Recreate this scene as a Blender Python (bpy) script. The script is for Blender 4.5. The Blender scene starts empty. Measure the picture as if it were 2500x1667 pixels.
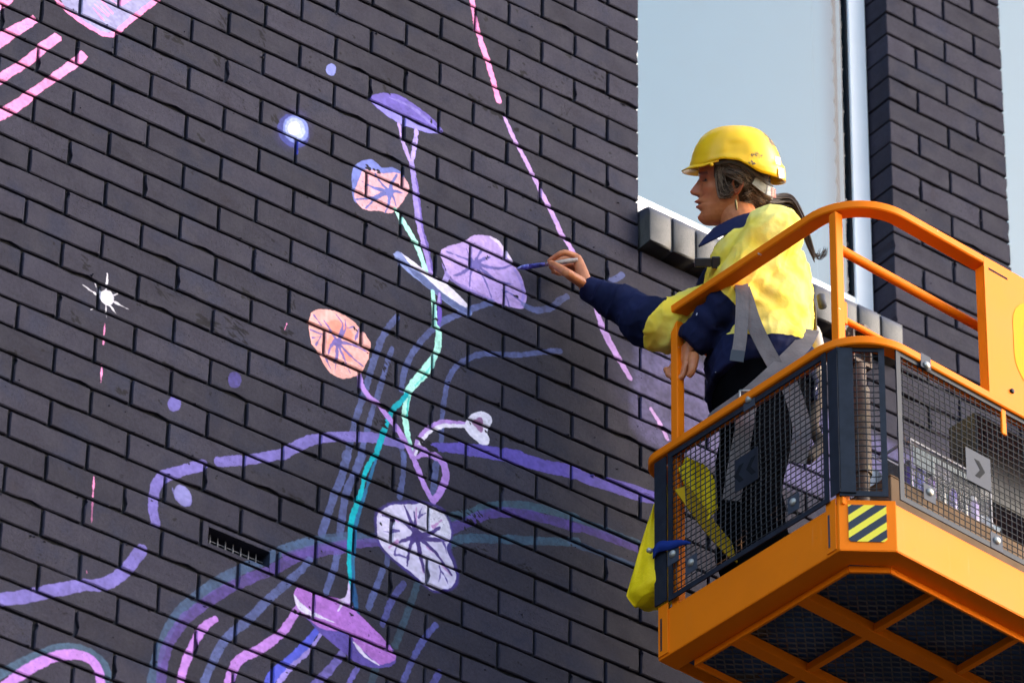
import bpy, bmesh, math, random
import numpy as np
from mathutils import Vector, Matrix, noise
from mathutils.bvhtree import BVHTree

random.seed(7)
rng = np.random.RandomState(11)
scene = bpy.context.scene
COL = scene.collection

# ------------------------------------------------------------------ camera
cam_data = bpy.data.cameras.new("camera")
cam = bpy.data.objects.new("camera", cam_data)
COL.objects.link(cam)
CAM_C = (-6.03788, -10.55136, -9.97623)
CAM_R = ((0.8048041, -0.5934037, 0.0127448), (-0.3608472, -0.4721250, 0.8042930), (0.4712533, 0.6518972, 0.5940962))   # rows: right, up, forward
cam.matrix_world = Matrix((
    (CAM_R[0][0], CAM_R[1][0], -CAM_R[2][0], CAM_C[0]),
    (CAM_R[0][1], CAM_R[1][1], -CAM_R[2][1], CAM_C[1]),
    (CAM_R[0][2], CAM_R[1][2], -CAM_R[2][2], CAM_C[2]),
    (0, 0, 0, 1)))
cam_data.sensor_width = 36.0
cam_data.lens = 203.45
cam_data.clip_start = 0.5
cam_data.clip_end = 3000.0
cam_data.dof.use_dof = True
cam_data.dof.focus_distance = 15.85
cam_data.dof.aperture_fstop = 4.5
scene.camera = cam

# ------------------------------------------------------------------ light
SUN_DIR = Vector((0.73, -0.51, 0.46)).normalized()
world = bpy.data.worlds.new("World")
scene.world = world
world.use_nodes = True
wn = world.node_tree
bg = wn.nodes["Background"]
sky = wn.nodes.new("ShaderNodeTexSky")
sky.sky_type = 'NISHITA'
sky.sun_disc = False
sky.sun_elevation = math.asin(SUN_DIR.z)
sky.sun_rotation = math.atan2(SUN_DIR.x, SUN_DIR.y)
sky.air_density = 1.0
sky.dust_density = 2.0
sky.ozone_density = 1.0
wn.links.new(sky.outputs[0], bg.inputs[0])
bg.inputs[1].default_value = 0.15
sun_data = bpy.data.lights.new("sun", 'SUN')
sun_data.energy = 0.5
sun_data.angle = math.radians(28)
sun_data.color = (1.0, 0.94, 0.86)
sun = bpy.data.objects.new("sun", sun_data)
COL.objects.link(sun)
sun.rotation_euler = SUN_DIR.to_track_quat('Z', 'Y').to_euler()
sun.location = (8, -8, 10)

scene.view_settings.view_transform = 'Standard'
scene.view_settings.look = 'None'
scene.view_settings.exposure = 2.1
scene.view_settings.gamma = 1.0
scene.view_settings.use_curve_mapping = False

# ------------------------------------------------------------------ helpers
def srgb(r, g, b):
    def f(c):
        c = c / 255.0
        return c / 12.92 if c <= 0.04045 else ((c + 0.055) / 1.055) ** 2.4
    return (f(r), f(g), f(b), 1.0)


def tag(o, label=None, cat=None, group=None, kind=None):
    if label: o["label"] = label
    if cat: o["category"] = cat
    if group: o["group"] = group
    if kind: o["kind"] = kind
    return o


def link(o, parent=None):
    COL.objects.link(o)
    if parent is not None:
        o.parent = parent
    return o


def empty(name, loc=(0, 0, 0), rz=0.0, parent=None):
    o = bpy.data.objects.new(name, None)
    o.location = loc
    o.rotation_euler = (0, 0, rz)
    o.empty_display_size = 0.1
    return link(o, parent)


class MB:
    """collects vertices and faces for one mesh object"""
    def __init__(self):
        self.v = []; self.f = []; self.m = []

    def add(self, verts, faces, mat=0):
        b = len(self.v)
        self.v.extend([tuple(float(c) for c in p) for p in verts])
        for f in faces:
            self.f.append(tuple(b + i for i in f)); self.m.append(mat)
        return self

    def box(self, a, b, mat=0):
        x0, y0, z0 = a; x1, y1, z1 = b
        v = [(x0, y0, z0), (x1, y0, z0), (x1, y1, z0), (x0, y1, z0), (x0, y0, z1), (x1, y0, z1), (x1, y1, z1), (x0, y1, z1)]
        f = [(3, 2, 1, 0), (4, 5, 6, 7), (0, 1, 5, 4), (1, 2, 6, 5), (2, 3, 7, 6), (3, 0, 4, 7)]
        return self.add(v, f, mat)

    def bar(self, p, q, w, h, up=(0, 0, 1), mat=0):
        """box of section w (sideways) x h (along up) between two points"""
        p = np.array(p, float); q = np.array(q, float)
        d = q - p; d = d / np.linalg.norm(d)
        u = np.array(up, float); u = u - d * (u @ d)
        if np.linalg.norm(u) < 1e-6: u = np.array([1.0, 0, 0]) - d * d[0]
        u /= np.linalg.norm(u); s = np.cross(d, u)
        c = [(-1, -1), (1, -1), (1, 1), (-1, 1)]
        v = [p + s * a * w / 2 + u * b * h / 2 for a, b in c] + [q + s * a * w / 2 + u * b * h / 2 for a, b in c]
        f = [(3, 2, 1, 0), (4, 5, 6, 7), (0, 1, 5, 4), (1, 2, 6, 5), (2, 3, 7, 6), (3, 0, 4, 7)]
        return self.add(v, f, mat)

    def tube(self, pts, rad, n=10, mat=0, cap=True):
        v, f = tube(pts, rad, n, cap)
        return self.add(v, f, mat)

    def poly(self, pts, mat=0):
        return self.add(pts, [tuple(range(len(pts)))], mat)

    def prism(self, outline, d, mat=0):
        """outline: 3D ring; d: extrusion vector"""
        n = len(outline); o = [np.array(p, float) for p in outline]; d = np.array(d, float)
        v = o + [p + d for p in o]
        f = [tuple(range(n - 1, -1, -1)), tuple(range(n, 2 * n))] + [(i, (i + 1) % n, n + (i + 1) % n, n + i) for i in range(n)]
        return self.add(v, f, mat)

    def mesh(self, name, mats, smooth=False, fix=True):
        me = bpy.data.meshes.new(name)
        me.from_pydata(self.v, [], self.f)
        for m in (mats if isinstance(mats, (list, tuple)) else [mats]):
            me.materials.append(m)
        me.polygons.foreach_set("material_index", self.m)
        if smooth: me.polygons.foreach_set("use_smooth", [True] * len(me.polygons))
        if fix:
            bm = bmesh.new(); bm.from_mesh(me)
            bmesh.ops.recalc_face_normals(bm, faces=bm.faces[:])
            bm.to_mesh(me); bm.free()
        me.update()
        return me

    def build(self, name, mats, parent=None, smooth=False, bevel=0.0, fix=True, angle=None):
        o = bpy.data.objects.new(name, self.mesh(name, mats, smooth, fix))
        link(o, parent)
        if bevel:
            md = o.modifiers.new("bevel", 'BEVEL'); md.width = bevel; md.segments = 2; md.limit_method = 'ANGLE'; md.angle_limit = math.radians(35)
        if angle is not None:
            o.data.set_sharp_from_angle(angle=math.radians(angle))
        return o


def catmull(P, m=4):
    P = [np.array(p, float) for p in P]
    out = []
    for i in range(len(P) - 1):
        p0 = P[max(i - 1, 0)]; p1 = P[i]; p2 = P[i + 1]; p3 = P[min(i + 2, len(P) - 1)]
        for k in range(m):
            t = k / m
            out.append(0.5 * ((2 * p1) + (-p0 + p2) * t + (2 * p0 - 5 * p1 + 4 * p2 - p3) * t * t + (-p0 + 3 * p1 - 3 * p2 + p3) * t ** 3))
    out.append(P[-1])
    return out


def tube(pts, rad, n=10, cap=True, ref=None, squash=1.0):
    pts = [np.array(p, float) for p in pts]
    if np.isscalar(rad): rad = [rad] * len(pts)
    T = []
    for i in range(len(pts)):
        d = pts[min(i + 1, len(pts) - 1)] - pts[max(i - 1, 0)]
        T.append(d / (np.linalg.norm(d) + 1e-12))
    u = np.array(ref, float) if ref is not None else (np.array([0, 0, 1.0]) if abs(T[0][2]) < 0.9 else np.array([1.0, 0, 0]))
    v = []; f = []
    for i, p in enumerate(pts):
        u = u - T[i] * (u @ T[i]); u = u / (np.linalg.norm(u) + 1e-12)
        s = np.cross(T[i], u)
        for k in range(n):
            a = 2 * math.pi * k / n
            v.append(p + (u * math.cos(a) * squash + s * math.sin(a)) * rad[i])
    for i in range(len(pts) - 1):
        for k in range(n):
            k2 = (k + 1) % n
            f.append((i * n + k, i * n + k2, (i + 1) * n + k2, (i + 1) * n + k))
    if cap:
        f.append(tuple(range(n - 1, -1, -1)))
        f.append(tuple((len(pts) - 1) * n + k for k in range(n)))
    return v, f


def evaluated(o):
    dg = bpy.context.evaluated_depsgraph_get()
    dg.update()
    me = bpy.data.meshes.new_from_object(o.evaluated_get(dg))
    return me


def remesh_mb(mb, voxel, smooth_it=2, smooth_f=0.5):
    """closed overlapping shells -> one continuous surface; returns verts (n,3), faces"""
    me = mb.mesh("tmp", [], fix=True)
    o = bpy.data.objects.new("tmp", me); COL.objects.link(o)
    md = o.modifiers.new("r", 'REMESH'); md.mode = 'VOXEL'; md.voxel_size = voxel
    if smooth_it:
        s = o.modifiers.new("s", 'SMOOTH'); s.iterations = smooth_it; s.factor = smooth_f
    m2 = evaluated(o)
    n = len(m2.vertices); co = np.zeros(n * 3); m2.vertices.foreach_get("co", co)
    faces = [tuple(p.vertices) for p in m2.polygons]
    nr = np.zeros(n * 3); m2.vertices.foreach_get("normal", nr)
    bpy.data.objects.remove(o); bpy.data.meshes.remove(me); bpy.data.meshes.remove(m2)
    return co.reshape(-1, 3), faces, nr.reshape(-1, 3)


def attr(me, name, vals):
    a = me.attributes.new(name, 'FLOAT', 'POINT')
    a.data.foreach_set("value", np.asarray(vals, np.float32))


# ------------------------------------------------------------------ materials
class NT:
    def __init__(self, name):
        self.m = bpy.data.materials.new(name); self.m.use_nodes = True
        self.t = self.m.node_tree; self.b = self.t.nodes["Principled BSDF"]; self.out = self.t.nodes["Material Output"]

    def n(self, kind, **kw):
        nd = self.t.nodes.new("ShaderNode" + kind)
        for k, v in kw.items(): setattr(nd, k, v)
        return nd

    def l(self, a, b): self.t.links.new(a, b)

    def val(self, inp, v):
        if hasattr(v, "is_linked") or hasattr(v, "links"): self.l(v, inp)
        else: inp.default_value = v

    def math(self, op, a, b=0.0, clamp=False):
        nd = self.n("Math", operation=op, use_clamp=clamp)
        self.val(nd.inputs[0], a); self.val(nd.inputs[1], b)
        return nd.outputs[0]

    def mix(self, fac, a, b, blend='MIX'):
        nd = self.n("Mix", data_type='RGBA', blend_type=blend)
        self.val(nd.inputs[0], fac); self.val(nd.inputs[6], a); self.val(nd.inputs[7], b)
        return nd.outputs[2]

    def noise(self, vec, scale, detail=4.0, rough=0.55):
        nd = self.n("TexNoise"); nd.inputs["Scale"].default_value = scale; nd.inputs["Detail"].default_value = detail; nd.inputs["Roughness"].default_value = rough
        if vec is not None: self.l(vec, nd.inputs["Vector"])
        return nd.outputs["Fac"]

    def ramp(self, fac, lo, hi):
        nd = self.n("MapRange", interpolation_type='SMOOTHSTEP'); self.val(nd.inputs[0], fac)
        nd.inputs[1].default_value = lo; nd.inputs[2].default_value = hi
        return nd.outputs[0]

    def scale(self, vec, s):
        nd = self.n("Mapping"); self.l(vec, nd.inputs[0]); nd.inputs[3].default_value = s
        return nd.outputs[0]

    def bump(self, h, strength, dist, prev=None):
        nd = self.n("Bump"); nd.inputs["Strength"].default_value = strength; nd.inputs["Distance"].default_value = dist
        self.l(h, nd.inputs["Height"])
        if prev is not None: self.l(prev, nd.inputs["Normal"])
        return nd.outputs[0]


def simple(name, col, rough=0.5, metal=0.0, var=0.12, vscale=30.0, bump=0.0, bscale=200.0, dirt=None, dirt_lo=0.58, dscale=14.0, coat=0.0, spec=0.5, chips=None):
    """paint-like material: base colour with mottling, optional dirt patches and fine relief, in object space"""
    k = NT(name); co = k.n("TexCoord").outputs["Object"]
    n1 = k.noise(co, vscale, 5)
    dark = tuple(c * (1 - var) for c in col[:3]) + (1,)
    lite = tuple(min(1, c * (1 + var)) for c in col[:3]) + (1,)
    c = k.mix(k.ramp(n1, 0.3, 0.7), dark, lite)
    if dirt is not None:
        d = k.noise(co, dscale, 8, 0.7)
        c = k.mix(k.ramp(d, dirt_lo, dirt_lo + 0.12), c, dirt)
    if chips is not None:
        ch = k.ramp(k.noise(co, 42.0, 3, 0.6), 0.745, 0.76); c = k.mix(ch, c, chips)
        st = k.ramp(k.noise(k.scale(co, (60, 60, 5)), 1.0, 4, 0.6), 0.60, 0.80); c = k.mix(k.math('MULTIPLY', st, 0.16), c, (0.55, 0.34, 0.16, 1))
    k.l(c, k.b.inputs["Base Color"])
    r = k.n("MapRange"); k.l(n1, r.inputs[0]); r.inputs[3].default_value = max(0.05, rough - 0.08); r.inputs[4].default_value = min(1, rough + 0.08)
    k.l(r.outputs[0], k.b.inputs["Roughness"])
    k.b.inputs["Metallic"].default_value = metal
    k.b.inputs["Coat Weight"].default_value = coat
    k.b.inputs["Specular IOR Level"].default_value = spec
    if bump:
        k.l(k.bump(k.noise(co, bscale, 3), bump, 0.002), k.b.inputs["Normal"])
    return k.m


def fabric(name, col, var=0.15, rough=0.85, weave=900.0, fold=0.25, spec=0.12):
    k = NT(name); co = k.n("TexCoord").outputs["Object"]
    n1 = k.noise(co, 9.0, 5); n2 = k.noise(co, weave, 2)
    dark = tuple(c * (1 - var) for c in col[:3]) + (1,)
    c = k.mix(k.ramp(n1, 0.35, 0.65), dark, col)
    k.l(c, k.b.inputs["Base Color"]); k.b.inputs["Roughness"].default_value = rough
    k.b.inputs["Specular IOR Level"].default_value = spec
    b1 = k.bump(k.noise(co, 28.0, 4, 0.6), fold, 0.01)
    k.l(k.bump(n2, 0.12, 0.001, b1), k.b.inputs["Normal"])
    return k.m

# ------------------------------------------------------------------ mural raster (flat paint on the wall, wall coordinates x / z in metres)
MX0, MX1, MZ0, MZ1, MRES = -0.34, 3.10, -2.26, 1.30, 0.0016
MW, MH = int((MX1 - MX0) / MRES), int((MZ1 - MZ0) / MRES)


def vnoise(h, w, cell, seed):
    r = np.random.RandomState(seed)
    gh, gw = int(h / cell) + 3, int(w / cell) + 3
    g = r.rand(gh, gw).astype(np.float32)
    yy = np.arange(h) / cell; xx = np.arange(w) / cell
    y0 = yy.astype(int); x0 = xx.astype(int); fy = (yy - y0)[:, None]; fx = (xx - x0)[None, :]
    fy = fy * fy * (3 - 2 * fy); fx = fx * fx * (3 - 2 * fx)
    a = g[y0][:, x0]; b = g[y0][:, x0 + 1]; c = g[y0 + 1][:, x0]; d = g[y0 + 1][:, x0 + 1]
    return (a * (1 - fx) + b * fx) * (1 - fy) + (c * (1 - fx) + d * fx) * fy


PAINT = np.zeros((MH, MW, 4), np.float32)
EDGE = (vnoise(MH, MW, 7, 1) + 0.5 * vnoise(MH, MW, 3, 2) + 0.8 * vnoise(MH, MW, 22, 3)) / 2.3 - 0.5
BRUSH = 0.5 * vnoise(MH, MW, 5, 4) + 0.5 * vnoise(MH, MW, 17, 5)


def blend(y0, x0, a, col):
    h, w = a.shape
    t = PAINT[y0:y0 + h, x0:x0 + w]
    c = np.array(col, np.float32) / 255.0
    br = 1 + 0.26 * (BRUSH[y0:y0 + h, x0:x0 + w] - 0.5)[..., None]
    na = a + t[..., 3] * (1 - a)
    rgb = (np.clip(c * br, 0, 1) * a[..., None] + t[..., :3] * (t[..., 3] * (1 - a))[..., None]) / np.maximum(na, 1e-5)[..., None]
    t[..., :3] = rgb; t[..., 3] = na


def window_of(P, pad):
    x0 = max(0, int((P[:, 0].min() - pad - MX0) / MRES)); x1 = min(MW, int((P[:, 0].max() + pad - MX0) / MRES) + 1)
    y0 = max(0, int((P[:, 1].min() - pad - MZ0) / MRES)); y1 = min(MH, int((P[:, 1].max() + pad - MZ0) / MRES) + 1)
    if x1 <= x0 or y1 <= y0: return None
    X = MX0 + (np.arange(x0, x1) + 0.5) * MRES; Z = MZ0 + (np.arange(y0, y1) + 0.5) * MRES
    return x0, y0, X[None, :], Z[:, None]


def dist_segs(P, X, Z, W):
    best = None
    for i in range(len(P) - 1):
        ax, az = P[i]; bx, bz = P[i + 1]
        dx, dz = bx - ax, bz - az; L = dx * dx + dz * dz + 1e-12
        t = np.clip(((X - ax) * dx + (Z - az) * dz) / L, 0, 1)
        d = np.hypot(X - ax - t * dx, Z - az - t * dz) - (W[i] + (W[i + 1] - W[i]) * t) * 0.5
        best = d if best is None else np.minimum(best, d)
    return best


def S(col, alpha, widths, pts, soft=0.0012, rough=0.004):
    """brush stroke"""
    P = np.array(catmull([(x, z) for x, z in pts], 4)) if len(pts) > 2 else np.array(pts, float)
    W = np.interp(np.linspace(0, 1, len(P)), np.linspace(0, 1, len(widths)), widths)
    w = window_of(P, W.max() / 2 + 0.012)
    if w is None: return
    x0, y0, X, Z = w
    d = dist_segs(P, X, Z, W)
    d = d + rough * EDGE[y0:y0 + d.shape[0], x0:x0 + d.shape[1]] * 2
    a = np.clip(0.5 - d / (2 * soft), 0, 1) * alpha
    if alpha < 0.95: a = a * (0.75 + 0.5 * BRUSH[y0:y0 + d.shape[0], x0:x0 + d.shape[1]])
    blend(y0, x0, np.clip(a, 0, 1).astype(np.float32), col)


def G(col, alpha, pts, soft=0.0012, rough=0.003, smooth=True):
    """filled shape"""
    pts = [(x, z) for x, z in pts]
    P = np.array(catmull(pts + pts[:1], 3)) if smooth else np.array(pts + pts[:1], float)
    w = window_of(P, soft * 2 + 0.01)
    if w is None: return
    x0, y0, X, Z = w
    ins = np.zeros((Z.shape[0], X.shape[1]), bool)
    for i in range(len(P) - 1):
        ax, az = P[i]; bx, bz = P[i + 1]
        if az == bz: continue
        c = ((az > Z) != (bz > Z)) & (X < (bx - ax) * (Z - az) / (bz - az) + ax)
        ins ^= c
    d = dist_segs(P, X, Z, np.zeros(len(P))); d = np.where(ins, -d, d)
    d = d + rough * EDGE[y0:y0 + d.shape[0], x0:x0 + d.shape[1]] * 2
    a = np.clip(0.5 - d / (2 * soft), 0, 1) * alpha
    if alpha < 0.95: a = a * (0.75 + 0.5 * BRUSH[y0:y0 + d.shape[0], x0:x0 + d.shape[1]])
    blend(y0, x0, np.clip(a, 0, 1).astype(np.float32), col)


G((112, 106, 156),0.5,[(2.0308,-0.1864),(2.2143,-0.1423),(2.545,-0.1186),(2.8958,-0.1152),(3.2373,-0.1246),(3.5101,-0.1302),(3.4997,-0.3262),(2.8426,-0.3976),(2.3895,-0.4612),(2.0511,-0.5073),(2.0148,-0.3522)],soft=0.02)
G((96, 92, 140),0.12,[(1.9192,-0.1059),(2.0959,-0.0844),(2.0658,-0.4156),(1.9493,-0.381)],soft=0.04)
G((248, 146, 204),1,[(-0.1449,0.0147),(-0.0888,0.0431),(-0.0897,0.0247),(-0.1109,-0.0039),(-0.1279,-0.0253),(-0.1411,-0.0345)],smooth=False)
G((248, 146, 204),1,[(-0.1476,-0.1293),(-0.1222,-0.0989),(-0.0966,-0.0683),(-0.0622,-0.0306),(-0.0255,0.0108),(-0.007,-0.0055),(-0.0377,-0.0465),(-0.0675,-0.0843),(-0.0968,-0.1269),(-0.118,-0.1526),(-0.1434,-0.1829)],smooth=False)
G((248, 146, 204),1,[(-0.1374,-0.2604),(-0.1118,-0.2328),(-0.0568,-0.1653),(-0.0061,-0.0945),(-0.0018,-0.077),(0.0468,-0.016),(0.0682,-0.0191),(0.0682,-0.033),(0.0305,-0.0839),(0.0054,-0.1243),(-0.0326,-0.1786),(-0.0708,-0.2252),(-0.1087,-0.2739),(-0.134,-0.3039)],smooth=False)
G((248, 146, 204),1,[(-0.128,-0.3807),(-0.0942,-0.3419),(-0.0225,-0.2518),(0.0389,-0.1686),(0.101,-0.0846),(0.1331,-0.0366),(0.1574,-0.0465),(0.1297,-0.0909),(0.0694,-0.1689),(0.0012,-0.2578),(-0.0045,-0.2757),(-0.0485,-0.3372),(-0.0996,-0.3918),(-0.1246,-0.4238)],smooth=False)
G((158, 154, 200),1,[(0.04,0.1134),(0.0548,0.1054),(0.0851,0.0768),(0.1477,0.0617),(0.2048,0.0609),(0.2369,0.082),(0.2982,0.1735),(0.3631,0.2585),(0.3738,0.2823)],smooth=False)
S((248, 146, 204),1,[0.0141],[(0.0384,0.1023),(0.0851,0.0768),(0.1478,0.0602),(0.2051,0.0569),(0.237,0.079),(0.2677,0.1244),(0.2984,0.171),(0.3339,0.2202),(0.3653,0.2623)])
G((248, 146, 204),1,[(0.2425,0.1819),(0.2498,0.1804),(0.2809,0.2196),(0.278,0.2286),(0.2477,0.2133)],smooth=False)
S((248, 146, 204),1,[0.0042],[(0.1575,0.1287),(0.1974,0.1021)])
S((248, 146, 204),1,[0.0042],[(0.1638,0.1423),(0.209,0.1219)])
S((248, 146, 204),1,[0.0042],[(0.1725,0.1545),(0.2123,0.1303)])
S((248, 146, 204),1,[0.0042],[(0.1836,0.1678),(0.2226,0.1407)])
S((248, 146, 204),1,[0.0042],[(0.2087,0.1857),(0.233,0.1798)])
G((130, 136, 208),1,[(0.9646,0.3082),(0.9626,0.296),(0.9562,0.2847),(0.9472,0.2773),(0.938,0.2758),(0.931,0.2805),(0.9282,0.2902),(0.9302,0.3023),(0.9366,0.3136),(0.9456,0.321),(0.9548,0.3226),(0.9618,0.3179)])
G((66, 60, 120),0.25,[(0.8872,0.0354),(0.8689,-0.0057),(0.84,-0.0373),(0.8085,-0.0508),(0.7825,-0.0428),(0.7691,-0.0155),(0.7718,0.024),(0.7899,0.0652),(0.8187,0.097),(0.8505,0.1109),(0.8767,0.1029),(0.8901,0.0752)],soft=0.012)
G((70, 76, 160),0.6,[(0.8682,0.0705),(0.8815,0.0463),(0.8809,0.0157),(0.8666,-0.0132),(0.8425,-0.0325),(0.815,-0.0372),(0.7915,-0.026),(0.7782,-0.002),(0.7787,0.0285),(0.7928,0.0574),(0.8169,0.0769),(0.8445,0.0817)],soft=0.002)
G((124, 136, 208),1,[(0.8721,0.0706),(0.8802,0.0496),(0.877,0.0239),(0.8632,0.0005),(0.8427,-0.0144),(0.8208,-0.0168),(0.8035,-0.0061),(0.7953,0.0148),(0.7985,0.0404),(0.8121,0.0639),(0.8327,0.0789),(0.8547,0.0814)],soft=0.002)
G((178, 186, 236),0.8,[(0.8627,0.0635),(0.8689,0.0471),(0.8663,0.027),(0.8555,0.0087),(0.8393,-0.003),(0.8223,-0.0051),(0.8088,0.0032),(0.8025,0.0195),(0.8051,0.0395),(0.8159,0.0579),(0.832,0.0697),(0.8491,0.0717)])
G((226, 222, 238),1,[(0.8497,0.0536),(0.853,0.0437),(0.8506,0.0312),(0.8432,0.0192),(0.8327,0.0111),(0.8219,0.0089),(0.8138,0.0134),(0.8105,0.0232),(0.8128,0.0357),(0.8202,0.0477),(0.8308,0.0558),(0.8415,0.058)])
S((44, 56, 168),1,[0.0062],[(0.8382,-0.0023),(0.8462,-0.0062),(0.845,-0.0481)])
S((248, 146, 204),1,[0.0185, 0.0206, 0.0216, 0.0206, 0.0206],[(1.426,0.8092),(1.435,0.7531),(1.4465,0.704),(1.4698,0.639),(1.4907,0.5893),(1.5128,0.5242),(1.5294,0.4728)])
S((192, 152, 224),1,[0.0122, 0.0162, 0.0173, 0.0173],[(1.5501,0.4236),(1.5727,0.3808),(1.6048,0.332),(1.6368,0.2832),(1.6634,0.2426),(1.69,0.2021),(1.7218,0.1588),(1.7537,0.1076)])
S((192, 152, 224),1,[0.0175, 0.0198, 0.0206],[(1.7473,0.1125),(1.7639,0.0912),(1.7846,0.0678),(1.8074,0.0412)])
S((190, 150, 222),1,[0.0157, 0.0235, 0.0251, 0.0235, 0.0188],[(1.8823,-0.1175),(1.9009,-0.158),(1.9216,-0.1975),(1.9463,-0.2311),(1.9709,-0.2606),(2.0038,-0.3025)])
S((200, 160, 228),1,[0.0139, 0.0169, 0.0149],[(2.0794,-0.381),(2.1159,-0.4212),(2.1367,-0.4581)])
G((104, 90, 176),1,[(1.0825,0.2664),(1.1021,0.2881),(1.1469,0.3127),(1.1975,0.3215),(1.2489,0.3093),(1.2902,0.2975),(1.3213,0.2807),(1.3371,0.2644),(1.317,0.2494),(1.2714,0.2327),(1.2055,0.222),(1.1547,0.2264),(1.1087,0.2385),(1.084,0.2529)])
G((136, 128, 212),1,[(1.0881,0.2522),(1.1386,0.253),(1.1995,0.2535),(1.2608,0.2472),(1.3169,0.251),(1.2714,0.2327),(1.2055,0.222),(1.1547,0.2264),(1.1138,0.2383)])
S((132, 120, 198),0.8,[0.003, 0.013, 0.003],[(1.1474,0.297),(1.2186,0.2999),(1.2855,0.2793),(1.3217,0.2649)])
S((176, 150, 224),1,[0.0108, 0.0128, 0.0128],[(1.1838,0.2194),(1.197,0.1678),(1.216,0.1244),(1.2334,0.0986)])
S((172, 152, 228),1,[0.0178, 0.0148, 0.0129],[(1.2437,0.222),(1.2401,0.1675),(1.2317,0.1057)])
S((150, 132, 208),1,[0.0167, 0.0206, 0.0225, 0.0215],[(1.2319,0.0979),(1.2409,0.0473),(1.25,-0.0057),(1.2566,-0.0597),(1.2668,-0.1221)])
S((110, 92, 176),1,[0.0029, 0.0078, 0.0088],[(1.2455,0.0652),(1.2585,-0.0017),(1.2665,-0.055),(1.2758,-0.1179)])
G((112, 122, 198),1,[(1.0311,-0.0161),(1.0484,0.0155),(1.0899,0.0468),(1.1125,0.0461),(1.1304,0.0364),(1.165,0.054),(1.1954,0.0517),(1.206,0.0333),(1.1873,-0.0146),(1.0987,-0.0668),(1.0484,-0.1266),(1.032,-0.0829)])
G((226, 166, 180),1,[(1.0664,0.0008),(1.1059,0.017),(1.136,0.0183),(1.1855,0.0444),(1.211,0.0331),(1.2244,0.0082),(1.2082,-0.041),(1.1843,-0.0833),(1.1601,-0.1101),(1.1253,-0.1162),(1.0909,-0.1323),(1.061,-0.1309),(1.0428,-0.1087),(1.0442,-0.0771),(1.0552,-0.0357)])
S((104, 108, 178),1,[0.0127, 0.0082, 0.0028],[(1.1602,-0.0336),(1.1287,-0.0163),(1.1051,0.0114)])
S((104, 108, 178),1,[0.0126, 0.0082, 0.0028],[(1.1602,-0.0336),(1.1129,-0.0445),(1.0655,-0.0438)])
S((104, 108, 178),1,[0.0126, 0.0082, 0.0028],[(1.1602,-0.0336),(1.109,-0.0774),(1.048,-0.1139)])
S((104, 108, 178),1,[0.0126, 0.0082, 0.0028],[(1.1602,-0.0336),(1.1189,-0.0728),(1.0818,-0.1289)])
S((104, 108, 178),1,[0.0126, 0.0082, 0.0028],[(1.1602,-0.0336),(1.1584,-0.0723),(1.1482,-0.1131)])
S((104, 108, 178),1,[0.0127, 0.0082, 0.0028],[(1.1602,-0.0336),(1.1746,-0.0514),(1.183,-0.0746)])
S((104, 108, 178),1,[0.0127, 0.0082, 0.0028],[(1.1602,-0.0336),(1.182,-0.0231),(1.2035,-0.0183)])
S((104, 108, 178),1,[0.0127, 0.0082, 0.0028],[(1.1602,-0.0336),(1.1679,0.002),(1.1827,0.0379)])
G((104, 108, 178),1,[(1.1751,-0.0266),(1.1733,-0.0341),(1.168,-0.0416),(1.1606,-0.0469),(1.1531,-0.0486),(1.1476,-0.0463),(1.1454,-0.0406),(1.1471,-0.033),(1.1524,-0.0256),(1.1598,-0.0203),(1.1673,-0.0186),(1.1729,-0.0208)])
S((176, 238, 226),1,[0.0087, 0.0175, 0.0184],[(1.1803,-0.0851),(1.2001,-0.1069),(1.225,-0.1364)])
S((160, 136, 212),1,[0.0175, 0.0194, 0.0185],[(1.263,-0.1125),(1.2847,-0.1693),(1.3068,-0.2462)])
S((104, 88, 166),1,[0.0039, 0.0068, 0.0068],[(1.273,-0.1078),(1.2946,-0.1647),(1.3142,-0.2378)])
S((176, 238, 226),1,[0.0194, 0.0203, 0.0194, 0.0174],[(1.2233,-0.131),(1.2469,-0.1638),(1.2689,-0.1997),(1.2921,-0.2581)])
S((166, 150, 218),1,[0.0213, 0.0165],[(1.3714,-0.2114),(1.3526,-0.2687)])
G((188, 158, 224),1,[(1.3378,-0.1781),(1.3422,-0.1529),(1.3769,-0.1214),(1.4118,-0.0949),(1.4367,-0.0678),(1.4667,-0.0423),(1.5074,-0.0296),(1.5331,-0.0333),(1.5591,-0.0525),(1.5852,-0.0794),(1.6114,-0.1114),(1.6272,-0.1404),(1.6381,-0.1819),(1.6309,-0.2212),(1.6183,-0.2346),(1.5878,-0.2433),(1.5471,-0.249),(1.5064,-0.2496),(1.4658,-0.2502),(1.4152,-0.2477),(1.3796,-0.2384),(1.3588,-0.2121),(1.3457,-0.1925)])
S((140, 120, 196),0.7,[0.0029, 0.0127, 0.0146, 0.0049],[(1.3434,-0.1987),(1.3695,-0.2379),(1.4354,-0.2487),(1.5267,-0.248)])
S((222, 204, 244),1,[0.003, 0.0119, 0.0119, 0.004],[(1.5075,-0.0322),(1.5357,-0.0373),(1.567,-0.0644),(1.5905,-0.0899)])
S((160, 140, 226),0.8,[0.002, 0.0109, 0.0109, 0.0039],[(1.5907,-0.1002),(1.6142,-0.1308),(1.6276,-0.1712),(1.6182,-0.227)])
S((112, 100, 172),1,[0.0127, 0.0083, 0.0028],[(1.4587,-0.1496),(1.413,-0.1486),(1.3599,-0.1525)])
S((112, 100, 172),1,[0.0127, 0.0083, 0.0028],[(1.4587,-0.1496),(1.4395,-0.1338),(1.4264,-0.1114)])
S((112, 100, 172),1,[0.0128, 0.0083, 0.0028],[(1.4587,-0.1496),(1.4666,-0.1193),(1.4804,-0.0889)])
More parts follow.
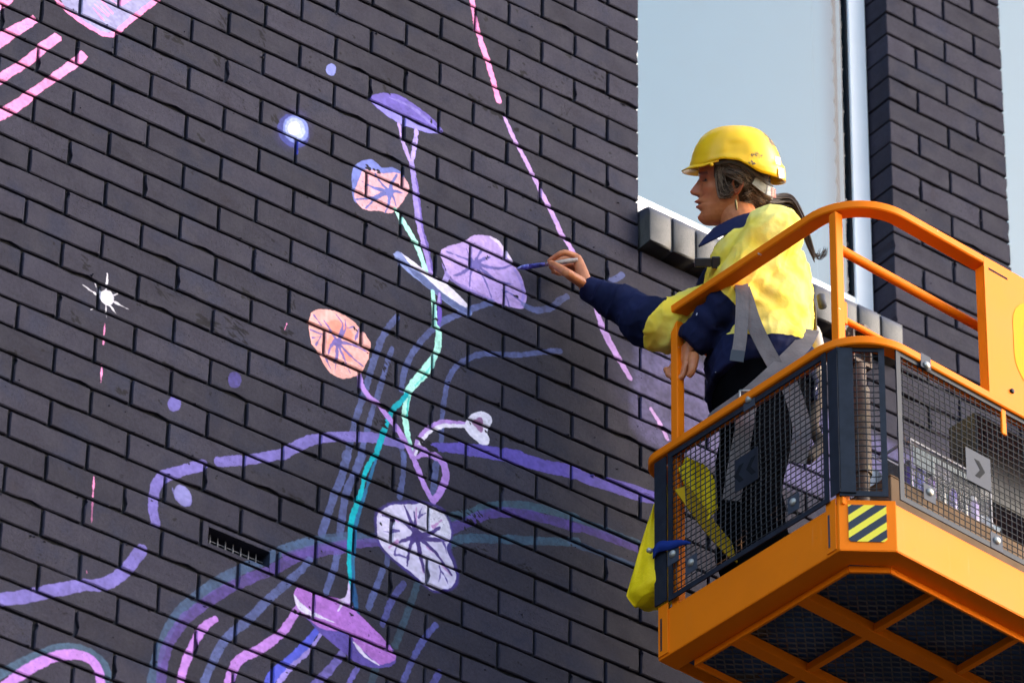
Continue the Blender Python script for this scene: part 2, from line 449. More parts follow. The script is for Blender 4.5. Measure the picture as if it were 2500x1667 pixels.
S((112, 100, 172),1,[0.0127, 0.0082, 0.0028],[(1.4587,-0.1496),(1.4142,-0.202),(1.3844,-0.225)])
S((112, 100, 172),1,[0.0127, 0.0083, 0.0028],[(1.4587,-0.1496),(1.4433,-0.1887),(1.4403,-0.2413)])
S((112, 100, 172),1,[0.0127, 0.0083, 0.0028],[(1.4587,-0.1496),(1.49,-0.1878),(1.5164,-0.2399)])
S((112, 100, 172),1,[0.0128, 0.0083, 0.0028],[(1.4587,-0.1496),(1.5356,-0.172),(1.5992,-0.1558)])
S((112, 100, 172),1,[0.0128, 0.0083, 0.0028],[(1.4587,-0.1496),(1.5399,-0.1277),(1.588,-0.0911)])
S((112, 100, 172),1,[0.0128, 0.0083, 0.0028],[(1.4587,-0.1496),(1.4822,-0.1233),(1.5088,-0.1017)])
S((112, 100, 172),1,[0.0079, 0.0051, 0.0017],[(1.5539,-0.1971),(1.5911,-0.1991),(1.6231,-0.2119)])
S((112, 100, 172),1,[0.0079, 0.0051, 0.0017],[(1.5539,-0.1971),(1.5692,-0.2183),(1.5776,-0.2454)])
G((112, 100, 172),1,[(1.4763,-0.15),(1.4715,-0.1575),(1.4626,-0.1635),(1.452,-0.1663),(1.4426,-0.1653),(1.4368,-0.1606),(1.4362,-0.1536),(1.441,-0.1461),(1.4499,-0.1401),(1.4604,-0.1372),(1.4699,-0.1383),(1.4757,-0.1429)])
G((128, 140, 196),1,[(1.1767,-0.244),(1.1936,-0.2269),(1.2338,-0.2339),(1.2794,-0.2512),(1.3349,-0.264),(1.3907,-0.2794),(1.4264,-0.2988),(1.4444,-0.3136),(1.4474,-0.3361),(1.392,-0.3373),(1.3414,-0.3222),(1.2908,-0.3046),(1.2403,-0.287),(1.1998,-0.2674)])
G((92, 102, 150),1,[(1.2248,-0.2662),(1.2649,-0.2706),(1.3153,-0.2807),(1.3659,-0.2958),(1.4166,-0.3134),(1.4447,-0.3287),(1.3919,-0.3348),(1.3312,-0.3167),(1.2807,-0.2991)])
G((228, 218, 242),1,[(1.2061,-0.2273),(1.249,-0.2381),(1.2894,-0.2517),(1.3449,-0.2595),(1.4059,-0.2826),(1.4444,-0.3136),(1.3914,-0.3122),(1.3307,-0.294),(1.2849,-0.2691),(1.2394,-0.2543)])
S((92, 102, 160),0.62,[0.0218],[(1.7792,-0.1176),(1.7459,-0.1535),(1.7204,-0.1857),(1.6693,-0.2166),(1.6309,-0.2161)])
S((92, 102, 160),0.62,[0.0191],[(1.5167,-0.2577),(1.4718,-0.2935),(1.3925,-0.3599),(1.3435,-0.4074),(1.3097,-0.4529),(1.2716,-0.5152),(1.2435,-0.5728),(1.2256,-0.6354),(1.2199,-0.6924)])
S((92, 102, 160),0.62,[0.0162],[(1.7578,-0.3178),(1.6966,-0.3503),(1.6207,-0.3944),(1.5602,-0.4189),(1.495,-0.4455),(1.4454,-0.4827),(1.3966,-0.5396),(1.3731,-0.5999),(1.3645,-0.6535),(1.3587,-0.7204),(1.3574,-0.7702),(1.356,-0.8102)])
S((92, 102, 160),0.6,[0.0195],[(1.198,-0.4531),(1.1675,-0.5069),(1.1446,-0.5622),(1.127,-0.6247),(1.11,-0.7015),(1.0887,-0.7895),(1.0718,-0.8603),(1.0557,-0.9498),(1.0479,-1.0014)])
S((92, 102, 160),0.6,[0.0176],[(1.1832,-0.5673),(1.1667,-0.6368),(1.1495,-0.7136),(1.1322,-0.7802),(1.1151,-0.8512),(1.0984,-0.9313),(1.0929,-0.982)])
S((92, 102, 160),0.5,[0.0175],[(1.2229,-0.8775),(1.234,-0.9214)])
S((92, 102, 160),0.55,[0.0198],[(1.9786,0.0519),(1.9373,0.0102),(1.8962,-0.0231),(1.8798,-0.0367)])
S((92, 102, 160),0.62,[0.0243],[(1.0471,-0.9784),(1.0355,-1.0555),(1.0141,-1.122),(0.9933,-1.2021),(0.9748,-1.2736)])
S((92, 102, 160),0.62,[0.0235],[(1.0993,-0.9559),(1.0777,-1.0278),(1.0515,-1.1013),(1.0402,-1.1823),(1.0331,-1.2468)])
S((92, 102, 160),0.62,[0.0195],[(1.0281,-1.3055),(1.0227,-1.3499),(1.0103,-1.3971),(0.9958,-1.4474)])
S((92, 102, 160),0.6,[0.0162],[(1.1909,-1.2543),(1.1883,-1.279)])
S((92, 102, 160),0.62,[0.0178],[(1.1757,-1.3054),(1.1606,-1.354),(1.1477,-1.3967),(1.1349,-1.4393)])
S((88, 88, 160),0.6,[0.0197],[(1.2456,-1.3166),(1.2093,-1.3856),(1.1811,-1.4741)])
S((62, 90, 112),0.5,[0.0206],[(1.2929,-1.2901),(1.2711,-1.3697),(1.2492,-1.4395),(1.2231,-1.5244)])
S((92, 94, 168),0.65,[0.0187],[(1.3538,-1.4064),(1.3261,-1.4503),(1.2988,-1.5033),(1.2765,-1.5586),(1.2503,-1.6382)])
S((92, 90, 170),0.65,[0.02],[(1.3694,-1.5493),(1.3491,-1.599)])
S((110, 100, 186),0.75,[0.0174],[(1.1042,-1.6458),(1.0759,-1.7074)])
S((112, 100, 180),0.8,[0.0243],[(1.0563,-1.6191),(1.0342,-1.6554),(0.9946,-1.7169),(0.9682,-1.7546)])
S((92, 102, 160),0.55,[0.0184],[(1.2333,-0.8981),(1.233,-0.971),(1.2231,-1.0476)])
S((92, 102, 160),0.55,[0.0203],[(1.3415,-0.8808),(1.3331,-0.9767),(1.3241,-1.0047)])
S((62, 90, 112),0.45,[0.0201],[(1.1646,-1.6217),(1.1476,-1.6789)])
S((76, 100, 138),0.55,[0.0301],[(1.0489,-1.2638),(0.9549,-1.3087),(0.8633,-1.3647),(0.823,-1.4048),(0.7294,-1.4853),(0.6635,-1.5493),(0.5988,-1.6216),(0.5359,-1.7153),(0.5008,-1.8105),(0.4828,-1.8848),(0.4735,-1.9551)])
S((96, 74, 152),0.62,[0.0301],[(1.0497,-1.2847),(0.9331,-1.352),(0.8652,-1.4082),(0.8205,-1.4522),(0.7535,-1.5053),(0.6655,-1.5874),(0.5797,-1.6885),(0.5384,-1.7594),(0.5109,-1.8289),(0.5016,-1.9395)])
S((76, 100, 138),0.5,[0.0269],[(0.8632,-1.3624),(0.9592,-1.2975),(1.0521,-1.2483),(1.1582,-1.2063)])
S((96, 74, 152),0.6,[0.0246],[(0.8644,-1.3899),(0.9603,-1.3243),(1.0623,-1.2676),(1.1586,-1.2203)])
S((64, 100, 122),0.5,[0.0272],[(1.3934,-1.0382),(1.4564,-1.0019),(1.505,-0.962),(1.5786,-0.9211),(1.678,-0.8888),(1.8237,-0.8617)])
S((88, 66, 150),0.62,[0.031],[(1.3968,-1.0777),(1.4569,-1.0259),(1.5054,-0.9861),(1.579,-0.9453),(1.6784,-0.918),(1.824,-0.896)])
S((64, 100, 128),0.5,[0.0269],[(1.3859,-1.135),(1.4338,-1.0934),(1.5069,-1.0628),(1.6298,-1.0163),(1.8243,-0.9423)])
S((66, 96, 124),0.5,[0.0249],[(1.7985,-0.8676),(1.9099,-0.8625),(2.0375,-0.8584)])
S((88, 66, 150),0.62,[0.0278],[(1.7987,-0.8945),(1.91,-0.8822),(2.0375,-0.8781)])
S((64, 90, 128),0.5,[0.021],[(1.7992,-0.953),(1.9103,-0.9458),(2.0273,-0.9389)])
S((114, 103, 176),1,[0.0359, 0.0376, 0.0368, 0.0334, 0.0343, 0.0359, 0.0334],[(0.0022,-1.8793),(0.0649,-1.847),(0.1193,-1.8136),(0.1825,-1.7743),(0.2504,-1.7329),(0.3023,-1.7116),(0.3446,-1.6761),(0.3776,-1.6308),(0.402,-1.5889),(0.4244,-1.5499)])
S((114, 103, 176),1,[0.0304, 0.0312, 0.033, 0.0338, 0.0304],[(0.4594,-1.4526),(0.448,-1.4136),(0.4478,-1.372),(0.4555,-1.3325),(0.4777,-1.2965),(0.5106,-1.2707),(0.5548,-1.2377),(0.5948,-1.2073)])
S((114, 103, 176),1,[0.0293, 0.0319, 0.0293, 0.0284],[(0.64,-1.1832),(0.6898,-1.1552),(0.7264,-1.138),(0.7812,-1.1064),(0.8548,-1.0613)])
S((114, 103, 176),1,[0.0338, 0.0311, 0.0293, 0.032, 0.0329],[(0.8455,-1.0669),(0.9,-1.0099),(0.9463,-0.974),(0.9931,-0.9479),(1.0499,-0.9223),(1.0879,-0.9068),(1.155,-0.8835),(1.2227,-0.8703)])
S((90, 77, 168),1,[0.0237, 0.0378, 0.0397, 0.0397],[(1.3295,-0.8339),(1.4273,-0.7989),(1.5261,-0.7662),(1.6258,-0.739)])
S((94, 80, 172),1,[0.04, 0.0419, 0.0438, 0.0457],[(1.4273,-0.7973),(1.551,-0.7636),(1.6259,-0.7487),(1.7012,-0.7371),(1.8175,-0.711)])
S((98, 86, 172),1,[0.0359, 0.0359, 0.032, 0.0281],[(1.8023,-0.7177),(1.8837,-0.7128),(1.9605,-0.705),(2.0427,-0.6959),(2.1151,-0.6817)])
S((98, 86, 172),1,[0.0078, 0.0166, 0.0166],[(1.9245,-0.6844),(2.0118,-0.6756),(2.1151,-0.6652)])
G((124, 120, 180),1,[(0.5586,-1.3103),(0.5648,-1.3254),(0.5636,-1.3422),(0.5552,-1.3561),(0.542,-1.3635),(0.5275,-1.3624),(0.5156,-1.3531),(0.5093,-1.3381),(0.5105,-1.3214),(0.5189,-1.3074),(0.532,-1.2999),(0.5466,-1.301)])
S((110, 106, 170),0.7,[0.0039],[(0.5043,-1.3201),(0.5125,-1.3445),(0.5342,-1.3632),(0.5568,-1.356),(0.564,-1.3366)])
G((104, 96, 166),1,[(0.5152,-1.0485),(0.513,-1.062),(0.5057,-1.0744),(0.4953,-1.0824),(0.4845,-1.0837),(0.4762,-1.0782),(0.4727,-1.0671),(0.4748,-1.0536),(0.4821,-1.0412),(0.4925,-1.0332),(0.5033,-1.0318),(0.5116,-1.0374)])
G((88, 78, 160),0.5,[(0.7005,-0.8876),(0.6983,-0.9017),(0.691,-0.9144),(0.6806,-0.9225),(0.6698,-0.9238),(0.6616,-0.9179),(0.6581,-0.9064),(0.6603,-0.8924),(0.6676,-0.8796),(0.678,-0.8715),(0.6888,-0.8702),(0.6971,-0.8761)])
G((214, 208, 222),1,[(0.2847,-0.7915),(0.2894,-0.8026),(0.2882,-0.8157),(0.2815,-0.8275),(0.2711,-0.8347),(0.2597,-0.8353),(0.2504,-0.8294),(0.2457,-0.8183),(0.2468,-0.8051),(0.2535,-0.7934),(0.2639,-0.7862),(0.2754,-0.7855)])
S((212, 206, 220),1,[0.0018, 0.0062],[(0.1896,-0.8025),(0.2304,-0.8138)])
S((212, 206, 220),1,[0.0018, 0.0044],[(0.2634,-0.7333),(0.2632,-0.7659)])
S((212, 206, 220),1,[0.008, 0.0013],[(0.2894,-0.8135),(0.3397,-0.8182)])
S((212, 206, 220),1,[0.0053, 0.0022],[(0.2654,-0.8341),(0.2693,-0.8742)])
S((212, 206, 220),1,[0.0053, 0.0018],[(0.2757,-0.8294),(0.2995,-0.849)])
S((212, 206, 220),1,[0.0053, 0.0027],[(0.2397,-0.7878),(0.2484,-0.808)])
S((212, 206, 220),1,[0.0013, 0.004],[(0.2272,-0.779),(0.2326,-0.7911)])
S((212, 206, 220),1,[0.0026, 0.0009],[(0.2281,-0.8631),(0.2195,-0.8718)])
S((212, 206, 220),1,[0.0044, 0.0036],[(0.261,-0.7878),(0.2675,-0.7751)])
S((212, 206, 220),1,[0.0036, 0.0009],[(0.2881,-0.7924),(0.3098,-0.7703)])
S((248, 146, 204),1,[0.0018, 0.0035, 0.0022],[(0.266,-0.894),(0.2662,-0.9179),(0.2654,-0.9336)])
S((248, 146, 204),1,[0.0022, 0.0035, 0.0017],[(0.2643,-1.0285),(0.265,-1.0614),(0.2646,-1.0957)])
S((248, 146, 204),1,[0.0026],[(0.2654,-0.9542),(0.2651,-0.9639)])
S((248, 146, 204),1,[0.0017, 0.0034, 0.0034],[(0.2643,-1.3877),(0.2649,-1.4174),(0.2653,-1.4504)])
S((190, 110, 160),0.8,[0.0025, 0.0017],[(0.2649,-1.4635),(0.2667,-1.5314)])
S((248, 146, 204),1,[0.0029],[(0.2604,-1.6838),(0.2625,-1.6897)])
S((248, 146, 204),1,[0.0014, 0.0032],[(0.8373,-0.6385),(0.8303,-0.6648)])
S((100, 76, 172),1,[0.0125, 0.0154, 0.0115],[(1.3385,-0.3082),(1.3405,-0.3683),(1.3364,-0.4248)])
S((166, 146, 214),1,[0.0096, 0.0116],[(1.3385,-0.3082),(1.3369,-0.3446)])
S((178, 240, 226),1,[0.0151, 0.0161, 0.0161, 0.0198, 0.0208, 0.0198, 0.0274, 0.0293, 0.0265, 0.0246, 0.0198, 0.0189, 0.0179, 0.0123, 0.0038],[(1.316,-0.3109),(1.3227,-0.3764),(1.3263,-0.4202),(1.3393,-0.4396),(1.338,-0.4855),(1.3303,-0.519),(1.3126,-0.562),(1.289,-0.6073),(1.2559,-0.6617),(1.242,-0.6925),(1.2359,-0.7347),(1.2338,-0.7799),(1.2435,-0.8295),(1.2567,-0.8629),(1.2672,-0.89)])
S((110, 214, 206),1,[0.0019, 0.0057, 0.0047],[(1.3269,-0.5406),(1.2988,-0.603),(1.2657,-0.6574)])
S((70, 200, 196),1,[0.0023, 0.0047, 0.0037],[(1.2494,-0.6942),(1.2422,-0.7319),(1.2418,-0.7714)])
S((0, 160, 178),1,[0.0111, 0.0157, 0.0167, 0.0185, 0.0157],[(1.2396,-0.6936),(1.2139,-0.7394),(1.1905,-0.7742),(1.1728,-0.831),(1.1596,-0.8757),(1.1433,-0.941),(1.138,-0.9578)])
S((40, 104, 150),1,[0.009, 0.0117, 0.0126, 0.0135],[(1.1438,-0.9561),(1.1214,-1.038),(1.096,-1.1397),(1.0838,-1.2019),(1.0824,-1.2687),(1.0791,-1.336),(1.0883,-1.4351)])
S((0, 172, 188),1,[0.0135, 0.0153, 0.0153, 0.0162, 0.0144, 0.0135, 0.0117, 0.009],[(1.1399,-0.9408),(1.1107,-1.0089),(1.0996,-1.0761),(1.0817,-1.141),(1.0694,-1.1985),(1.067,-1.2657),(1.0667,-1.3223),(1.0734,-1.3758),(1.0829,-1.4186)])
S((36, 80, 130),0.9,[0.0106, 0.0177, 0.0133],[(1.0827,-1.372),(1.0917,-1.4244),(1.1006,-1.4765)])
S((176, 134, 216),1,[0.0158, 0.0186, 0.0204, 0.0213, 0.0204],[(1.0757,-0.6945),(1.0918,-0.7391),(1.117,-0.7624),(1.1466,-0.7739),(1.1717,-0.7972),(1.2016,-0.8184),(1.2269,-0.8465),(1.2574,-0.887)])
S((176, 134, 216),1,[0.0212, 0.0203, 0.0194, 0.0175],[(1.2498,-0.8764),(1.2779,-0.9227),(1.2987,-0.9672),(1.3292,-1.0122)])
S((170, 128, 210),1,[0.0093, 0.0205, 0.0242, 0.0233, 0.0186],[(1.2771,-0.8938),(1.2962,-0.8735),(1.3351,-0.8616),(1.3674,-0.8769),(1.3734,-0.9207),(1.3575,-0.9712),(1.3341,-1.0149)])
S((178, 136, 214),1,[0.0141, 0.0187, 0.0206, 0.0187, 0.0159],[(1.2681,-0.8872),(1.2805,-0.8379),(1.3039,-0.7959),(1.3326,-0.7638),(1.3714,-0.7336),(1.4378,-0.7106)])
S((230, 222, 244),1,[0.0075, 0.0112, 0.0112, 0.0122, 0.0122],[(1.271,-0.8859),(1.2864,-0.8403),(1.309,-0.8011),(1.3353,-0.771),(1.3716,-0.7444),(1.438,-0.7179)])
S((176, 134, 216),1,[0.0168, 0.0279],[(1.2834,-0.8562),(1.3351,-0.8632)])
G((228, 222, 244),1,[(1.433,-0.7152),(1.4448,-0.6877),(1.4618,-0.6654),(1.4888,-0.6461),(1.5163,-0.6441),(1.5267,-0.6619),(1.5196,-0.6849),(1.51,-0.7064),(1.5204,-0.7291),(1.5133,-0.7495),(1.486,-0.7539),(1.4559,-0.7423),(1.4357,-0.7263)])
G((156, 112, 156),1,[(1.4574,-0.6971),(1.4793,-0.6702),(1.4943,-0.6711),(1.4942,-0.7157),(1.4701,-0.7064)])
G((240, 172, 168),1,[(0.9073,-0.6044),(0.9132,-0.572),(0.9317,-0.5497),(0.9771,-0.5281),(1.0258,-0.526),(1.0603,-0.5353),(1.0855,-0.5539),(1.1006,-0.567),(1.1135,-0.5861),(1.1076,-0.6284),(1.0965,-0.6631),(1.0854,-0.6927),(1.0713,-0.7088),(1.0334,-0.7354),(1.0045,-0.7408),(0.9752,-0.7318),(0.9549,-0.7064),(0.942,-0.6876),(0.9195,-0.6681),(0.9108,-0.6325)])
G((238, 142, 126),0.9,[(0.9644,-0.5786),(0.9927,-0.5549),(1.0268,-0.5554),(1.0544,-0.5753),(1.0481,-0.603),(1.0186,-0.5964),(0.9799,-0.6014)],soft=0.004)
G((238, 142, 126),0.8,[(1.0225,-0.6368),(1.0545,-0.6472),(1.0457,-0.6733),(1.0214,-0.6718)],soft=0.004)
G((238, 142, 126),0.8,[(0.9667,-0.6371),(0.9894,-0.5971),(0.9953,-0.6242),(0.9727,-0.6689)],soft=0.004)
S((124, 106, 172),1,[0.0121, 0.0079, 0.0027],[(1.0027,-0.6259),(0.9797,-0.5965),(0.957,-0.5745)])
S((124, 106, 172),1,[0.0122, 0.0079, 0.0027],[(1.0027,-0.6259),(1.0198,-0.5635),(0.9969,-0.5366)])
S((124, 106, 172),1,[0.0121, 0.0078, 0.0027],[(1.0027,-0.6259),(0.9817,-0.6501),(0.9755,-0.6775)])
S((124, 106, 172),1,[0.0121, 0.0079, 0.0027],[(1.0027,-0.6259),(1.0533,-0.613),(1.1096,-0.6151)])
S((124, 106, 172),1,[0.0121, 0.0079, 0.0027],[(1.0027,-0.6259),(1.0449,-0.6514),(1.0894,-0.6687)])
S((124, 106, 172),1,[0.0121, 0.0078, 0.0027],[(1.0027,-0.6259),(1.0023,-0.6804),(0.9992,-0.7285)])
S((124, 106, 172),1,[0.0121, 0.0078, 0.0027],[(1.0027,-0.6259),(1.0262,-0.6697),(1.0494,-0.7086)])
S((124, 106, 172),1,[0.0121, 0.0079, 0.0027],[(1.0027,-0.6259),(1.0276,-0.575),(1.0263,-0.5407)])
S((128, 110, 174),1,[0.0065, 0.0046],[(0.9243,-0.5719),(0.948,-0.5935)])
S((128, 110, 174),1,[0.0065, 0.0046],[(0.9153,-0.6231),(0.9564,-0.6219)])
S((128, 110, 174),1,[0.0065, 0.0046],[(0.9211,-0.6476),(0.9448,-0.6345)])
S((128, 110, 174),1,[0.0065, 0.0046],[(0.9845,-0.7227),(0.9689,-0.6952)])
S((128, 110, 174),1,[0.0065, 0.0047],[(1.0731,-0.5495),(1.0623,-0.5916)])
S((128, 110, 174),1,[0.0065, 0.0046],[(0.9339,-0.6665),(0.9494,-0.63)])
S((128, 110, 174),1,[0.0065, 0.0047],[(1.056,-0.5497),(1.0274,-0.5701)])
G((112, 96, 164),1,[(1.0199,-0.6191),(1.0179,-0.6274),(1.0118,-0.6356),(1.0032,-0.6414),(0.9946,-0.6433),(0.9881,-0.6408),(0.9855,-0.6345),(0.9875,-0.6262),(0.9936,-0.618),(1.0021,-0.6122),(1.0108,-0.6103),(1.0173,-0.6128)])
S((180, 124, 210),1,[0.0169, 0.0253, 0.0245, 0.0253, 0.0261],[(0.6583,-1.6701),(0.6261,-1.7059),(0.6055,-1.7459),(0.5858,-1.7988),(0.5669,-1.8646),(0.5608,-1.9161)])
S((180, 124, 210),1,[0.0172, 0.0257, 0.0266, 0.0275, 0.0283],[(0.9125,-1.5301),(0.8869,-1.5864),(0.8612,-1.6335),(0.7998,-1.7038),(0.747,-1.7522),(0.7217,-1.7939),(0.7045,-1.8591)])
S((72, 96, 124),0.7,[0.0263],[(0.0235,-2.0986),(0.0919,-2.0321),(0.1738,-1.962),(0.2459,-1.9264),(0.2988,-1.9273),(0.3355,-1.948),(0.3499,-1.9997)])
S((180, 124, 210),1,[0.0295, 0.0304, 0.0287, 0.0304, 0.0271],[(0.0466,-2.1198),(0.0941,-2.0618),(0.1344,-2.0195),(0.1961,-1.9685),(0.2515,-1.9441),(0.2911,-1.9437),(0.317,-1.9687),(0.3262,-2.009)])
S((92, 102, 160),0.66,[0.0189, 0.0241, 0.025, 0.025],[(0.9431,-1.3665),(0.8902,-1.4466),(0.8242,-1.5338),(0.7594,-1.6291),(0.6991,-1.7081),(0.6661,-1.7756),(0.6328,-1.8741)])
S((84, 90, 206),1,[0.0172, 0.0284, 0.0302, 0.0284],[(0.9727,-1.577),(0.9359,-1.6446),(0.8922,-1.7077),(0.8484,-1.7614),(0.8277,-1.8103)])
S((150, 132, 210),1,[0.0086, 0.0138, 0.0155],[(0.9857,-1.5855),(0.9502,-1.6525),(0.9018,-1.7174),(0.8716,-1.7658),(0.857,-1.7987)])
G((92, 76, 160),1,[(0.9319,-1.5498),(0.9463,-1.5578),(0.9799,-1.5809),(1.0322,-1.6012),(1.075,-1.6185),(1.1035,-1.6277),(1.1411,-1.6242),(1.1785,-1.6125),(1.2157,-1.5921),(1.2281,-1.5641),(1.2042,-1.5274),(1.1092,-1.5194),(1.0156,-1.5343)])
G((176, 112, 204),1,[(0.8969,-1.4926),(0.9053,-1.4706),(0.9281,-1.458),(0.9613,-1.4662),(1.0266,-1.4533),(1.0595,-1.4515),(1.0833,-1.4557),(1.1029,-1.4733),(1.1366,-1.4898),(1.18,-1.514),(1.214,-1.5374),(1.2264,-1.5555),(1.2236,-1.5728),(1.1967,-1.5928),(1.1687,-1.6044),(1.14,-1.5924),(1.1016,-1.5733),(1.0819,-1.5489),(1.0536,-1.5465),(1.0166,-1.5615),(0.9794,-1.5674),(0.9461,-1.5532),(0.9174,-1.5373),(0.9025,-1.5157)])
S((146, 92, 178),0.6,[0.0026, 0.0132, 0.0035],[(1.0824,-1.5626),(1.1479,-1.5454),(1.2244,-1.5656)])
G((222, 212, 240),1,[(0.897,-1.4957),(0.9102,-1.531),(0.9455,-1.5396),(1.0319,-1.5313),(0.9684,-1.5257),(0.9258,-1.5154)])
G((222, 212, 240),1,[(1.0872,-1.5653),(1.1117,-1.5923),(1.1451,-1.6042),(1.1773,-1.6052),(1.14,-1.5924),(1.1063,-1.5714)])
G((214, 190, 236),1,[(1.0675,-1.3852),(1.0624,-1.427),(1.0522,-1.4452),(1.0338,-1.4573),(1.0784,-1.4507),(1.0773,-1.4209)])
S((222, 212, 240),1,[0.0062, 0.0018],[(1.0527,-1.4589),(1.0374,-1.4907)])
G((70, 56, 134),0.8,[(1.1447,-1.162),(1.1493,-1.1244),(1.1855,-1.0837),(1.2379,-1.0533),(1.3002,-1.0245),(1.344,-1.0204),(1.376,-1.0262),(1.3936,-1.0477),(1.4043,-1.0865),(1.3948,-1.1385),(1.4164,-1.1869),(1.4247,-1.2311),(1.4038,-1.2752),(1.3464,-1.3059),(1.3027,-1.2955),(1.2638,-1.2808),(1.1859,-1.2492),(1.1562,-1.219)],soft=0.004)
G((210, 200, 232),1,[(1.1518,-1.159),(1.1557,-1.1288),(1.1858,-1.0922),(1.2286,-1.0669),(1.2717,-1.0486),(1.3004,-1.0316),(1.3345,-1.0293),(1.3639,-1.0313),(1.3839,-1.0518),(1.3944,-1.0811),(1.3951,-1.1096),(1.3811,-1.1394),(1.3865,-1.161),(1.4017,-1.1834),(1.4121,-1.2125),(1.4151,-1.235),(1.3989,-1.2702),(1.3702,-1.2867),(1.3415,-1.3008),(1.3074,-1.2889),(1.2683,-1.2719),(1.2246,-1.2568),(1.1905,-1.2426),(1.1658,-1.2197),(1.1553,-1.1909)])
G((232, 226, 244),0.7,[(1.3151,-1.0327),(1.3639,-1.0323),(1.3865,-1.0555),(1.3939,-1.1005),(1.356,-1.1068),(1.3214,-1.0877),(1.3061,-1.0605)],soft=0.006)
S((186, 130, 190),0.85,[0.0092, 0.0037],[(1.2806,-1.1049),(1.2792,-1.0551)])
S((186, 130, 190),0.85,[0.0091, 0.0036],[(1.1915,-1.1185),(1.2208,-1.13)])
S((186, 130, 190),0.85,[0.0092, 0.0037],[(1.3362,-1.0959),(1.3646,-1.0623)])
S((186, 130, 190),0.85,[0.009, 0.0036],[(1.2226,-1.1912),(1.1947,-1.2219)])
S((186, 130, 190),0.85,[0.0091, 0.0037],[(1.3187,-1.1702),(1.3677,-1.188)])
S((186, 130, 190),0.85,[0.0091, 0.0036],[(1.29,-1.1822),(1.3115,-1.2635)])
S((186, 130, 190),0.85,[0.0091, 0.0037],[(1.3682,-1.2068),(1.3979,-1.2279)])
S((186, 130, 190),0.85,[0.0091, 0.0036],[(1.1626,-1.1211),(1.1916,-1.1232)])
S((78, 62, 126),1,[0.0173, 0.0113, 0.0038],[(1.2842,-1.1502),(1.2399,-1.122),(1.1701,-1.1275)])
S((78, 62, 126),1,[0.0174, 0.0113, 0.0038],[(1.2842,-1.1502),(1.2586,-1.0998),(1.2382,-1.0652)])
S((78, 62, 126),1,[0.0174, 0.0113, 0.0038],[(1.2842,-1.1502),(1.2783,-1.1106),(1.2724,-1.0747)])
S((78, 62, 126),1,[0.0174, 0.0113, 0.0038],[(1.2842,-1.1502),(1.3373,-1.1385),(1.3904,-1.1173)])
S((78, 62, 126),1,[0.0174, 0.0113, 0.0038],[(1.2842,-1.1502),(1.3431,-1.1744),(1.4003,-1.2269)])
S((78, 62, 126),1,[0.0173, 0.0112, 0.0038],[(1.2842,-1.1502),(1.2979,-1.2074),(1.3189,-1.2699)])
S((78, 62, 126),1,[0.0173, 0.0112, 0.0038],[(1.2842,-1.1502),(1.2634,-1.1837),(1.2558,-1.2557)])
S((78, 62, 126),1,[0.0173, 0.0112, 0.0038],[(1.2842,-1.1502),(1.2368,-1.1829),(1.2275,-1.194)])
S((78, 62, 126),1,[0.0174, 0.0113, 0.0038],[(1.2842,-1.1502),(1.3319,-1.1169),(1.3603,-1.0858)])
S((96, 82, 150),1,[0.0073, 0.0047, 0.0016],[(1.224,-1.1573),(1.1991,-1.1708),(1.1741,-1.1783)])
S((96, 82, 150),1,[0.0073, 0.0047, 0.0016],[(1.224,-1.1573),(1.2051,-1.1602),(1.1879,-1.1582)])
S((96, 82, 150),1,[0.0073, 0.0048, 0.0016],[(1.2874,-1.0877),(1.3027,-1.0696),(1.3205,-1.0544)])
S((96, 82, 150),1,[0.0073, 0.0048, 0.0016],[(1.2874,-1.0877),(1.2917,-1.0657),(1.3007,-1.0435)])
S((96, 82, 150),1,[0.0064, 0.0042, 0.0014],[(1.3662,-1.1265),(1.3766,-1.1428),(1.3817,-1.1631)])
S((96, 82, 150),1,[0.0055, 0.0035, 0.0012],[(1.3638,-1.2276),(1.3622,-1.2503),(1.3553,-1.2739)])
S((96, 82, 150),1,[0.0055, 0.0036, 0.0012],[(1.3638,-1.2276),(1.3789,-1.2414),(1.3889,-1.26)])
S((96, 82, 150),1,[0.0055, 0.0036, 0.0012],[(1.3638,-1.2276),(1.3594,-1.2155),(1.3583,-1.2014)])
S((96, 82, 150),1,[0.0054, 0.0035, 0.0012],[(1.2144,-1.2374),(1.234,-1.2317),(1.2527,-1.231)])
S((96, 82, 150),1,[0.0054, 0.0035, 0.0012],[(1.2144,-1.2374),(1.215,-1.225),(1.2184,-1.212)])
G((70, 54, 118),1,[(1.3053,-1.1405),(1.3027,-1.1511),(1.2952,-1.1612),(1.2847,-1.1682),(1.2741,-1.17),(1.2662,-1.1663),(1.2632,-1.1581),(1.2657,-1.1475),(1.2732,-1.1373),(1.2837,-1.1304),(1.2943,-1.1285),(1.3022,-1.1322)])
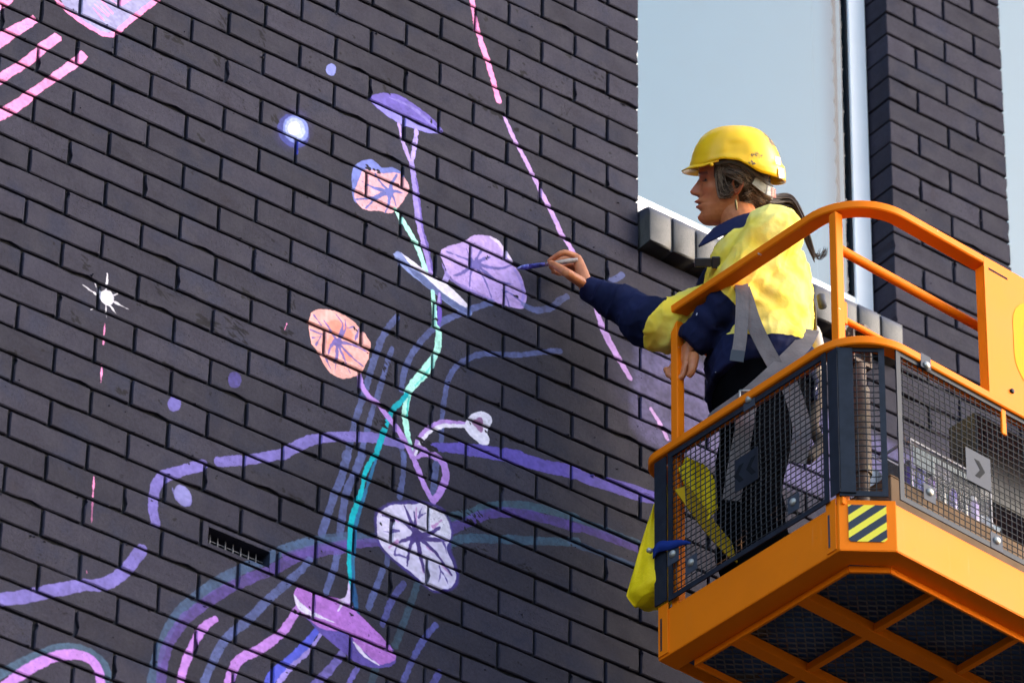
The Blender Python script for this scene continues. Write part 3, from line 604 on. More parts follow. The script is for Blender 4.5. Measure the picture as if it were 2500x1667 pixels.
SCR = [(0.6543,-0.7284,30,0.067,0.04,0.0168,42,0.0053),(0.5845,-0.7502,24,0.031,0.013,0.0128,35,0.0071),(0.4505,-0.7085,14,0.031,0.026,0.0147,55,0.004),(0.1961,-0.7278,14,0.013,0.022,0.0068,60,0.0052),(0.7103,-0.6097,14,0.022,0.018,0.01,70,0.009),(0.8375,-0.6655,10,0.018,0.009,0.009,30,0.0072),(0.469,-0.947,12,0.017,0.009,0.0096,40,0.0078),(0.33,-1.0896,8,0.017,0.009,0.0095,60,0.0068),(0.177,-0.9198,8,0.011,0.013,0.0076,60,0.006),(-0.0079,-1.1168,8,0.013,0.013,0.0065,60,0.005),(0.4247,0.1561,16,0.028,0.012,0.0093,30,0.0074),(0.5285,-0.1489,6,0.009,0.009,0.0071,50,0.0092),(0.5659,0.1532,14,0.014,0.023,0.0104,75,0.0056),(0.5786,0.2854,12,0.014,0.024,0.0116,75,0.0043),(0.7677,0.0336,8,0.012,0.019,0.0104,80,0.0066),(0.7109,0.304,10,0.01,0.029,0.0095,80,0.0043),(0.882,0.2568,14,0.029,0.096,0.0053,70,0.0048),(1.5095,0.42,12,0.03,0.01,0.0111,30,0.011),(1.1359,0.3393,16,0.015,0.029,0.0076,70,0.0044),(1.6164,0.6132,6,0.01,0.01,0.0068,60,0.0081),(1.5933,0.3962,4,0.007,0.007,0.0055,60,0.008),(1.5194,0.1584,6,0.01,0.01,0.0087,60,0.0059),(1.4824,0.7494,8,0.008,0.013,0.0068,70,0.0046),(1.776,0.5441,8,0.031,0.025,0.0226,120,0.0025),(1.4416,0.4354,8,0.015,0.01,0.0088,40,0.0089),(1.8761,0.7356,10,0.031,0.016,0.0057,60,0.0041),(1.7794,0.7596,4,0.01,0.005,0.0057,20,0.0072),(1.096,0.0148,10,0.029,0.005,0.0074,25,0.0067),(1.1398,-0.257,8,0.019,0.007,0.0083,40,0.0075),(1.1386,-0.3742,14,0.019,0.019,0.0062,60,0.0042),(0.8469,-0.5475,16,0.014,0.036,0.0071,80,0.0036),(1.1718,-0.6444,16,0.014,0.027,0.0081,70,0.0046),(1.4215,-0.5335,6,0.012,0.006,0.0052,30,0.0047),(1.1531,-0.8249,18,0.023,0.018,0.007,60,0.0054),(1.3097,-0.8302,14,0.036,0.018,0.0132,35,0.0082),(1.1785,-1.0136,16,0.031,0.018,0.008,40,0.0063),(1.4565,-1.0067,16,0.036,0.027,0.0091,60,0.0045),(1.5059,-1.0101,14,0.041,0.023,0.0071,50,0.0041),(1.6509,-1.0993,12,0.027,0.014,0.0071,30,0.0055),(1.4979,-1.1051,10,0.027,0.009,0.007,30,0.0045),(0.889,-1.1988,12,0.026,0.011,0.0087,30,0.0052),(0.8937,-1.1969,10,0.017,0.007,0.0087,30,0.0061),(1.1254,-0.474,1,0.006,0.006,0.0046,60,0.0042),(1.6791,0.1878,1,0.006,0.006,0.005,60,0.0045),(0.848,-1.3516,1,0.005,0.005,0.0043,80,0.0039),(0.9769,0.3716,2,0.006,0.006,0.0048,20,0.0044),(0.1916,-1.8943,1,0.005,0.005,0.004,80,0.0036),(1.3197,-0.2201,1,0.006,0.006,0.0047,20,0.0043),(2.0298,0.9347,1,0.006,0.006,0.0053,60,0.0047),(0.9147,-0.698,1,0.005,0.005,0.0045,20,0.0041),(1.1045,-1.6364,3,0.005,0.005,0.0043,60,0.0039),(0.2592,0.0534,1,0.006,0.006,0.0046,60,0.0041),(0.2597,-0.422,1,0.005,0.005,0.0044,80,0.004),(1.614,-0.8105,2,0.006,0.006,0.0046,60,0.0042),(0.6736,-1.293,3,0.005,0.005,0.0043,80,0.0039),(1.0434,-0.167,1,0.006,0.006,0.0047,80,0.0042),(0.7807,-0.386,3,0.005,0.005,0.0046,60,0.0041),(0.5533,-1.2257,1,0.005,0.005,0.0043,80,0.0039),(1.6517,0.1341,1,0.006,0.006,0.0049,20,0.0044),(0.3439,-1.5451,2,0.005,0.005,0.0041,60,0.0037),(0.5124,-0.2757,2,0.005,0.005,0.0045,60,0.0041),(0.3654,-0.4874,1,0.005,0.005,0.0044,60,0.004),(1.5086,-0.7056,2,0.006,0.006,0.0046,60,0.0042),(1.446,-1.0546,2,0.005,0.005,0.0045,60,0.0041),(1.8452,0.4784,2,0.006,0.006,0.0051,60,0.0046),(1.7523,0.8644,3,0.006,0.006,0.0052,20,0.0047),(1.7774,0.6677,2,0.006,0.006,0.0051,60,0.0046),(1.3137,-0.9318,1,0.005,0.005,0.0045,60,0.0041),(0.7778,-0.4685,1,0.005,0.005,0.0045,80,0.0041),(0.127,-1.6876,1,0.005,0.005,0.0041,20,0.0037),(0.3016,-1.6272,1,0.005,0.005,0.0041,80,0.0037),(0.9468,-1.5169,2,0.005,0.005,0.0043,60,0.0039),(0.2503,-0.9018,1,0.005,0.005,0.0043,20,0.0039),(0.807,-1.4697,1,0.005,0.005,0.0043,80,0.0038),(0.8414,-1.2187,3,0.005,0.005,0.0043,60,0.0039),(1.6911,-0.5897,2,0.006,0.006,0.0047,20,0.0042),(0.652,-0.9025,2,0.005,0.005,0.0044,60,0.004),(1.6012,-0.201,3,0.006,0.006,0.0048,60,0.0043),(1.632,-1.4202,2,0.005,0.005,0.0045,80,0.004),(1.5933,0.8401,2,0.006,0.006,0.0051,60,0.0046),(1.1665,-1.1557,2,0.005,0.005,0.0044,60,0.004),(0.6049,-0.9744,3,0.005,0.005,0.0044,60,0.0039),(1.9264,0.4694,2,0.006,0.006,0.0051,60,0.0046),(1.0241,-0.9593,1,0.005,0.005,0.0045,60,0.004),(0.2747,-1.3918,3,0.005,0.005,0.0042,20,0.0038),(1.6868,-0.3834,3,0.006,0.006,0.0048,60,0.0043),(1.4469,-0.6961,2,0.006,0.006,0.0046,80,0.0042),(0.1169,-0.3243,1,0.005,0.005,0.0044,20,0.004),(1.0825,-1.4814,3,0.005,0.005,0.0043,20,0.0039),(1.0182,0.4562,2,0.006,0.006,0.0049,20,0.0044),(0.1891,-1.3998,3,0.005,0.005,0.0042,60,0.0037),(0.6369,-1.2324,1,0.005,0.005,0.0043,20,0.0039),(1.8237,-0.674,3,0.006,0.006,0.0047,60,0.0043),(0.8549,-1.5544,2,0.005,0.005,0.0043,20,0.0038),(1.5002,-0.109,2,0.006,0.006,0.0048,80,0.0043),(0.9194,-0.8923,3,0.005,0.005,0.0045,60,0.004),(1.535,-0.2965,1,0.006,0.006,0.0048,20,0.0043),(1.2608,-0.4985,1,0.006,0.006,0.0046,20,0.0042),(0.9683,-0.8728,1,0.005,0.005,0.0045,60,0.004),(0.2585,-0.4935,1,0.005,0.005,0.0044,60,0.004),(1.7981,-1.0833,3,0.006,0.006,0.0046,60,0.0041),(1.502,0.4268,3,0.006,0.006,0.005,60,0.0045),(1.6132,0.6531,2,0.006,0.006,0.0051,60,0.0046),(0.3663,-0.7904,2,0.005,0.005,0.0044,60,0.0039),(0.0922,-0.7099,3,0.005,0.005,0.0043,20,0.0039),(0.0002,-0.8309,3,0.005,0.005,0.0043,20,0.0038),(0.5188,-1.418,3,0.005,0.005,0.0042,20,0.0038),(1.5035,0.1481,2,0.006,0.006,0.0049,60,0.0044),(0.5983,-1.5182,1,0.005,0.005,0.0042,20,0.0038),(1.2923,0.2835,2,0.006,0.006,0.0049,80,0.0044),(0.6664,-0.4453,2,0.005,0.005,0.0045,60,0.0041),(1.6588,-1.159,1,0.005,0.005,0.0045,20,0.0041),(0.5144,-0.9784,1,0.005,0.005,0.0043,80,0.0039),(1.0606,-0.5545,3,0.006,0.006,0.0046,80,0.0041),(1.5922,-0.6944,3,0.006,0.006,0.0047,60,0.0042),(0.4081,-1.842,1,0.005,0.005,0.0041,60,0.0037),(0.8007,-1.1584,1,0.005,0.005,0.0044,80,0.0039),(0.5796,-1.6402,3,0.005,0.005,0.0042,60,0.0038),(1.1508,0.0926,3,0.006,0.006,0.0048,60,0.0043),(1.0259,-0.6815,1,0.005,0.005,0.0045,20,0.0041),(1.1342,-1.5279,1,0.005,0.005,0.0043,80,0.0039),(0.2434,-0.1487,1,0.005,0.005,0.0045,60,0.0041),(1.3822,-0.9498,1,0.005,0.005,0.0045,20,0.0041),(1.5461,-0.7137,1,0.006,0.006,0.0046,60,0.0042),(1.8406,-0.7734,1,0.006,0.006,0.0047,60,0.0042),(1.0343,0.4028,1,0.006,0.006,0.0049,80,0.0044),(0.7246,-1.3355,1,0.005,0.005,0.0043,80,0.0039),(0.8506,-1.1836,3,0.005,0.005,0.0044,20,0.0039),(0.6369,-0.7874,2,0.005,0.005,0.0044,80,0.004),(0.8556,-0.4382,2,0.005,0.005,0.0046,20,0.0041),(1.525,-0.4009,1,0.006,0.006,0.0047,60,0.0043),(0.4533,0.0839,2,0.006,0.006,0.0046,80,0.0042),(1.8568,0.3004,3,0.006,0.006,0.005,80,0.0045),(0.206,-1.8348,2,0.005,0.005,0.004,20,0.0036),(1.5592,-0.0791,1,0.006,0.006,0.0048,80,0.0044),(1.3336,-0.4025,3,0.006,0.006,0.0047,60,0.0042),(0.0828,-1.0641,3,0.005,0.005,0.0042,20,0.0038),(2.0119,0.7148,1,0.006,0.006,0.0052,80,0.0047),(0.0258,-0.5996,3,0.005,0.005,0.0043,20,0.0039),(1.7334,0.6208,1,0.006,0.006,0.0051,60,0.0046),(0.8882,-0.8268,3,0.005,0.005,0.0045,60,0.004),(1.7573,0.6464,2,0.006,0.006,0.0051,80,0.0046),(0.9391,-1.3011,1,0.005,0.005,0.0043,80,0.0039),(1.0789,-0.3662,1,0.006,0.006,0.0046,20,0.0042),(-0.0589,-0.1316,1,0.005,0.005,0.0045,60,0.004),(0.6451,-1.4149,3,0.005,0.005,0.0042,60,0.0038),(0.8447,-0.7858,3,0.005,0.005,0.0045,60,0.004),(0.4484,-1.393,1,0.005,0.005,0.0042,20,0.0038),(0.8315,-0.9657,3,0.005,0.005,0.0044,20,0.004),(1.122,-0.4169,1,0.006,0.006,0.0046,60,0.0042),(1.1318,-1.302,1,0.005,0.005,0.0044,60,0.0039),(0.2591,-0.6571,1,0.005,0.005,0.0044,80,0.0039),(0.4862,-1.8707,1,0.005,0.005,0.0041,80,0.0037),(0.2623,-1.0822,1,0.005,0.005,0.0043,20,0.0038),(1.75,0.4731,1,0.006,0.006,0.0051,80,0.0045),(0.8997,-1.548,2,0.005,0.005,0.0043,20,0.0038),(0.3482,-1.3524,3,0.005,0.005,0.0042,20,0.0038),(1.1503,0.4637,1,0.006,0.006,0.0049,80,0.0044),(1.3203,-0.8279,1,0.005,0.005,0.0046,60,0.0041),(0.3726,-0.27,1,0.005,0.005,0.0045,20,0.0041),(0.4795,-0.442,2,0.005,0.005,0.0045,20,0.004),(0.9788,-1.643,3,0.005,0.005,0.0043,20,0.0038),(0.0697,-1.5873,1,0.005,0.005,0.0041,60,0.0037),(0.7524,-1.1667,3,0.005,0.005,0.0043,60,0.0039),(0.6063,-1.0682,1,0.005,0.005,0.0043,20,0.0039),(1.4095,-1.1321,1,0.005,0.005,0.0045,20,0.004),(0.7283,-0.4599,1,0.005,0.005,0.0045,80,0.0041),(0.7638,0.2677,1,0.006,0.006,0.0048,60,0.0043),(1.2333,-0.4719,3,0.006,0.006,0.0046,80,0.0042),(1.0173,-1.0287,2,0.005,0.005,0.0044,80,0.004),(0.8882,-1.7454,1,0.005,0.005,0.0042,20,0.0038),(0.4503,-1.0713,2,0.005,0.005,0.0043,60,0.0039),(0.1066,-1.0576,3,0.005,0.005,0.0042,20,0.0038),(0.9796,-1.3291,1,0.005,0.005,0.0043,60,0.0039),(0.3938,0.0585,1,0.006,0.006,0.0046,60,0.0042),(0.8237,-0.405,2,0.005,0.005,0.0046,60,0.0041),(0.8612,-0.5418,1,0.005,0.005,0.0045,80,0.0041),(0.3676,-0.3704,1,0.005,0.005,0.0045,80,0.004),(0.6054,0.149,3,0.006,0.006,0.0047,80,0.0042),(1.3102,0.4671,1,0.006,0.006,0.0049,60,0.0045),(0.6571,-1.3677,1,0.005,0.005,0.0043,80,0.0038),(1.4545,-0.8516,1,0.006,0.006,0.0046,20,0.0041),(0.3837,-0.7399,1,0.005,0.005,0.0044,20,0.0039),(1.3071,-0.3945,2,0.006,0.006,0.0047,60,0.0042),(0.0874,-0.3621,1,0.005,0.005,0.0044,80,0.004),(0.1881,-0.304,1,0.005,0.005,0.0045,60,0.004),(0.7676,-1.208,2,0.005,0.005,0.0043,60,0.0039),(1.4656,0.4443,3,0.006,0.006,0.005,20,0.0045),(1.8621,-1.0348,3,0.006,0.006,0.0046,80,0.0042),(0.0398,-0.5242,3,0.005,0.005,0.0044,80,0.0039),(0.1,0.0963,1,0.005,0.005,0.0046,60,0.0041),(1.8028,-0.9613,1,0.006,0.006,0.0046,20,0.0042)]

DK = (22, 19, 27); rs_ = random.Random(9)
for x_, z_, n_, sx_, sz_, L_, ang_, w_ in SCR:
    for _ in range(n_):
        px_, pz_ = x_ + rs_.uniform(-sx_, sx_), z_ + rs_.uniform(-sz_, sz_); l_ = L_ * rs_.uniform(.3, 1)
        # image slope to wall slope: falling to the right in the picture is level on the wall
        a_ = math.radians(-ang_ + 25 + rs_.uniform(-28, 28))
        S(DK, .96, [w_ * .5, w_ * rs_.uniform(.8, 1.6), w_ * .4], [(px_ - l_ * math.cos(a_), pz_ - l_ * math.sin(a_)), (px_, pz_), (px_ + l_ * math.cos(a_), pz_ + l_ * math.sin(a_) + rs_.uniform(-.002, .002))], rough=.002)

mural_img = bpy.data.images.new("mural_paint", MW, MH, alpha=True)
mural_img.alpha_mode = 'CHANNEL_PACKED'
mural_img.pixels.foreach_set(PAINT.ravel())
mural_img.pack()


def wall_material(name, base, paint_gain, pits, mortar=False):
    k = NT(name)
    geo = k.n("NewGeometry"); pos = geo.outputs["Position"]; nrm = geo.outputs["Normal"]
    info = k.n("ObjectInfo").outputs["Random"]
    isl = geo.outputs["Random Per Island"]
    sp = k.n("SeparateXYZ"); k.l(pos, sp.inputs[0])
    cb = k.n("CombineXYZ")
    k.l(k.math('DIVIDE', k.math('SUBTRACT', sp.outputs[0], MX0), MX1 - MX0), cb.inputs[0])
    k.l(k.math('DIVIDE', k.math('SUBTRACT', sp.outputs[2], MZ0), MZ1 - MZ0), cb.inputs[1])
    im = k.n("TexImage", image=mural_img, extension='CLIP'); k.l(cb.outputs[0], im.inputs[0])
    sn = k.n("SeparateXYZ"); k.l(nrm, sn.inputs[0])
    facing = k.ramp(k.math('MULTIPLY', sn.outputs[1], -1.0), 0.15, 0.75)
    # each brick took the grey paint a little differently
    rnd = k.math('FRACT', k.math('ADD', info, isl)) if not mortar else None
    big = k.noise(pos, 2.2, 4); mid = k.noise(pos, 14.0, 6, 0.65); fine = k.noise(pos, 330.0, 3)
    c = k.mix(k.ramp(big, 0.35, 0.65), tuple(x * 0.9 for x in base[:3]) + (1,), tuple(x * 1.08 for x in base[:3]) + (1,))
    warm = (base[0] * 1.06, base[1] * 0.98, base[2] * 0.84, 1)
    c = k.mix(k.ramp(mid, 0.52, 0.72), c, warm)
    cool = (base[0] * 0.92, base[1] * 1.03, base[2] * 1.12, 1)
    c = k.mix(k.ramp(k.noise(pos, 7.0, 5, 0.6), 0.50, 0.66), c, cool)
    gr = k.n('MapRange'); k.l(k.noise(pos, 100.0, 5, 0.85), gr.inputs[0]); gr.inputs[1].default_value = 0.3; gr.inputs[2].default_value = 0.7; gr.inputs[3].default_value = 0.66; gr.inputs[4].default_value = 1.34
    hg = k.n('HueSaturation'); k.l(gr.outputs[0], hg.inputs['Value']); k.l(c, hg.inputs['Color']); c = hg.outputs[0]
    if rnd is not None:
        v = k.n("MapRange"); k.l(rnd, v.inputs[0]); v.inputs[3].default_value = 0.80; v.inputs[4].default_value = 1.18
        hv = k.n("HueSaturation"); k.l(v.outputs[0], hv.inputs["Value"]); k.l(c, hv.inputs["Color"]); c = hv.outputs[0]
    # pitted bricks where the paint skipped
    pit = k.ramp(k.noise(pos, 190.0, 3, 0.6), 0.60, 0.66)
    if rnd is not None:
        pm = k.math('MULTIPLY', pit, k.math('ADD', k.ramp(k.noise(pos, 5.0, 2), 0.52, 0.66), k.ramp(rnd, 0.80, 0.84), clamp=True))
    else:
        pm = pit
    c = k.mix(k.math('MULTIPLY', pm, pits), c, (0.012, 0.011, 0.011, 1))
    # scuffs: short vertical flecks, dirt
    fl = k.ramp(k.noise(k.scale(pos, (110, 60, 45)), 1.0, 5, 0.75), 0.645, 0.685)
    c = k.mix(k.math('MULTIPLY', fl, 0.8), c, (0.016, 0.014, 0.013, 1))
    a = k.math('MULTIPLY', k.math('MULTIPLY', im.outputs["Alpha"], paint_gain), k.math('ADD', k.math('MULTIPLY', facing, 0.75), 0.25))
    worn = k.math('SUBTRACT', 1.0, k.math('MULTIPLY', k.math('ADD', k.math('MULTIPLY', pm, 0.8), fl, clamp=True), 0.55))
    ic = k.mix(1.0, im.outputs["Color"], (0.76, 0.76, 0.73, 1), 'MULTIPLY')
    if mortar:
        c = k.mix(k.ramp(k.noise(pos, 2.6, 3), 0.54, 0.66), c, (0.030, 0.028, 0.038, 1))
    pc = k.mix(0.55, ic, (0.02, 0.01, 0.06, 1)) if mortar else ic
    c = k.mix(k.math('MULTIPLY', a, worn), c, pc)
    k.l(c, k.b.inputs["Base Color"])
    r = k.n("MapRange"); k.l(mid, r.inputs[0]); r.inputs[1].default_value = 0.3; r.inputs[2].default_value = 0.7
    r.inputs[3].default_value = 0.74; r.inputs[4].default_value = 0.92
    k.l(r.outputs[0], k.b.inputs["Roughness"])
    b = k.bump(k.noise(pos, 30.0, 3, 0.5), 0.10, 0.004)
    drip = k.noise(k.scale(pos, (120, 60, 18)), 1.0, 4, 0.6)
    b = k.bump(drip, 0.10, 0.002, b)
    b = k.bump(fine, 0.42, 0.0014, b)
    k.b.inputs['Specular IOR Level'].default_value = 0.16
    b = k.bump(k.math('ADD', k.math('MULTIPLY', pm, -1.0), k.math('MULTIPLY', fl, -1.0)), 0.6, 0.0015, b)
    k.l(b, k.b.inputs["Normal"])
    return k.m


M_BRICK = wall_material("painted_brick", (0.0225, 0.0202, 0.0325, 1), 1.0, 0.9)
M_MORTAR = wall_material("painted_mortar", (0.006, 0.0056, 0.007, 1), 0.42, 0.5, mortar=True)


def sill_mat():
    k = NT("sill_brick_paint"); pos = k.n("NewGeometry").outputs["Position"]
    rnd = k.n("ObjectInfo").outputs["Random"]
    c = k.mix(k.ramp(k.noise(pos, 16.0, 5), 0.35, 0.65), (0.056, 0.052, 0.046, 1), (0.080, 0.074, 0.066, 1))
    # overspray of the slate wall paint lies on the upper roll
    sp = k.n("SeparateXYZ"); k.l(pos, sp.inputs[0])
    c = k.mix(k.ramp(k.math('ADD', sp.outputs[2], k.math('MULTIPLY', k.noise(pos, 30.0, 4), 0.04)), 0.285, 0.325), c, (0.034, 0.036, 0.058, 1))
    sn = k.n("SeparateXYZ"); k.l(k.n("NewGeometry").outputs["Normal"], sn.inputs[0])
    c = k.mix(k.ramp(k.math('MULTIPLY', sn.outputs[2], -1.0), 0.4, 0.7), c, (0.012, 0.012, 0.014, 1))  # deep shade under the sill put into the colour of downward faces
    pit = k.ramp(k.noise(pos, 170.0, 4, 0.7), 0.56, 0.64)
    c = k.mix(k.math('MULTIPLY', pit, 0.65), c, (0.03, 0.028, 0.026, 1))
    k.l(c, k.b.inputs["Base Color"]); k.b.inputs["Roughness"].default_value = 0.6
    b = k.bump(k.noise(pos, 300.0, 3), 0.5, 0.002)
    k.l(k.bump(pit, -0.8, 0.003, b), k.b.inputs["Normal"])
    return k.m


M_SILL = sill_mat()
M_FRAME = simple("white_window_paint", (0.88, 0.87, 0.86, 1), 0.5, var=0.02, vscale=8, bump=0.15, bscale=40, dirt=(0.55, 0.52, 0.5, 1), dirt_lo=0.70)
M_GASKET = simple("black_rubber", (0.010, 0.011, 0.014, 1), 0.7, spec=0.08)
M_ROOM = simple("dark_room", (0.02, 0.035, 0.045, 1), 0.9)
M_BLIND = fabric("pale_blind_cloth", (0.20, 0.36, 0.46, 1), var=0.02, fold=0.02)


def glass_mat():
    k = NT("window_glass")
    tr = k.n("BsdfTransparent"); tr.inputs[0].default_value = (0.88, 0.965, 0.985, 1)
    gl = k.n("BsdfGlossy"); gl.inputs["Roughness"].default_value = 0.0
    fr = k.n("Fresnel"); fr.inputs[0].default_value = 1.52
    f2 = k.math('MULTIPLY', fr.outputs[0], 1.15, clamp=True)     # two surfaces of the sheet
    mx = k.n("MixShader"); k.l(f2, mx.inputs[0]); k.l(tr.outputs[0], mx.inputs[1]); k.l(gl.outputs[0], mx.inputs[2])
    k.l(mx.outputs[0], k.out.inputs[0])
    return k.m


M_GLASS = glass_mat()

# ------------------------------------------------------------------ ground and building
GZ = -11.55
g = MB()
g.add([(-60, -60, GZ), (60, -60, GZ), (60, 0.25, GZ), (-60, 0.25, GZ)], [(0, 1, 2, 3)])
g.add([(-1500, -1500, GZ - 0.02), (1500, -1500, GZ - 0.02), (1500, 1500, GZ - 0.02), (-1500, 1500, GZ - 0.02)], [(0, 1, 2, 3)])
M_GROUND = simple("worn_concrete", (0.028, 0.027, 0.026, 1), 0.85, vscale=0.6, var=0.2)
tag(g.build("ground", M_GROUND, fix=False), kind="structure")

HB, CH = 0.12, 0.086            # half brick and course with their joints
X17, X25, X29 = 17 * HB, 25 * HB, 29 * HB
SILL_Z = 2 * CH

building = empty("brick_building", (1.5, 0.0, GZ))
tag(building, "dark slate painted brick building with a half finished mural of glowing flowers", "building")
BO = np.array([1.5, 0.0, GZ])


def in_b(mb):
    mb.v = [tuple(np.array(p) - BO) for p in mb.v]
    return mb


VENT = (-17, 5)     # course, left half-brick index of the air vent

# mortar bodies, recessed behind the brick faces
mo = MB()
MY = 0.0100
vzc = (VENT[0] + 0.5) * CH; vxa, vxb = VENT[1] * HB + 0.012, VENT[1] * HB + 0.228
mo.box((-3.0, MY, GZ), (X17 - 0.013, 0.35, vzc - 0.033)); mo.box((-3.0, MY, vzc + 0.033), (X17 - 0.013, 0.35, 4.0))
mo.box((-3.0, MY, vzc - 0.0329), (vxa, 0.35, vzc + 0.0329)); mo.box((vxb, MY, vzc - 0.0329), (X17 - 0.013, 0.35, vzc + 0.0329))
mo.box((X17 - 0.0125, MY, GZ), (6.0, 0.35, SILL_Z - 0.008))
mo.box((X25 + 0.013, MY, SILL_Z - 0.0075), (X29 - 0.013, 0.35, 4.0))
mo.box((X29 + 1.0, MY, SILL_Z - 0.0075), (6.0, 0.35, 4.0))
mo.box((-3.0, 0.36, GZ), (6.0, 0.8, SILL_Z - 0.3))
in_b(mo).build("mortar", M_MORTAR, building)


def brick_mesh(L, seed, rough=1.0):
    """one brick: irregular face outline, rounded arris, body going back into the wall; origin at the face centre"""
    r = random.Random(seed)
    hx, hz = L / 2, 0.0390
    n_long = 7 if L > 0.15 else 4
    ring = []
    def jit(s): return (r.random() - 0.5) * 2 * s
    def side(a, b, k):
        for i in range(k):
            t = i / k
            yield (a[0] + (b[0] - a[0]) * t + jit(0.0007), a[1] + (b[1] - a[1]) * t + jit(0.0009))
    c = 0.0016
    P = [(-hx + c, -hz), (hx - c, -hz), (hx, -hz + c), (hx, hz - c), (hx - c, hz), (-hx + c, hz), (-hx, hz - c), (-hx, -hz + c)]
    for i in range(8):
        ring.extend(side(P[i], P[(i + 1) % 8], (n_long - 1) if i in (0, 4) else (3 if i in (2, 6) else 1)))
    n = len(ring)
    chip = r.randrange(n) if r.random() < 0.55 else -1
    v = []; f = []
    for k, (x, z) in enumerate(ring):
        e = 0.0
        if k == chip: e = 0.004 + 0.004 * r.random()
        v.append((x * (1 - e / hx), 0.0026 + jit(0.0006), z * (1 - e / hz)))
    for k, (x, z) in enumerate(ring):
        e = 0.0022 + abs(jit(0.0010)) + (0.004 if k == chip else 0)
        v.append((x * (1 - e / hx), jit(0.0006), z * (1 - e / hz)))
    for x, z in ring: v.append((x, 0.103, z))
    for k in range(n):
        k2 = (k + 1) % n
        f.append((k, k2, n + k2, n + k)); f.append((2 * n + k, 2 * n + k2, k2, k))
    f.append(tuple(n + k for k in range(n)))
    return v, f


BANK = {False: [brick_mesh(0.2315, 100 + i) for i in range(12)], True: [brick_mesh(0.1110, 200 + i) for i in range(6)]}
BMESH = {}
for half in BANK:
    BMESH[half] = []
    for v, f in BANK[half]:
        m = MB(); m.add(v, f); me = m.mesh("brick", M_BRICK)
        BMESH[half].append(me)


cells = []
for c in range(-30, 27):
    z = c * CH
    par = c % 2
    def runs(h0, h1):
        h = h0
        while h < h1:
            step = 2 if (h - par) % 2 == 0 else 1
            e = min(h + step, h1)
            yield h, e
            h = e
    spans = [(-4 - (par), 17), (25, 29)] if c >= 2 else [(-4 - par, 40)]
    for a, b in spans:
        for h, e in runs(a, b):
            if c == VENT[0] and h == VENT[1]: continue
            cells.append((c, h, e))

R3 = np.array(CAM_R)


def image_box(c, h, e):
    P = np.array([(h * HB, 0, c * CH), (e * HB, 0, c * CH), (e * HB, 0, c * CH + CH), (h * HB, 0, c * CH + CH)])
    d = (P - np.array(CAM_C)) @ R3.T
    x = d[:, 0] / d[:, 2] * 203.45 / 36; y = d[:, 1] / d[:, 2] * 203.45 / 36
    vis = (x.max() > -0.5) and (x.min() < 0.5) and (y.max() > -0.3335) and (y.min() < 0.3335)
    cx = np.clip(x, -0.5, 0.5); cy = np.clip(y, -0.3335, 0.3335)
    return vis, (cx.max() - cx.min()) * (cy.max() - cy.min())


ranked = []
for cell in cells:
    vis, area = image_box(*cell)
    # bricks behind the platform are partly covered
    cov = cell[0] < 4 and cell[1] > 17
    ranked.append((not vis, cov, -area, cell))
ranked.sort(key=lambda t: t[:3])
rest = MB()
for i, (nv, cov, area, (c, h, e)) in enumerate(ranked):
    half = (e - h) == 1
    k = rng.randint(len(BANK[half]))
    px = (h + e) / 2 * HB; pz = c * CH + CH / 2
    dy = rng.uniform(-0.0012, 0.0012); ry = math.radians(rng.uniform(-0.35, 0.35)); dz = rng.uniform(-0.0008, 0.0008)
    if i < 300 and not nv:
        o = bpy.data.objects.new("brick", BMESH[half][k])
        o.location = Vector((px, dy, pz + dz)) - Vector(BO); o.rotation_euler = (rng.uniform(-0.008, 0.008), ry, rng.uniform(-0.004, 0.004))
        link(o, building)
    else:
        v, f = BANK[half][k]
        ca, sa = math.cos(ry), math.sin(ry)
        rest.add([(px + x * ca + z * sa - BO[0], y + dy, pz + dz - x * sa + z * ca - BO[2]) for x, y, z in v], f)
tag(rest.build("brickwork", M_BRICK, building), kind="stuff")

# crumbs and smears of mortar and paint left standing on the brick faces
cr = MB(); rc = random.Random(21)
octa = [(0, 1, 2), (0, 2, 3), (0, 3, 4), (0, 4, 1)]
for i in range(900):
    x_ = rc.uniform(-.2, 3.45); c_ = rc.randrange(-24, 22)
    z_ = c_ * CH + (rc.choice([.006, .006, .008, .079, .075]) if rc.random() < .7 else rc.uniform(.01, .076))
    if z_ > SILL_Z - .02 and (X17 - .02 < x_ < X25 + .02): continue
    s_ = rc.uniform(.0012, .0045) * (1 if rc.random() < .92 else 2.0); sx_, sz_ = s_ * rc.uniform(.7, 2.2), s_ * rc.uniform(.5, 1.0)
    v_ = [(x_ + rc.uniform(-.3, .3) * sx_, -s_ * rc.uniform(.5, 1.0), z_ + rc.uniform(-.3, .3) * sz_)] + [(x_ + sx_ * math.cos(a_) * rc.uniform(.7, 1.2), .0012, z_ + sz_ * math.sin(a_) * rc.uniform(.7, 1.2)) for a_ in (0.3, 1.9, 3.4, 5.0)]
    cr.add(v_, octa)
tag(in_b(cr).build("paint_crumbs", M_BRICK, building), kind="stuff")

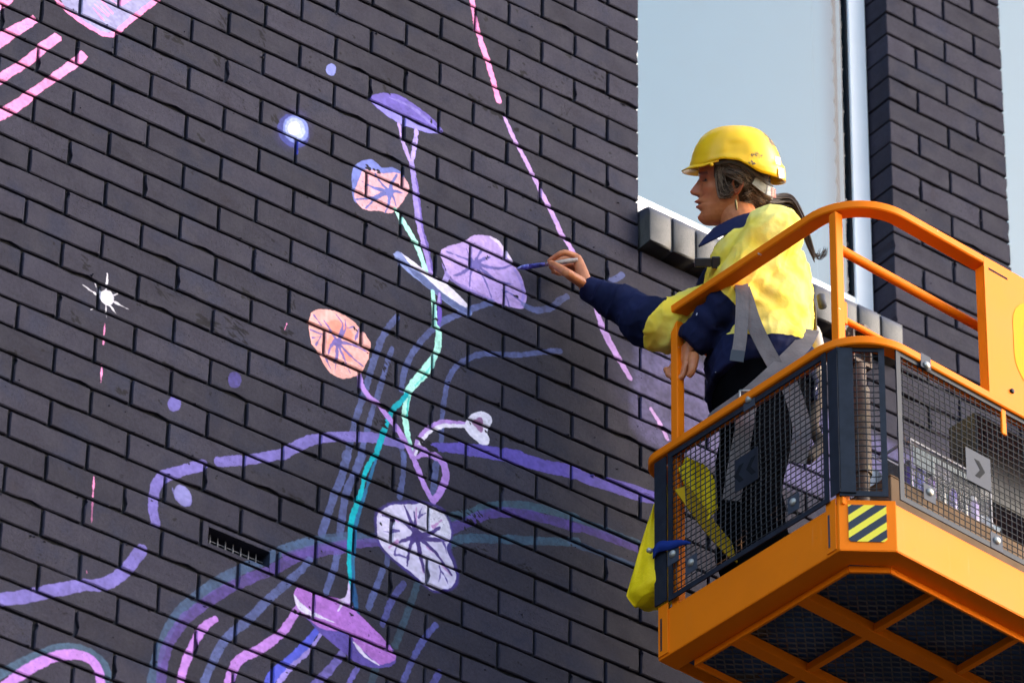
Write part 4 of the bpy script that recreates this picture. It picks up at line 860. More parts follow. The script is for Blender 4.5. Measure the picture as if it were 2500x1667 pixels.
# air vent in place of one brick
vx0, vx1 = VENT[1] * HB + 0.005, VENT[1] * HB + 0.235
vz0, vz1 = VENT[0] * CH + 0.005, VENT[0] * CH + 0.081
vent = MB()
ix0, ix1, iz0, iz1 = vx0 + 0.018, vx1 - 0.018, vz0 + 0.013, vz1 - 0.013
vent.box((vx0, 0.001, vz0), (ix0, 0.06, vz1)); vent.box((ix1, 0.001, vz0), (vx1, 0.06, vz1))
vent.box((ix0, 0.0014, vz0), (ix1, 0.06, iz0)); vent.box((ix0, 0.0014, iz1), (ix1, 0.06, vz1))
vo = in_b(vent).build("air_vent", M_BRICK, building, bevel=0.0015)
bk = MB(); bk.box((ix0 - 0.002, 0.061, iz0 - 0.002), (ix1 + 0.002, 0.07, iz1 + 0.002))
in_b(bk).build("vent_duct", M_ROOM, vo)
for i in range(1, 8):
    b = MB(); x = ix0 + (ix1 - ix0) * i / 8
    b.box((x - 0.0015, 0.030, iz0), (x + 0.0015, 0.033, iz1)); in_b(b).build("vent_bar", simple("vent_grey", (0.09, 0.09, 0.11, 1), 0.5) if i == 1 else bpy.data.materials["vent_grey"], vo)
for i in (1, 2):
    b = MB(); z = iz0 + (iz1 - iz0) * i / 3
    b.box((ix0, 0.0335, z - 0.0013), (ix1, 0.036, z + 0.0013)); in_b(b).build("vent_bar", bpy.data.materials["vent_grey"], vo)

# window sills of rounded bricks on edge
def sill_brick(x0, x1, seed):
    r = random.Random(seed)
    prof = []
    y_f, y_b, z0, z1 = -0.047 + r.uniform(-0.002, 0.002), 0.10, SILL_Z + 0.006, 0.318 + r.uniform(-0.002, 0.002)
    prof.append((y_b, z0)); prof.append((y_f + 0.004, z0)); prof.append((y_f, z0 + 0.004)); prof.append((y_f, z0 + 0.05))
    rad = 0.036
    for a in range(0, 91, 15):
        t = math.radians(a); prof.append((y_f + rad - rad * math.cos(t), z1 - rad + rad * math.sin(t)))
    prof.append((y_b, z1 + 0.022))
    m = MB(); n = len(prof); e = 0.005
    rings = []
    yc, zc = 0.02, 0.25
    for x, s in ((x0, 1), (x0 + e, 0), ((x0 + x1) / 2, -0.15), (x1 - e, 0), (x1, 1)):
        ring = []
        for y, z in prof:
            d = np.array([yc - y, zc - z]); d = d / np.linalg.norm(d) * e * s * 0.7
            ring.append((x, y + d[0] + r.uniform(-0.0006, 0.0006), z + d[1] + r.uniform(-0.0006, 0.0006)))
        rings.append(ring)
    for ring in rings: m.v.extend(ring)
    for i in range(len(rings) - 1):
        for k in range(n):
            k2 = (k + 1) % n; m.f.append((i * n + k, i * n + k2, (i + 1) * n + k2, (i + 1) * n + k)); m.m.append(0)
    m.f.append(tuple(range(n))); m.m.append(0); m.f.append(tuple((len(rings) - 1) * n + k for k in range(n))); m.m.append(0)
    return m


def window(xa, xb, scallop=True):
    zt = 2.6
    pit = (xb - xa - 0.006) / 11
    for i in range(11):
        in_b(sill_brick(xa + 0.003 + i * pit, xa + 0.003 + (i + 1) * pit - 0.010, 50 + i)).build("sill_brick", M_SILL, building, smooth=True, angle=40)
    mm = MB()
    mm.box((xa + 0.004, -0.036, SILL_Z + 0.009), (xb - 0.004, 0.098, 0.309)); in_b(mm).build("sill_mortar", simple("sill_joint", (0.035, 0.035, 0.045, 1), 0.6, bump=0.5), building)
    fr = MB()
    fr.box((xa + 0.001, 0.094, 0.341), (xa + 0.064, 0.16, zt)); fr.box((xb - 0.068, 0.094, 0.341), (xb - 0.003, 0.16, zt))
    fr.box((xa + 0.0645, 0.0955, 0.341), (xb - 0.0685, 0.158, 0.460)); fr.box((xa + 0.0645, 0.0955, zt - 0.06), (xb - 0.0685, 0.158, zt))
    wo = in_b(fr).build("window", M_FRAME, building, bevel=0.002)
    bd = MB(); bd.box((xb - 0.0755, 0.103, 0.4605), (xb - 0.0685, 0.13, zt - 0.061)); bd.box((xa + 0.066, 0.108, 0.4605), (xb - 0.076, 0.13, 0.468))
    in_b(bd).build("gasket", M_GASKET, wo)
    gl = MB(); gl.add([(xa + 0.066, 0.112, 0.461), (xb - 0.0755, 0.112, 0.461), (xb - 0.0755, 0.112, zt - 0.061), (xa + 0.066, 0.112, zt - 0.061)], [(0, 1, 2, 3)])
    in_b(gl).build("pane", M_GLASS, wo, fix=False)
    # cloth blind with a scalloped side, drawn down behind the glass
    bl = MB(); xe = xb - 0.070; N = 240
    zb = 0.44
    vs = []
    for i in range(N + 1):
        z = zb + (zt - zb) * i / N
        t = (z / 0.079) % 1.0
        sc = 0.011 * (1 - math.sqrt(max(0, 1 - (2 * t - 1) ** 2)))
        for x in (xa + 0.02, xe - 0.085, xe - 0.080, xe - sc):
            y = 0.172 + (0.0025 if x == xe - 0.080 else 0) - (0.002 if x > xe - 0.02 else 0)
            vs.append((x, y, z))
    fs = [(i * 4 + k, i * 4 + k + 1, i * 4 + k + 5, i * 4 + k + 4) for i in range(N) for k in range(3)]
    bl.add(vs, fs); bb = in_b(bl).build("blind", M_BLIND, wo, fix=False)
    rm = MB()
    rm.add([(xa, 0.55, 0.2), (xb + 0.2, 0.55, 0.2), (xb + 0.2, 0.55, zt), (xa, 0.55, zt)], [(3, 2, 1, 0)])
    rm.add([(xb + 0.012, 0.165, 0.2), (xb + 0.012, 0.55, 0.2), (xb + 0.012, 0.55, zt), (xb + 0.012, 0.165, zt)], [(0, 1, 2, 3)])
    in_b(rm).build("room_wall", M_ROOM, wo, fix=False)
    return wo


window(X17, X25)
window(X29, X29 + 1.0)

# ------------------------------------------------------------------ lift basket (boom platform); local axes: u along the wall, v into the wall, w up
M_OR = simple("orange_enamel", (0.88, 0.190, 0.0010, 1), 0.55, var=0.04, vscale=5, dirt=(0.60, 0.15, 0.006, 1), dirt_lo=0.66, dscale=9, spec=0.12, bump=0.05, bscale=120, chips=(0.70, 0.62, 0.52, 1))
M_BLK = simple("dark_coated_steel", (0.012, 0.015, 0.023, 1), 0.55, spec=0.2, var=0.25, dirt=(0.06, 0.045, 0.035, 1), dirt_lo=0.62, dscale=20)
M_WIRE = simple("dark_mesh_wire", (0.026, 0.026, 0.030, 1), 0.6, spec=0.2, var=0.2, vscale=12, dirt=(0.35, 0.14, 0.05, 1), dirt_lo=0.60, dscale=7)
M_ZINC = simple("zinc_bolt", (0.42, 0.39, 0.34, 1), 0.45, metal=0.6, var=0.15, vscale=80)
M_FLOOR = simple("floor_steel", (0.14, 0.13, 0.12, 1), 0.5, metal=0.2, var=0.4, vscale=6, dirt=(0.12, 0.06, 0.03, 1), dirt_lo=0.54)
M_RUST = simple("rusty_steel", (0.075, 0.045, 0.028, 1), 0.6, metal=0.2, var=0.45, vscale=22, dirt=(0.16, 0.12, 0.06, 1), dirt_lo=0.55, dscale=25, bump=0.3, bscale=90)
M_PLATE = simple("grey_clip_steel", (0.050, 0.054, 0.070, 1), 0.6, spec=0.15, var=0.1)

BO_ = (1.9350, -1.0947, -1.4660)
TH = math.radians(4.4)
basket = empty("lift_basket", BO_, TH)
tag(basket, "bright orange aerial lift basket with wire mesh sides beside the mural", "lift basket")
LU, LV = 1.75, 0.80           # length and depth
CA, CB = 0.115, 0.095         # near corner chamfer


def arc(cx, cy, r, a0, a1, n):
    return [(cx + r * math.cos(math.radians(a0 + (a1 - a0) * i / n)), cy + r * math.sin(math.radians(a0 + (a1 - a0) * i / n))) for i in range(n + 1)]


def sweep(path, w, h, wo):
    """rectangular tube along a plan path; w sideways, top at wo, h tall"""
    m = MB(); n = len(path); e = 0.0035
    P = np.array(path)
    for i in range(n):
        d = P[min(i + 1, n - 1)] - P[max(i - 1, 0)]; d = d / np.linalg.norm(d); s = np.array([-d[1], d[0]])
        for a, b in ((-1 + 2 * e / w, 0), (-1, 2 * e / h), (-1, 2 - 2 * e / h), (-1 + 2 * e / w, 2), (1 - 2 * e / w, 2), (1, 2 - 2 * e / h), (1, 2 * e / h), (1 - 2 * e / w, 0)):
            q = P[i] + s * a * w / 2
            m.v.append((q[0], q[1], wo - h + b * h / 2))
    for i in range(n - 1):
        for k in range(8):
            k2 = (k + 1) % 8; m.f.append((i * 8 + k, i * 8 + k2, (i + 1) * 8 + k2, (i + 1) * 8 + k)); m.m.append(0)
    m.f.append(tuple(range(8))); m.m.append(0); m.f.append(tuple((n - 1) * 8 + k for k in range(8))); m.m.append(0)
    return m


def rail_path(off, r_far, r_near, far_end, LV=LV):
    """centre line of a rail: far side, left end, near corner, near side"""
    o = off
    p = [(far_end, LV + o)]
    p += arc(-o + r_far, LV + o - r_far, r_far, 90, 180, 10)
    p += arc(-o + r_near, -o + r_near, r_near, 180, 270, 16)
    p += [(LU, -o)]
    return p


RW, RH = 0.047, 0.027
sweep(rail_path(-0.008, 0.075, 0.165, 0.36), RW, RH, 1.137).build("top_rail", M_OR, basket, smooth=True, angle=40)
sweep(rail_path(-0.004, 0.052, 0.15, 0.36, LV + 0.045), RW, RH, 0.672).build("mid_rail", M_OR, basket, smooth=True, angle=40)


def post(u, v, w0, w1, s=0.027):
    m = MB(); m.box((u, v, w0), (u + s, v + s, w1)); return m.build("post", M_OR, basket, bevel=0.003)


post(0.003, 0.722, 0.141, 1.105); post(0.003, 0.082, 0.141, 1.105)
post(0.345, 0.768, 0.1, 1.105); post(1.70, 0.004, 0.141, 1.105); post(1.70, 0.765, 0.1, 1.105); post(1.05, 0.004, 0.668, 1.105)
# welded stub on the near post
m = MB(); m.box((0.0305, 0.085, 0.742), (0.042, 0.106, 0.815)); m.build("post_stub", M_OR, basket, bevel=0.002)
m = MB(); m.tube([(0.024, 0.100, 0.999), (0.60, 0.100, 0.999), (1.72, 0.100, 0.999)], 0.0135, 14); m.build("inner_rail", M_OR, basket, smooth=True, angle=40)
m = MB(); m.tube([(0.036, 0.098, 0.765), (0.20, 0.098, 0.765), (1.0, 0.098, 0.765)], 0.0095, 12); m.build("inner_rail", M_OR, basket, smooth=True, angle=40)

# toe boards with return flange
TT = 0.145
t = 0.004
m = MB(); m.box((0, CB, 0), (t, LV, TT)); m.box((0, CB + 0.002, -0.0035), (0.066, LV - 0.002, 0.0)); m.build("toe_board", M_OR, basket, bevel=0.0015)
m = MB(); m.box((CA, 0, 0), (LU, t, TT)); m.box((CA + 0.002, 0.0005, -0.0035), (LU, 0.066, 0.0)); m.build("toe_board", M_OR, basket, bevel=0.0015)
m = MB()
m.prism([(CA, 0, -0.001), (0, CB, -0.001), (0, CB, TT + 0.012), (CA, 0, TT + 0.012)], (0.0028, 0.0028, 0))
m.prism([(CA, 0.0004, -0.004), (0.0004, CB, -0.004), (0.066, CB + 0.03, -0.004), (CA + 0.03, 0.066, -0.004)], (0, 0, 0.0028))
m.build("corner_plate", M_OR, basket, bevel=0.001)
m = MB(); m.box((0, LV - t, 0), (LU, LV, TT)); m.build("toe_board", M_OR, basket, bevel=0.0015)
m = MB(); m.box((LU - t, 0, 0), (LU, LV, TT)); m.build("toe_board", M_OR, basket, bevel=0.0015)
# stake pockets: raised blocks at the ends of the left board
for v0, v1 in ((0.104, 0.140), (0.757, 0.796)):
    m = MB(); m.box((-0.0035, v0, 0.004), (-0.0005, v1, TT + 0.020)); o = m.build("stake_pocket", M_OR, basket, bevel=0.001)
    m = MB(); m.box((-0.0045, (v0 + v1) / 2 + 0.004, 0.020), (-0.0036, (v0 + v1) / 2 + 0.010, TT - 0.022)); m.build("slot", M_BLK if v0 > 0.5 else M_PLATE, o)
# lower lip of the floor frame
m = MB()
lip = [(0.070, LV - 0.07), (0.070, 0.135), (0.152, 0.066), (LU - 0.07, 0.066)]
for a, b in zip(lip[:-1], lip[1:]): m.bar((a[0], a[1], -0.012), (b[0], b[1], -0.012), 0.008, 0.020)
m.bar((0.070, LV - 0.07, -0.012), (LU - 0.07, LV - 0.07, -0.012), 0.008, 0.020)
m.build("floor_frame", M_OR, basket, bevel=0.0015)
for v in (0.330, 0.588):
    m = MB()
    m.box((0.076, v - 0.021, -0.006), (LU - 0.08, v + 0.021, 0.0)); m.box((0.076, v - 0.021, -0.0005), (LU - 0.08, v - 0.017, 0.024)); m.box((0.076, v + 0.017, -0.0005), (LU - 0.08, v + 0.021, 0.024))
    m.build("floor_beam", M_OR, basket, bevel=0.001)
for u in (0.334, 0.640, 0.946, 1.252):
    for v0, v1 in ((0.071, 0.308), (0.352, 0.566), (0.610, 0.724)):
        m = MB(); m.box((u - 0.009, v0, -0.004), (u + 0.009, v1, 0.018)); m.build("cross_bar", M_OR, basket, bevel=0.001)
# expanded metal floor with a solid deck above it
m = MB()
du, dv = 0.036, 0.017
nu, nv = int((LU - 0.02) / du), int((LV - 0.02) / dv)
def strand(a, b):
    a = np.array(a); b = np.array(b); d = (b - a) / np.linalg.norm(b - a); s = np.array([-d[1], d[0], 0]) * 0.0024; z = np.array([0, 0, 0.0042])
    m.add([a - s, a + s + z * 0.3, a + z, b - s, b + s + z * 0.3, b + z], [(0, 1, 4, 3), (1, 2, 5, 4), (2, 0, 3, 5)])
for i in range(nu):
    if 0.01 + du * i > 1.0: break
    for j in range(nv):
        u = 0.03 + du * i + (du / 2 if j % 2 else 0); v = 0.012 + dv * j
        if u / CA + v / CB < 1.5 or v + dv > LV - 0.006: continue
        strand((u, v, 0.0245), (u + du / 2, v + dv, 0.0285)); strand((u, v, 0.0245), (u - du / 2, v + dv, 0.0285))
tag(m.build("expanded_metal", M_FLOOR, basket, fix=False), kind="stuff")
m = MB(); m.prism([(CA + 0.01, 0.006, 0.036), (LU - 0.006, 0.006, 0.036), (LU - 0.006, LV - 0.006, 0.036), (0.006, LV - 0.006, 0.036), (0.006, CB + 0.01, 0.036)], (0, 0, 0.004)); m.build("deck_plate", simple("blue_black_deck", (0.030, 0.070, 0.150, 1), 0.55, var=0.5, vscale=5, dirt=(0.05, 0.035, 0.022, 1), dirt_lo=0.56, dscale=4), basket)

# hazard plate on the corner
e1 = np.array([CA, -CB, 0]) / math.hypot(CA, CB); nn = np.array([-CB, -CA, 0]) / math.hypot(CA, CB)
c0 = np.array([CA / 2, CB / 2, TT / 2 + 0.010]) + nn * 0.0022


def hz_mat():
    k = NT("hazard_stripes"); co = k.n("TexCoord").outputs["Object"]; sp = k.n("SeparateXYZ"); k.l(co, sp.inputs[0])
    d = k.math('ADD', k.math('MULTIPLY', sp.outputs[0], -0.62), k.math('MULTIPLY', sp.outputs[2], 0.78))
    f = k.math('FRACT', k.math('ADD', k.math('DIVIDE', d, 0.0385), 0.16))
    s = k.math('GREATER_THAN', f, 0.46)
    k.l(k.mix(s, (0.82, 0.68, 0.02, 1), (0.012, 0.014, 0.022, 1)), k.b.inputs["Base Color"]); k.b.inputs["Roughness"].default_value = 0.4
    return k.m


m = MB(); hw, hh = 0.050, 0.058
m.prism([(-hw, 0, -hh + 0.006), (-hw + 0.006, 0, -hh), (hw - 0.008, 0, -hh), (hw, 0, -hh + 0.008), (hw, 0, hh), (-hw, 0, hh)], (0, 0.0012, 0))
o = m.build("hazard_plate", hz_mat(), basket); o.location = c0; o.rotation_euler = (0, 0, math.atan2(e1[1], e1[0]))


# wire mesh panels ------------------------------------------------------------
def panel(p0, ax, length, w0, w1, pitch_u, pitch_w, name_frame=True, out=(0, 0, 0), notch=False, arrow=None, clips=()):
    """p0: plan start, ax: plan direction; mesh lies in the vertical plane through them"""
    p0 = np.array([p0[0], p0[1], 0.0]); ax = np.array([ax[0], ax[1], 0.0]); ax /= np.linalg.norm(ax)
    nrm = np.array([ax[1], -ax[0], 0.0])
    if nrm @ np.array([-1, -1, 0]) < 0: nrm = -nrm
    P = lambda s, w, d=0.0: p0 + ax * s + np.array([0, 0, w]) + nrm * d
    m = MB(); r = 0.0020
    n = int(length / pitch_u); k = int((w1 - w0) / pitch_w)
    for i in range(1, n):
        s = length * i / n; wob = rng.uniform(-0.0012, 0.0012, 5)
        m.tube([P(s + wob[j], w0 + (w1 - w0) * j / 4, 0.0012 if j % 2 else -0.0012) for j in range(5)], r, 4, cap=False)
    for i in range(1, k):
        w = w0 + (w1 - w0) * i / k; wob = rng.uniform(-0.0012, 0.0012, 5)
        m.tube([P(length * j / 4, w + wob[j], -0.0012 if j % 2 else 0.0012) for j in range(5)], r, 4, cap=False)
    mesh = tag(m.build("wire_mesh", M_WIRE, basket, smooth=True), kind="stuff")
    f = MB(); b = 0.016
    for a, c in (((0, w0), (length, w0)), ((0, w1), (length, w1))):
        f.bar(P(a[0] - b / 2, a[1], 0.003), P(c[0] + b / 2, c[1], 0.003), 0.004, b)
    for s in (0, length):
        f.bar(P(s, w0 - b / 2 - 0.0005, 0.0034), P(s, w1 + b / 2 + 0.0005, 0.0034), b, 0.0044, up=nrm)
    f.build("mesh_frame", M_BLK, mesh)
    if arrow:
        s, w, sz, sgn = arrow
        q = MB(); z = sz / 2
        q.prism([P(s - z, w - z * 1.15, 0.0042), P(s + z, w - z * 1.15, 0.0042), P(s + z, w + z * 1.15, 0.0042), P(s - z, w + z * 1.15, 0.0042)], nrm * 0.0015)
        pl = q.build("arrow_plate", M_PLATE if sgn > 0 else M_BLK, mesh)
        for off in ((-0.42, 0.10) if sgn < 0 else (-0.16,)):
            q = MB(); a = 0.30 * sz; th = 0.20 * sz; o = off * sz * sgn if sgn > 0 else -off * sz
            pts = [(o, a), (o + sgn * th, a), (o + sgn * (a * 0.75 + th), 0), (o + sgn * th, -a), (o, -a), (o + sgn * a * 0.75, 0)]
            q.prism([P(s + x, w + y, 0.0058) for x, y in pts], nrm * 0.0006)
            q.build("chevron_cutout", M_GASKET, mesh)
    for s, w in clips:
        q = MB(); q.prism([P(s - 0.022, w - 0.030, 0.0043), P(s + 0.022, w - 0.030, 0.0043), P(s + 0.022, w + 0.022, 0.0043), P(s - 0.022, w + 0.022, 0.0043)], nrm * 0.002)
        q.build("clip_plate", M_PLATE, mesh)
        q = MB(); c = P(s, w, 0.0065)
        rr = [(0.0115, 0), (0.0115, 0.002), (0.0095, 0.0055), (0.005, 0.008), (0.0012, 0.0085)]
        e = ax; up = np.array([0, 0, 1.0]); vv = []; N = 12
        for rad, d in rr:
            for i in range(N):
                a = 2 * math.pi * i / N; vv.append(c + nrm * d + e * rad * math.cos(a) + up * rad * math.sin(a))
        ff = [(j * N + i, j * N + (i + 1) % N, (j + 1) * N + (i + 1) % N, (j + 1) * N + i) for j in range(len(rr) - 1) for i in range(N)]
        ff.append(tuple((len(rr) - 1) * N + i for i in range(N))); q.add(vv, ff); q.build("bolt", M_ZINC, mesh, smooth=True)
    return mesh


# left panel: start at the far end so that s runs towards the near corner
LB = PUl = None
panel((-0.006, 0.738), (0, -1), 0.610, 0.166, 0.634, 0.0195, 0.0175, arrow=(0.305, 0.425, 0.092, -1),
      clips=((0.085, 0.235), (0.485, 0.225), (0.32, 0.648), (0.012, 0.30)))
panel((0.006, 0.085), (0.095, -0.079), 0.112, 0.172, 0.640, 0.019, 0.0195)
panel((CA + 0.016, -0.006), (1, 0), 0.86, 0.168, 0.640, 0.0195, 0.0195, arrow=(0.288, 0.395, 0.092, 1),
      clips=((0.10, 0.232), (0.345, 0.19)))
# plain corner plates
m = MB(); m.box((-0.010, 0.756, 0.168), (-0.006, 0.803, 0.640)); m.build("end_plate", M_BLK, basket)
m = MB(); m.prism([(-0.004, 0.118, 0.172), (-0.004, 0.082, 0.172), (-0.004, 0.082, 0.640), (-0.004, 0.118, 0.640)], (-0.003, -0.001, 0))
m.prism([(0.0, 0.084, 0.172), (0.030, 0.0585, 0.172), (0.030, 0.0585, 0.640), (0.0, 0.084, 0.640)], (-0.004, -0.004, 0)); m.build("corner_guard", M_BLK, basket)
# steel clamp over the mid rail
m = MB(); m.box((0.208, -0.020, 0.628), (0.246, -0.0165, 0.674)); m.box((0.208, -0.0164, 0.6705), (0.246, 0.030, 0.674)); o = m.build("rail_clamp", M_PLATE, basket, bevel=0.001)
m = MB(); m.tube([(0.228, -0.0202, 0.640), (0.228, -0.025, 0.640), (0.228, -0.028, 0.640)], [0.011, 0.010, 0.004], 12); m.build("bolt", M_ZINC, o, smooth=True)
# hanging lug below the mid rail
m = MB(); m.box((0.517, -0.012, 0.560), (0.535, -0.004, 0.6435)); m.build("rail_lug", M_OR, basket, bevel=0.003)
# shield panel with part of a painted letter
m = MB(); m.box((0.470, -0.016, 0.645), (1.35, -0.012, 1.128)); m.box((0.470, -0.0115, 0.6705), (0.4735, 0.018, 1.104)); pn = m.build("shield_panel", M_OR, basket, bevel=0.001)
M_YEL = simple("yellow_decal", (0.86, 0.29, 0.001, 1), 0.6, var=0.03, spec=0.08)


def ring_decal(cu, cw, ru, rw, th, rc):
    m = MB()
    def outline(a, b, r):
        pts = []
        for sx, sz, a0 in ((1, 1, 0), (-1, 1, 90), (-1, -1, 180), (1, -1, 270)):
            for i in range(7):
                t = math.radians(a0 + 15 * i); pts.append((cu + sx * (a - r) + r * math.cos(t), cw + sz * (b - r) + r * math.sin(t)))
        return pts
    O_ = outline(ru, rw, rc); I_ = outline(ru - th, rw - th, max(0.01, rc - th)); n = len(O_)
    m.v = [(u, -0.0172, w) for u, w in O_] + [(u, -0.0172, w) for u, w in I_]
    m.f = [(k, (k + 1) % n, n + (k + 1) % n, n + k) for k in range(n)]; m.m = [0] * n
    return m


ring_decal(0.685, 0.905, 0.112, 0.155, 0.040, 0.10).build("letter_o", M_YEL, pn, fix=False)
m = MB(); m.tube([(0.556, -0.0165, 0.715), (0.556, -0.021, 0.715), (0.556, -0.022, 0.715)], [0.0075, 0.007, 0.003], 8); m.build("bolt", M_BLK, pn, smooth=True)
m = MB(); m.box((0.487, -0.0166, 1.094), (0.560, -0.0162, 1.101)); m.build("slot", M_GASKET, pn)
# rusty upright with a forked bracket inside the corner
m = MB(); m.tube([(0.155, 0.16, 0.04), (0.155, 0.16, 0.20), (0.155, 0.16, 0.34)], [0.010, 0.017, 0.021], 12); m.tube([(0.155, 0.16, 0.34), (0.155, 0.16, 0.62)], 0.026, 14); m.tube([(0.155, 0.16, 0.62), (0.155, 0.16, 0.70)], 0.018, 12)
up = m.build("upright", M_RUST, basket, smooth=True, angle=40)
m = MB(); m.box((0.120, 0.145, 0.70), (0.128, 0.180, 0.80)); m.box((0.182, 0.145, 0.70), (0.190, 0.180, 0.80)); m.box((0.1285, 0.146, 0.70), (0.1815, 0.179, 0.712)); m.tube([(0.110, 0.162, 0.785), (0.200, 0.162, 0.785)], 0.009, 10)
m.tube([(0.155, 0.162, 0.795), (0.155, 0.162, 0.822), (0.155, 0.162, 0.830)], [0.034, 0.032, 0.012], 14); m.build("fork_bracket", M_RUST, up, bevel=0.001)
# boom jib that carries the basket (below and behind the far right end, mostly outside the picture)
m = MB(); m.box((1.78, 0.20, -0.25), (1.90, 0.60, 0.55)); m.bar((1.90, 0.40, -0.1), (4.6, -1.6, -2.2), 0.16, 0.18); m.bar((4.6, -1.6, -2.2), (5.2, -4.5, -9.6), 0.24, 0.26); m.bar((1.745, 0.3, 0.3), (1.80, 0.3, 0.3), 0.08, 0.08); m.build("boom_arm", M_OR, basket, bevel=0.006)

# ------------------------------------------------------------------ the painter
BF = np.array([-0.81, 0.586, 0.0]); BL = np.array([-0.586, -0.81, 0.0])      # her front and her left
PB = np.array([2.118, -0.452, -1.426])                                        # between the feet, on the deck


def BP(f, l, h): return PB + BF * f + BL * l + np.array([0, 0, h])


def skin_mat():
    k = NT("skin"); pos = k.n("TexCoord").outputs["Object"]
    a = k.n("Attribute", attribute_name="flush"); b = k.n("Attribute", attribute_name="shade")
    n = k.noise(pos, 38.0, 5); n2 = k.noise(pos, 160.0, 3)
    c = k.mix(k.ramp(n, 0.35, 0.65), (0.50, 0.155, 0.052, 1), (0.59, 0.205, 0.076, 1))
    c = k.mix(k.math('MULTIPLY', a.outputs["Fac"], 0.8), c, (0.52, 0.080, 0.045, 1))
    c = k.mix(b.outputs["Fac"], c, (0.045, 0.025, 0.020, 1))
    fr = k.ramp(k.noise(pos, 220.0, 2), 0.66, 0.72)
    c = k.mix(k.math('MULTIPLY', fr, 0.35), c, (0.28, 0.10, 0.05, 1))
    k.l(c, k.b.inputs["Base Color"]); k.b.inputs["Roughness"].default_value = 0.48
    k.b.inputs["Subsurface Weight"].default_value = 0.12; k.b.inputs["Subsurface Radius"].default_value = (0.02, 0.007, 0.004); k.b.inputs["Subsurface Scale"].default_value = 0.3
    k.l(k.bump(n2, 0.18, 0.0015, k.bump(k.noise(pos, 55.0, 3), 0.15, 0.004)), k.b.inputs["Normal"])
    return k.m


M_SKIN = skin_mat()


def shirt_mat():
    k = NT("work_shirt"); pos = k.n("TexCoord").outputs["Object"]
    a = k.n("Attribute", attribute_name="navy")
    navy = k.math('GREATER_THAN', k.math('ADD', a.outputs["Fac"], k.math('MULTIPLY', k.math('SUBTRACT', k.noise(pos, 60.0, 2), 0.5), 0.004)), 0.0)
    n = k.noise(pos, 7.0, 5)
    y = k.mix(k.ramp(n, 0.35, 0.7), (0.86, 0.61, 0.055, 1), (0.91, 0.74, 0.20, 1))
    # grubby folds and paint specks
    g = k.ramp(k.noise(pos, 18.0, 6, 0.7), 0.60, 0.74)
    y = k.mix(k.math('MULTIPLY', g, 0.16), y, (0.82, 0.48, 0.012, 1))
    nv = k.mix(k.ramp(n, 0.35, 0.65), (0.007, 0.009, 0.030, 1), (0.013, 0.016, 0.052, 1))
    sp = k.ramp(k.noise(pos, 34.0, 1, 0.3), 0.775, 0.785)
    nv = k.mix(sp, nv, (0.55, 0.53, 0.58, 1))
    k.l(k.mix(navy, y, nv), k.b.inputs["Base Color"]); k.b.inputs["Roughness"].default_value = 0.82
    k.b.inputs["Specular IOR Level"].default_value = 0.08
    b = k.bump(k.noise(pos, 24.0, 4, 0.6), 0.22, 0.012)
    k.l(k.bump(k.noise(pos, 1000.0, 2), 0.15, 0.001, b), k.b.inputs["Normal"])
    return k.m


M_SHIRT = shirt_mat()
M_NAVY = fabric("navy_cotton", (0.012, 0.015, 0.050, 1))
M_TROUSER = fabric("black_trouser_cloth", (0.0035, 0.0034, 0.0042, 1), fold=0.2, spec=0.0)
M_WEB = fabric("grey_webbing", (0.150, 0.136, 0.140, 1), var=0.30, weave=500, fold=0.3)
M_WEB2 = fabric("beige_webbing", (0.55, 0.47, 0.40, 1), var=0.2, fold=0.1)
M_BPL = simple("black_plastic", (0.014, 0.014, 0.016, 1), 0.4)
M_BOOT = simple("tan_boot", (0.09, 0.055, 0.03, 1), 0.7, var=0.2)

# --- head frame: forward, left (towards the lens side), up
HF = -np.array(CAM_R[0]); UPI = np.array(CAM_R[1]); DV = np.array(CAM_R[2])
tilt = math.radians(7)
HU = UPI * math.cos(tilt) + DV * math.sin(tilt); HL = -DV * math.cos(tilt) + UPI * math.sin(tilt)
EAR = np.array((2.0347, -0.4550, 0.1208))            # near ear
HO = EAR - HL * 0.070


def HP(f, l, u): return HO + HF * f + HL * l + HU * u


TAB = np.array([  # u, front, back, half width
    (-.104, .082, .040, .012), (-.100, .0925, .020, .024), (-.092, .0985, .004, .034), (-.080, .1010, -.012, .044), (-.066, .0995, -.030, .052),
    (-.050, .1015, -.048, .0575), (-.035, .1030, -.062, .061), (-.018, .1020, -.076, .0655), (0, .1005, -.087, .069), (.018, .0995, -.094, .072),
    (.033, .1000, -.098, .0745), (.045, .1025, -.100, .076), (.065, .101, -.100, .0765), (.085, .093, -.095, .0735), (.105, .077, -.083, .064), (.122, .050, -.062, .047), (.134, .018, -.03, .022)])


def hprof(u): return [np.interp(u, TAB[:, 0], TAB[:, i]) for i in (1, 2, 3)]


def gs(x, c, w): return math.exp(-((x - c) / w) ** 2)


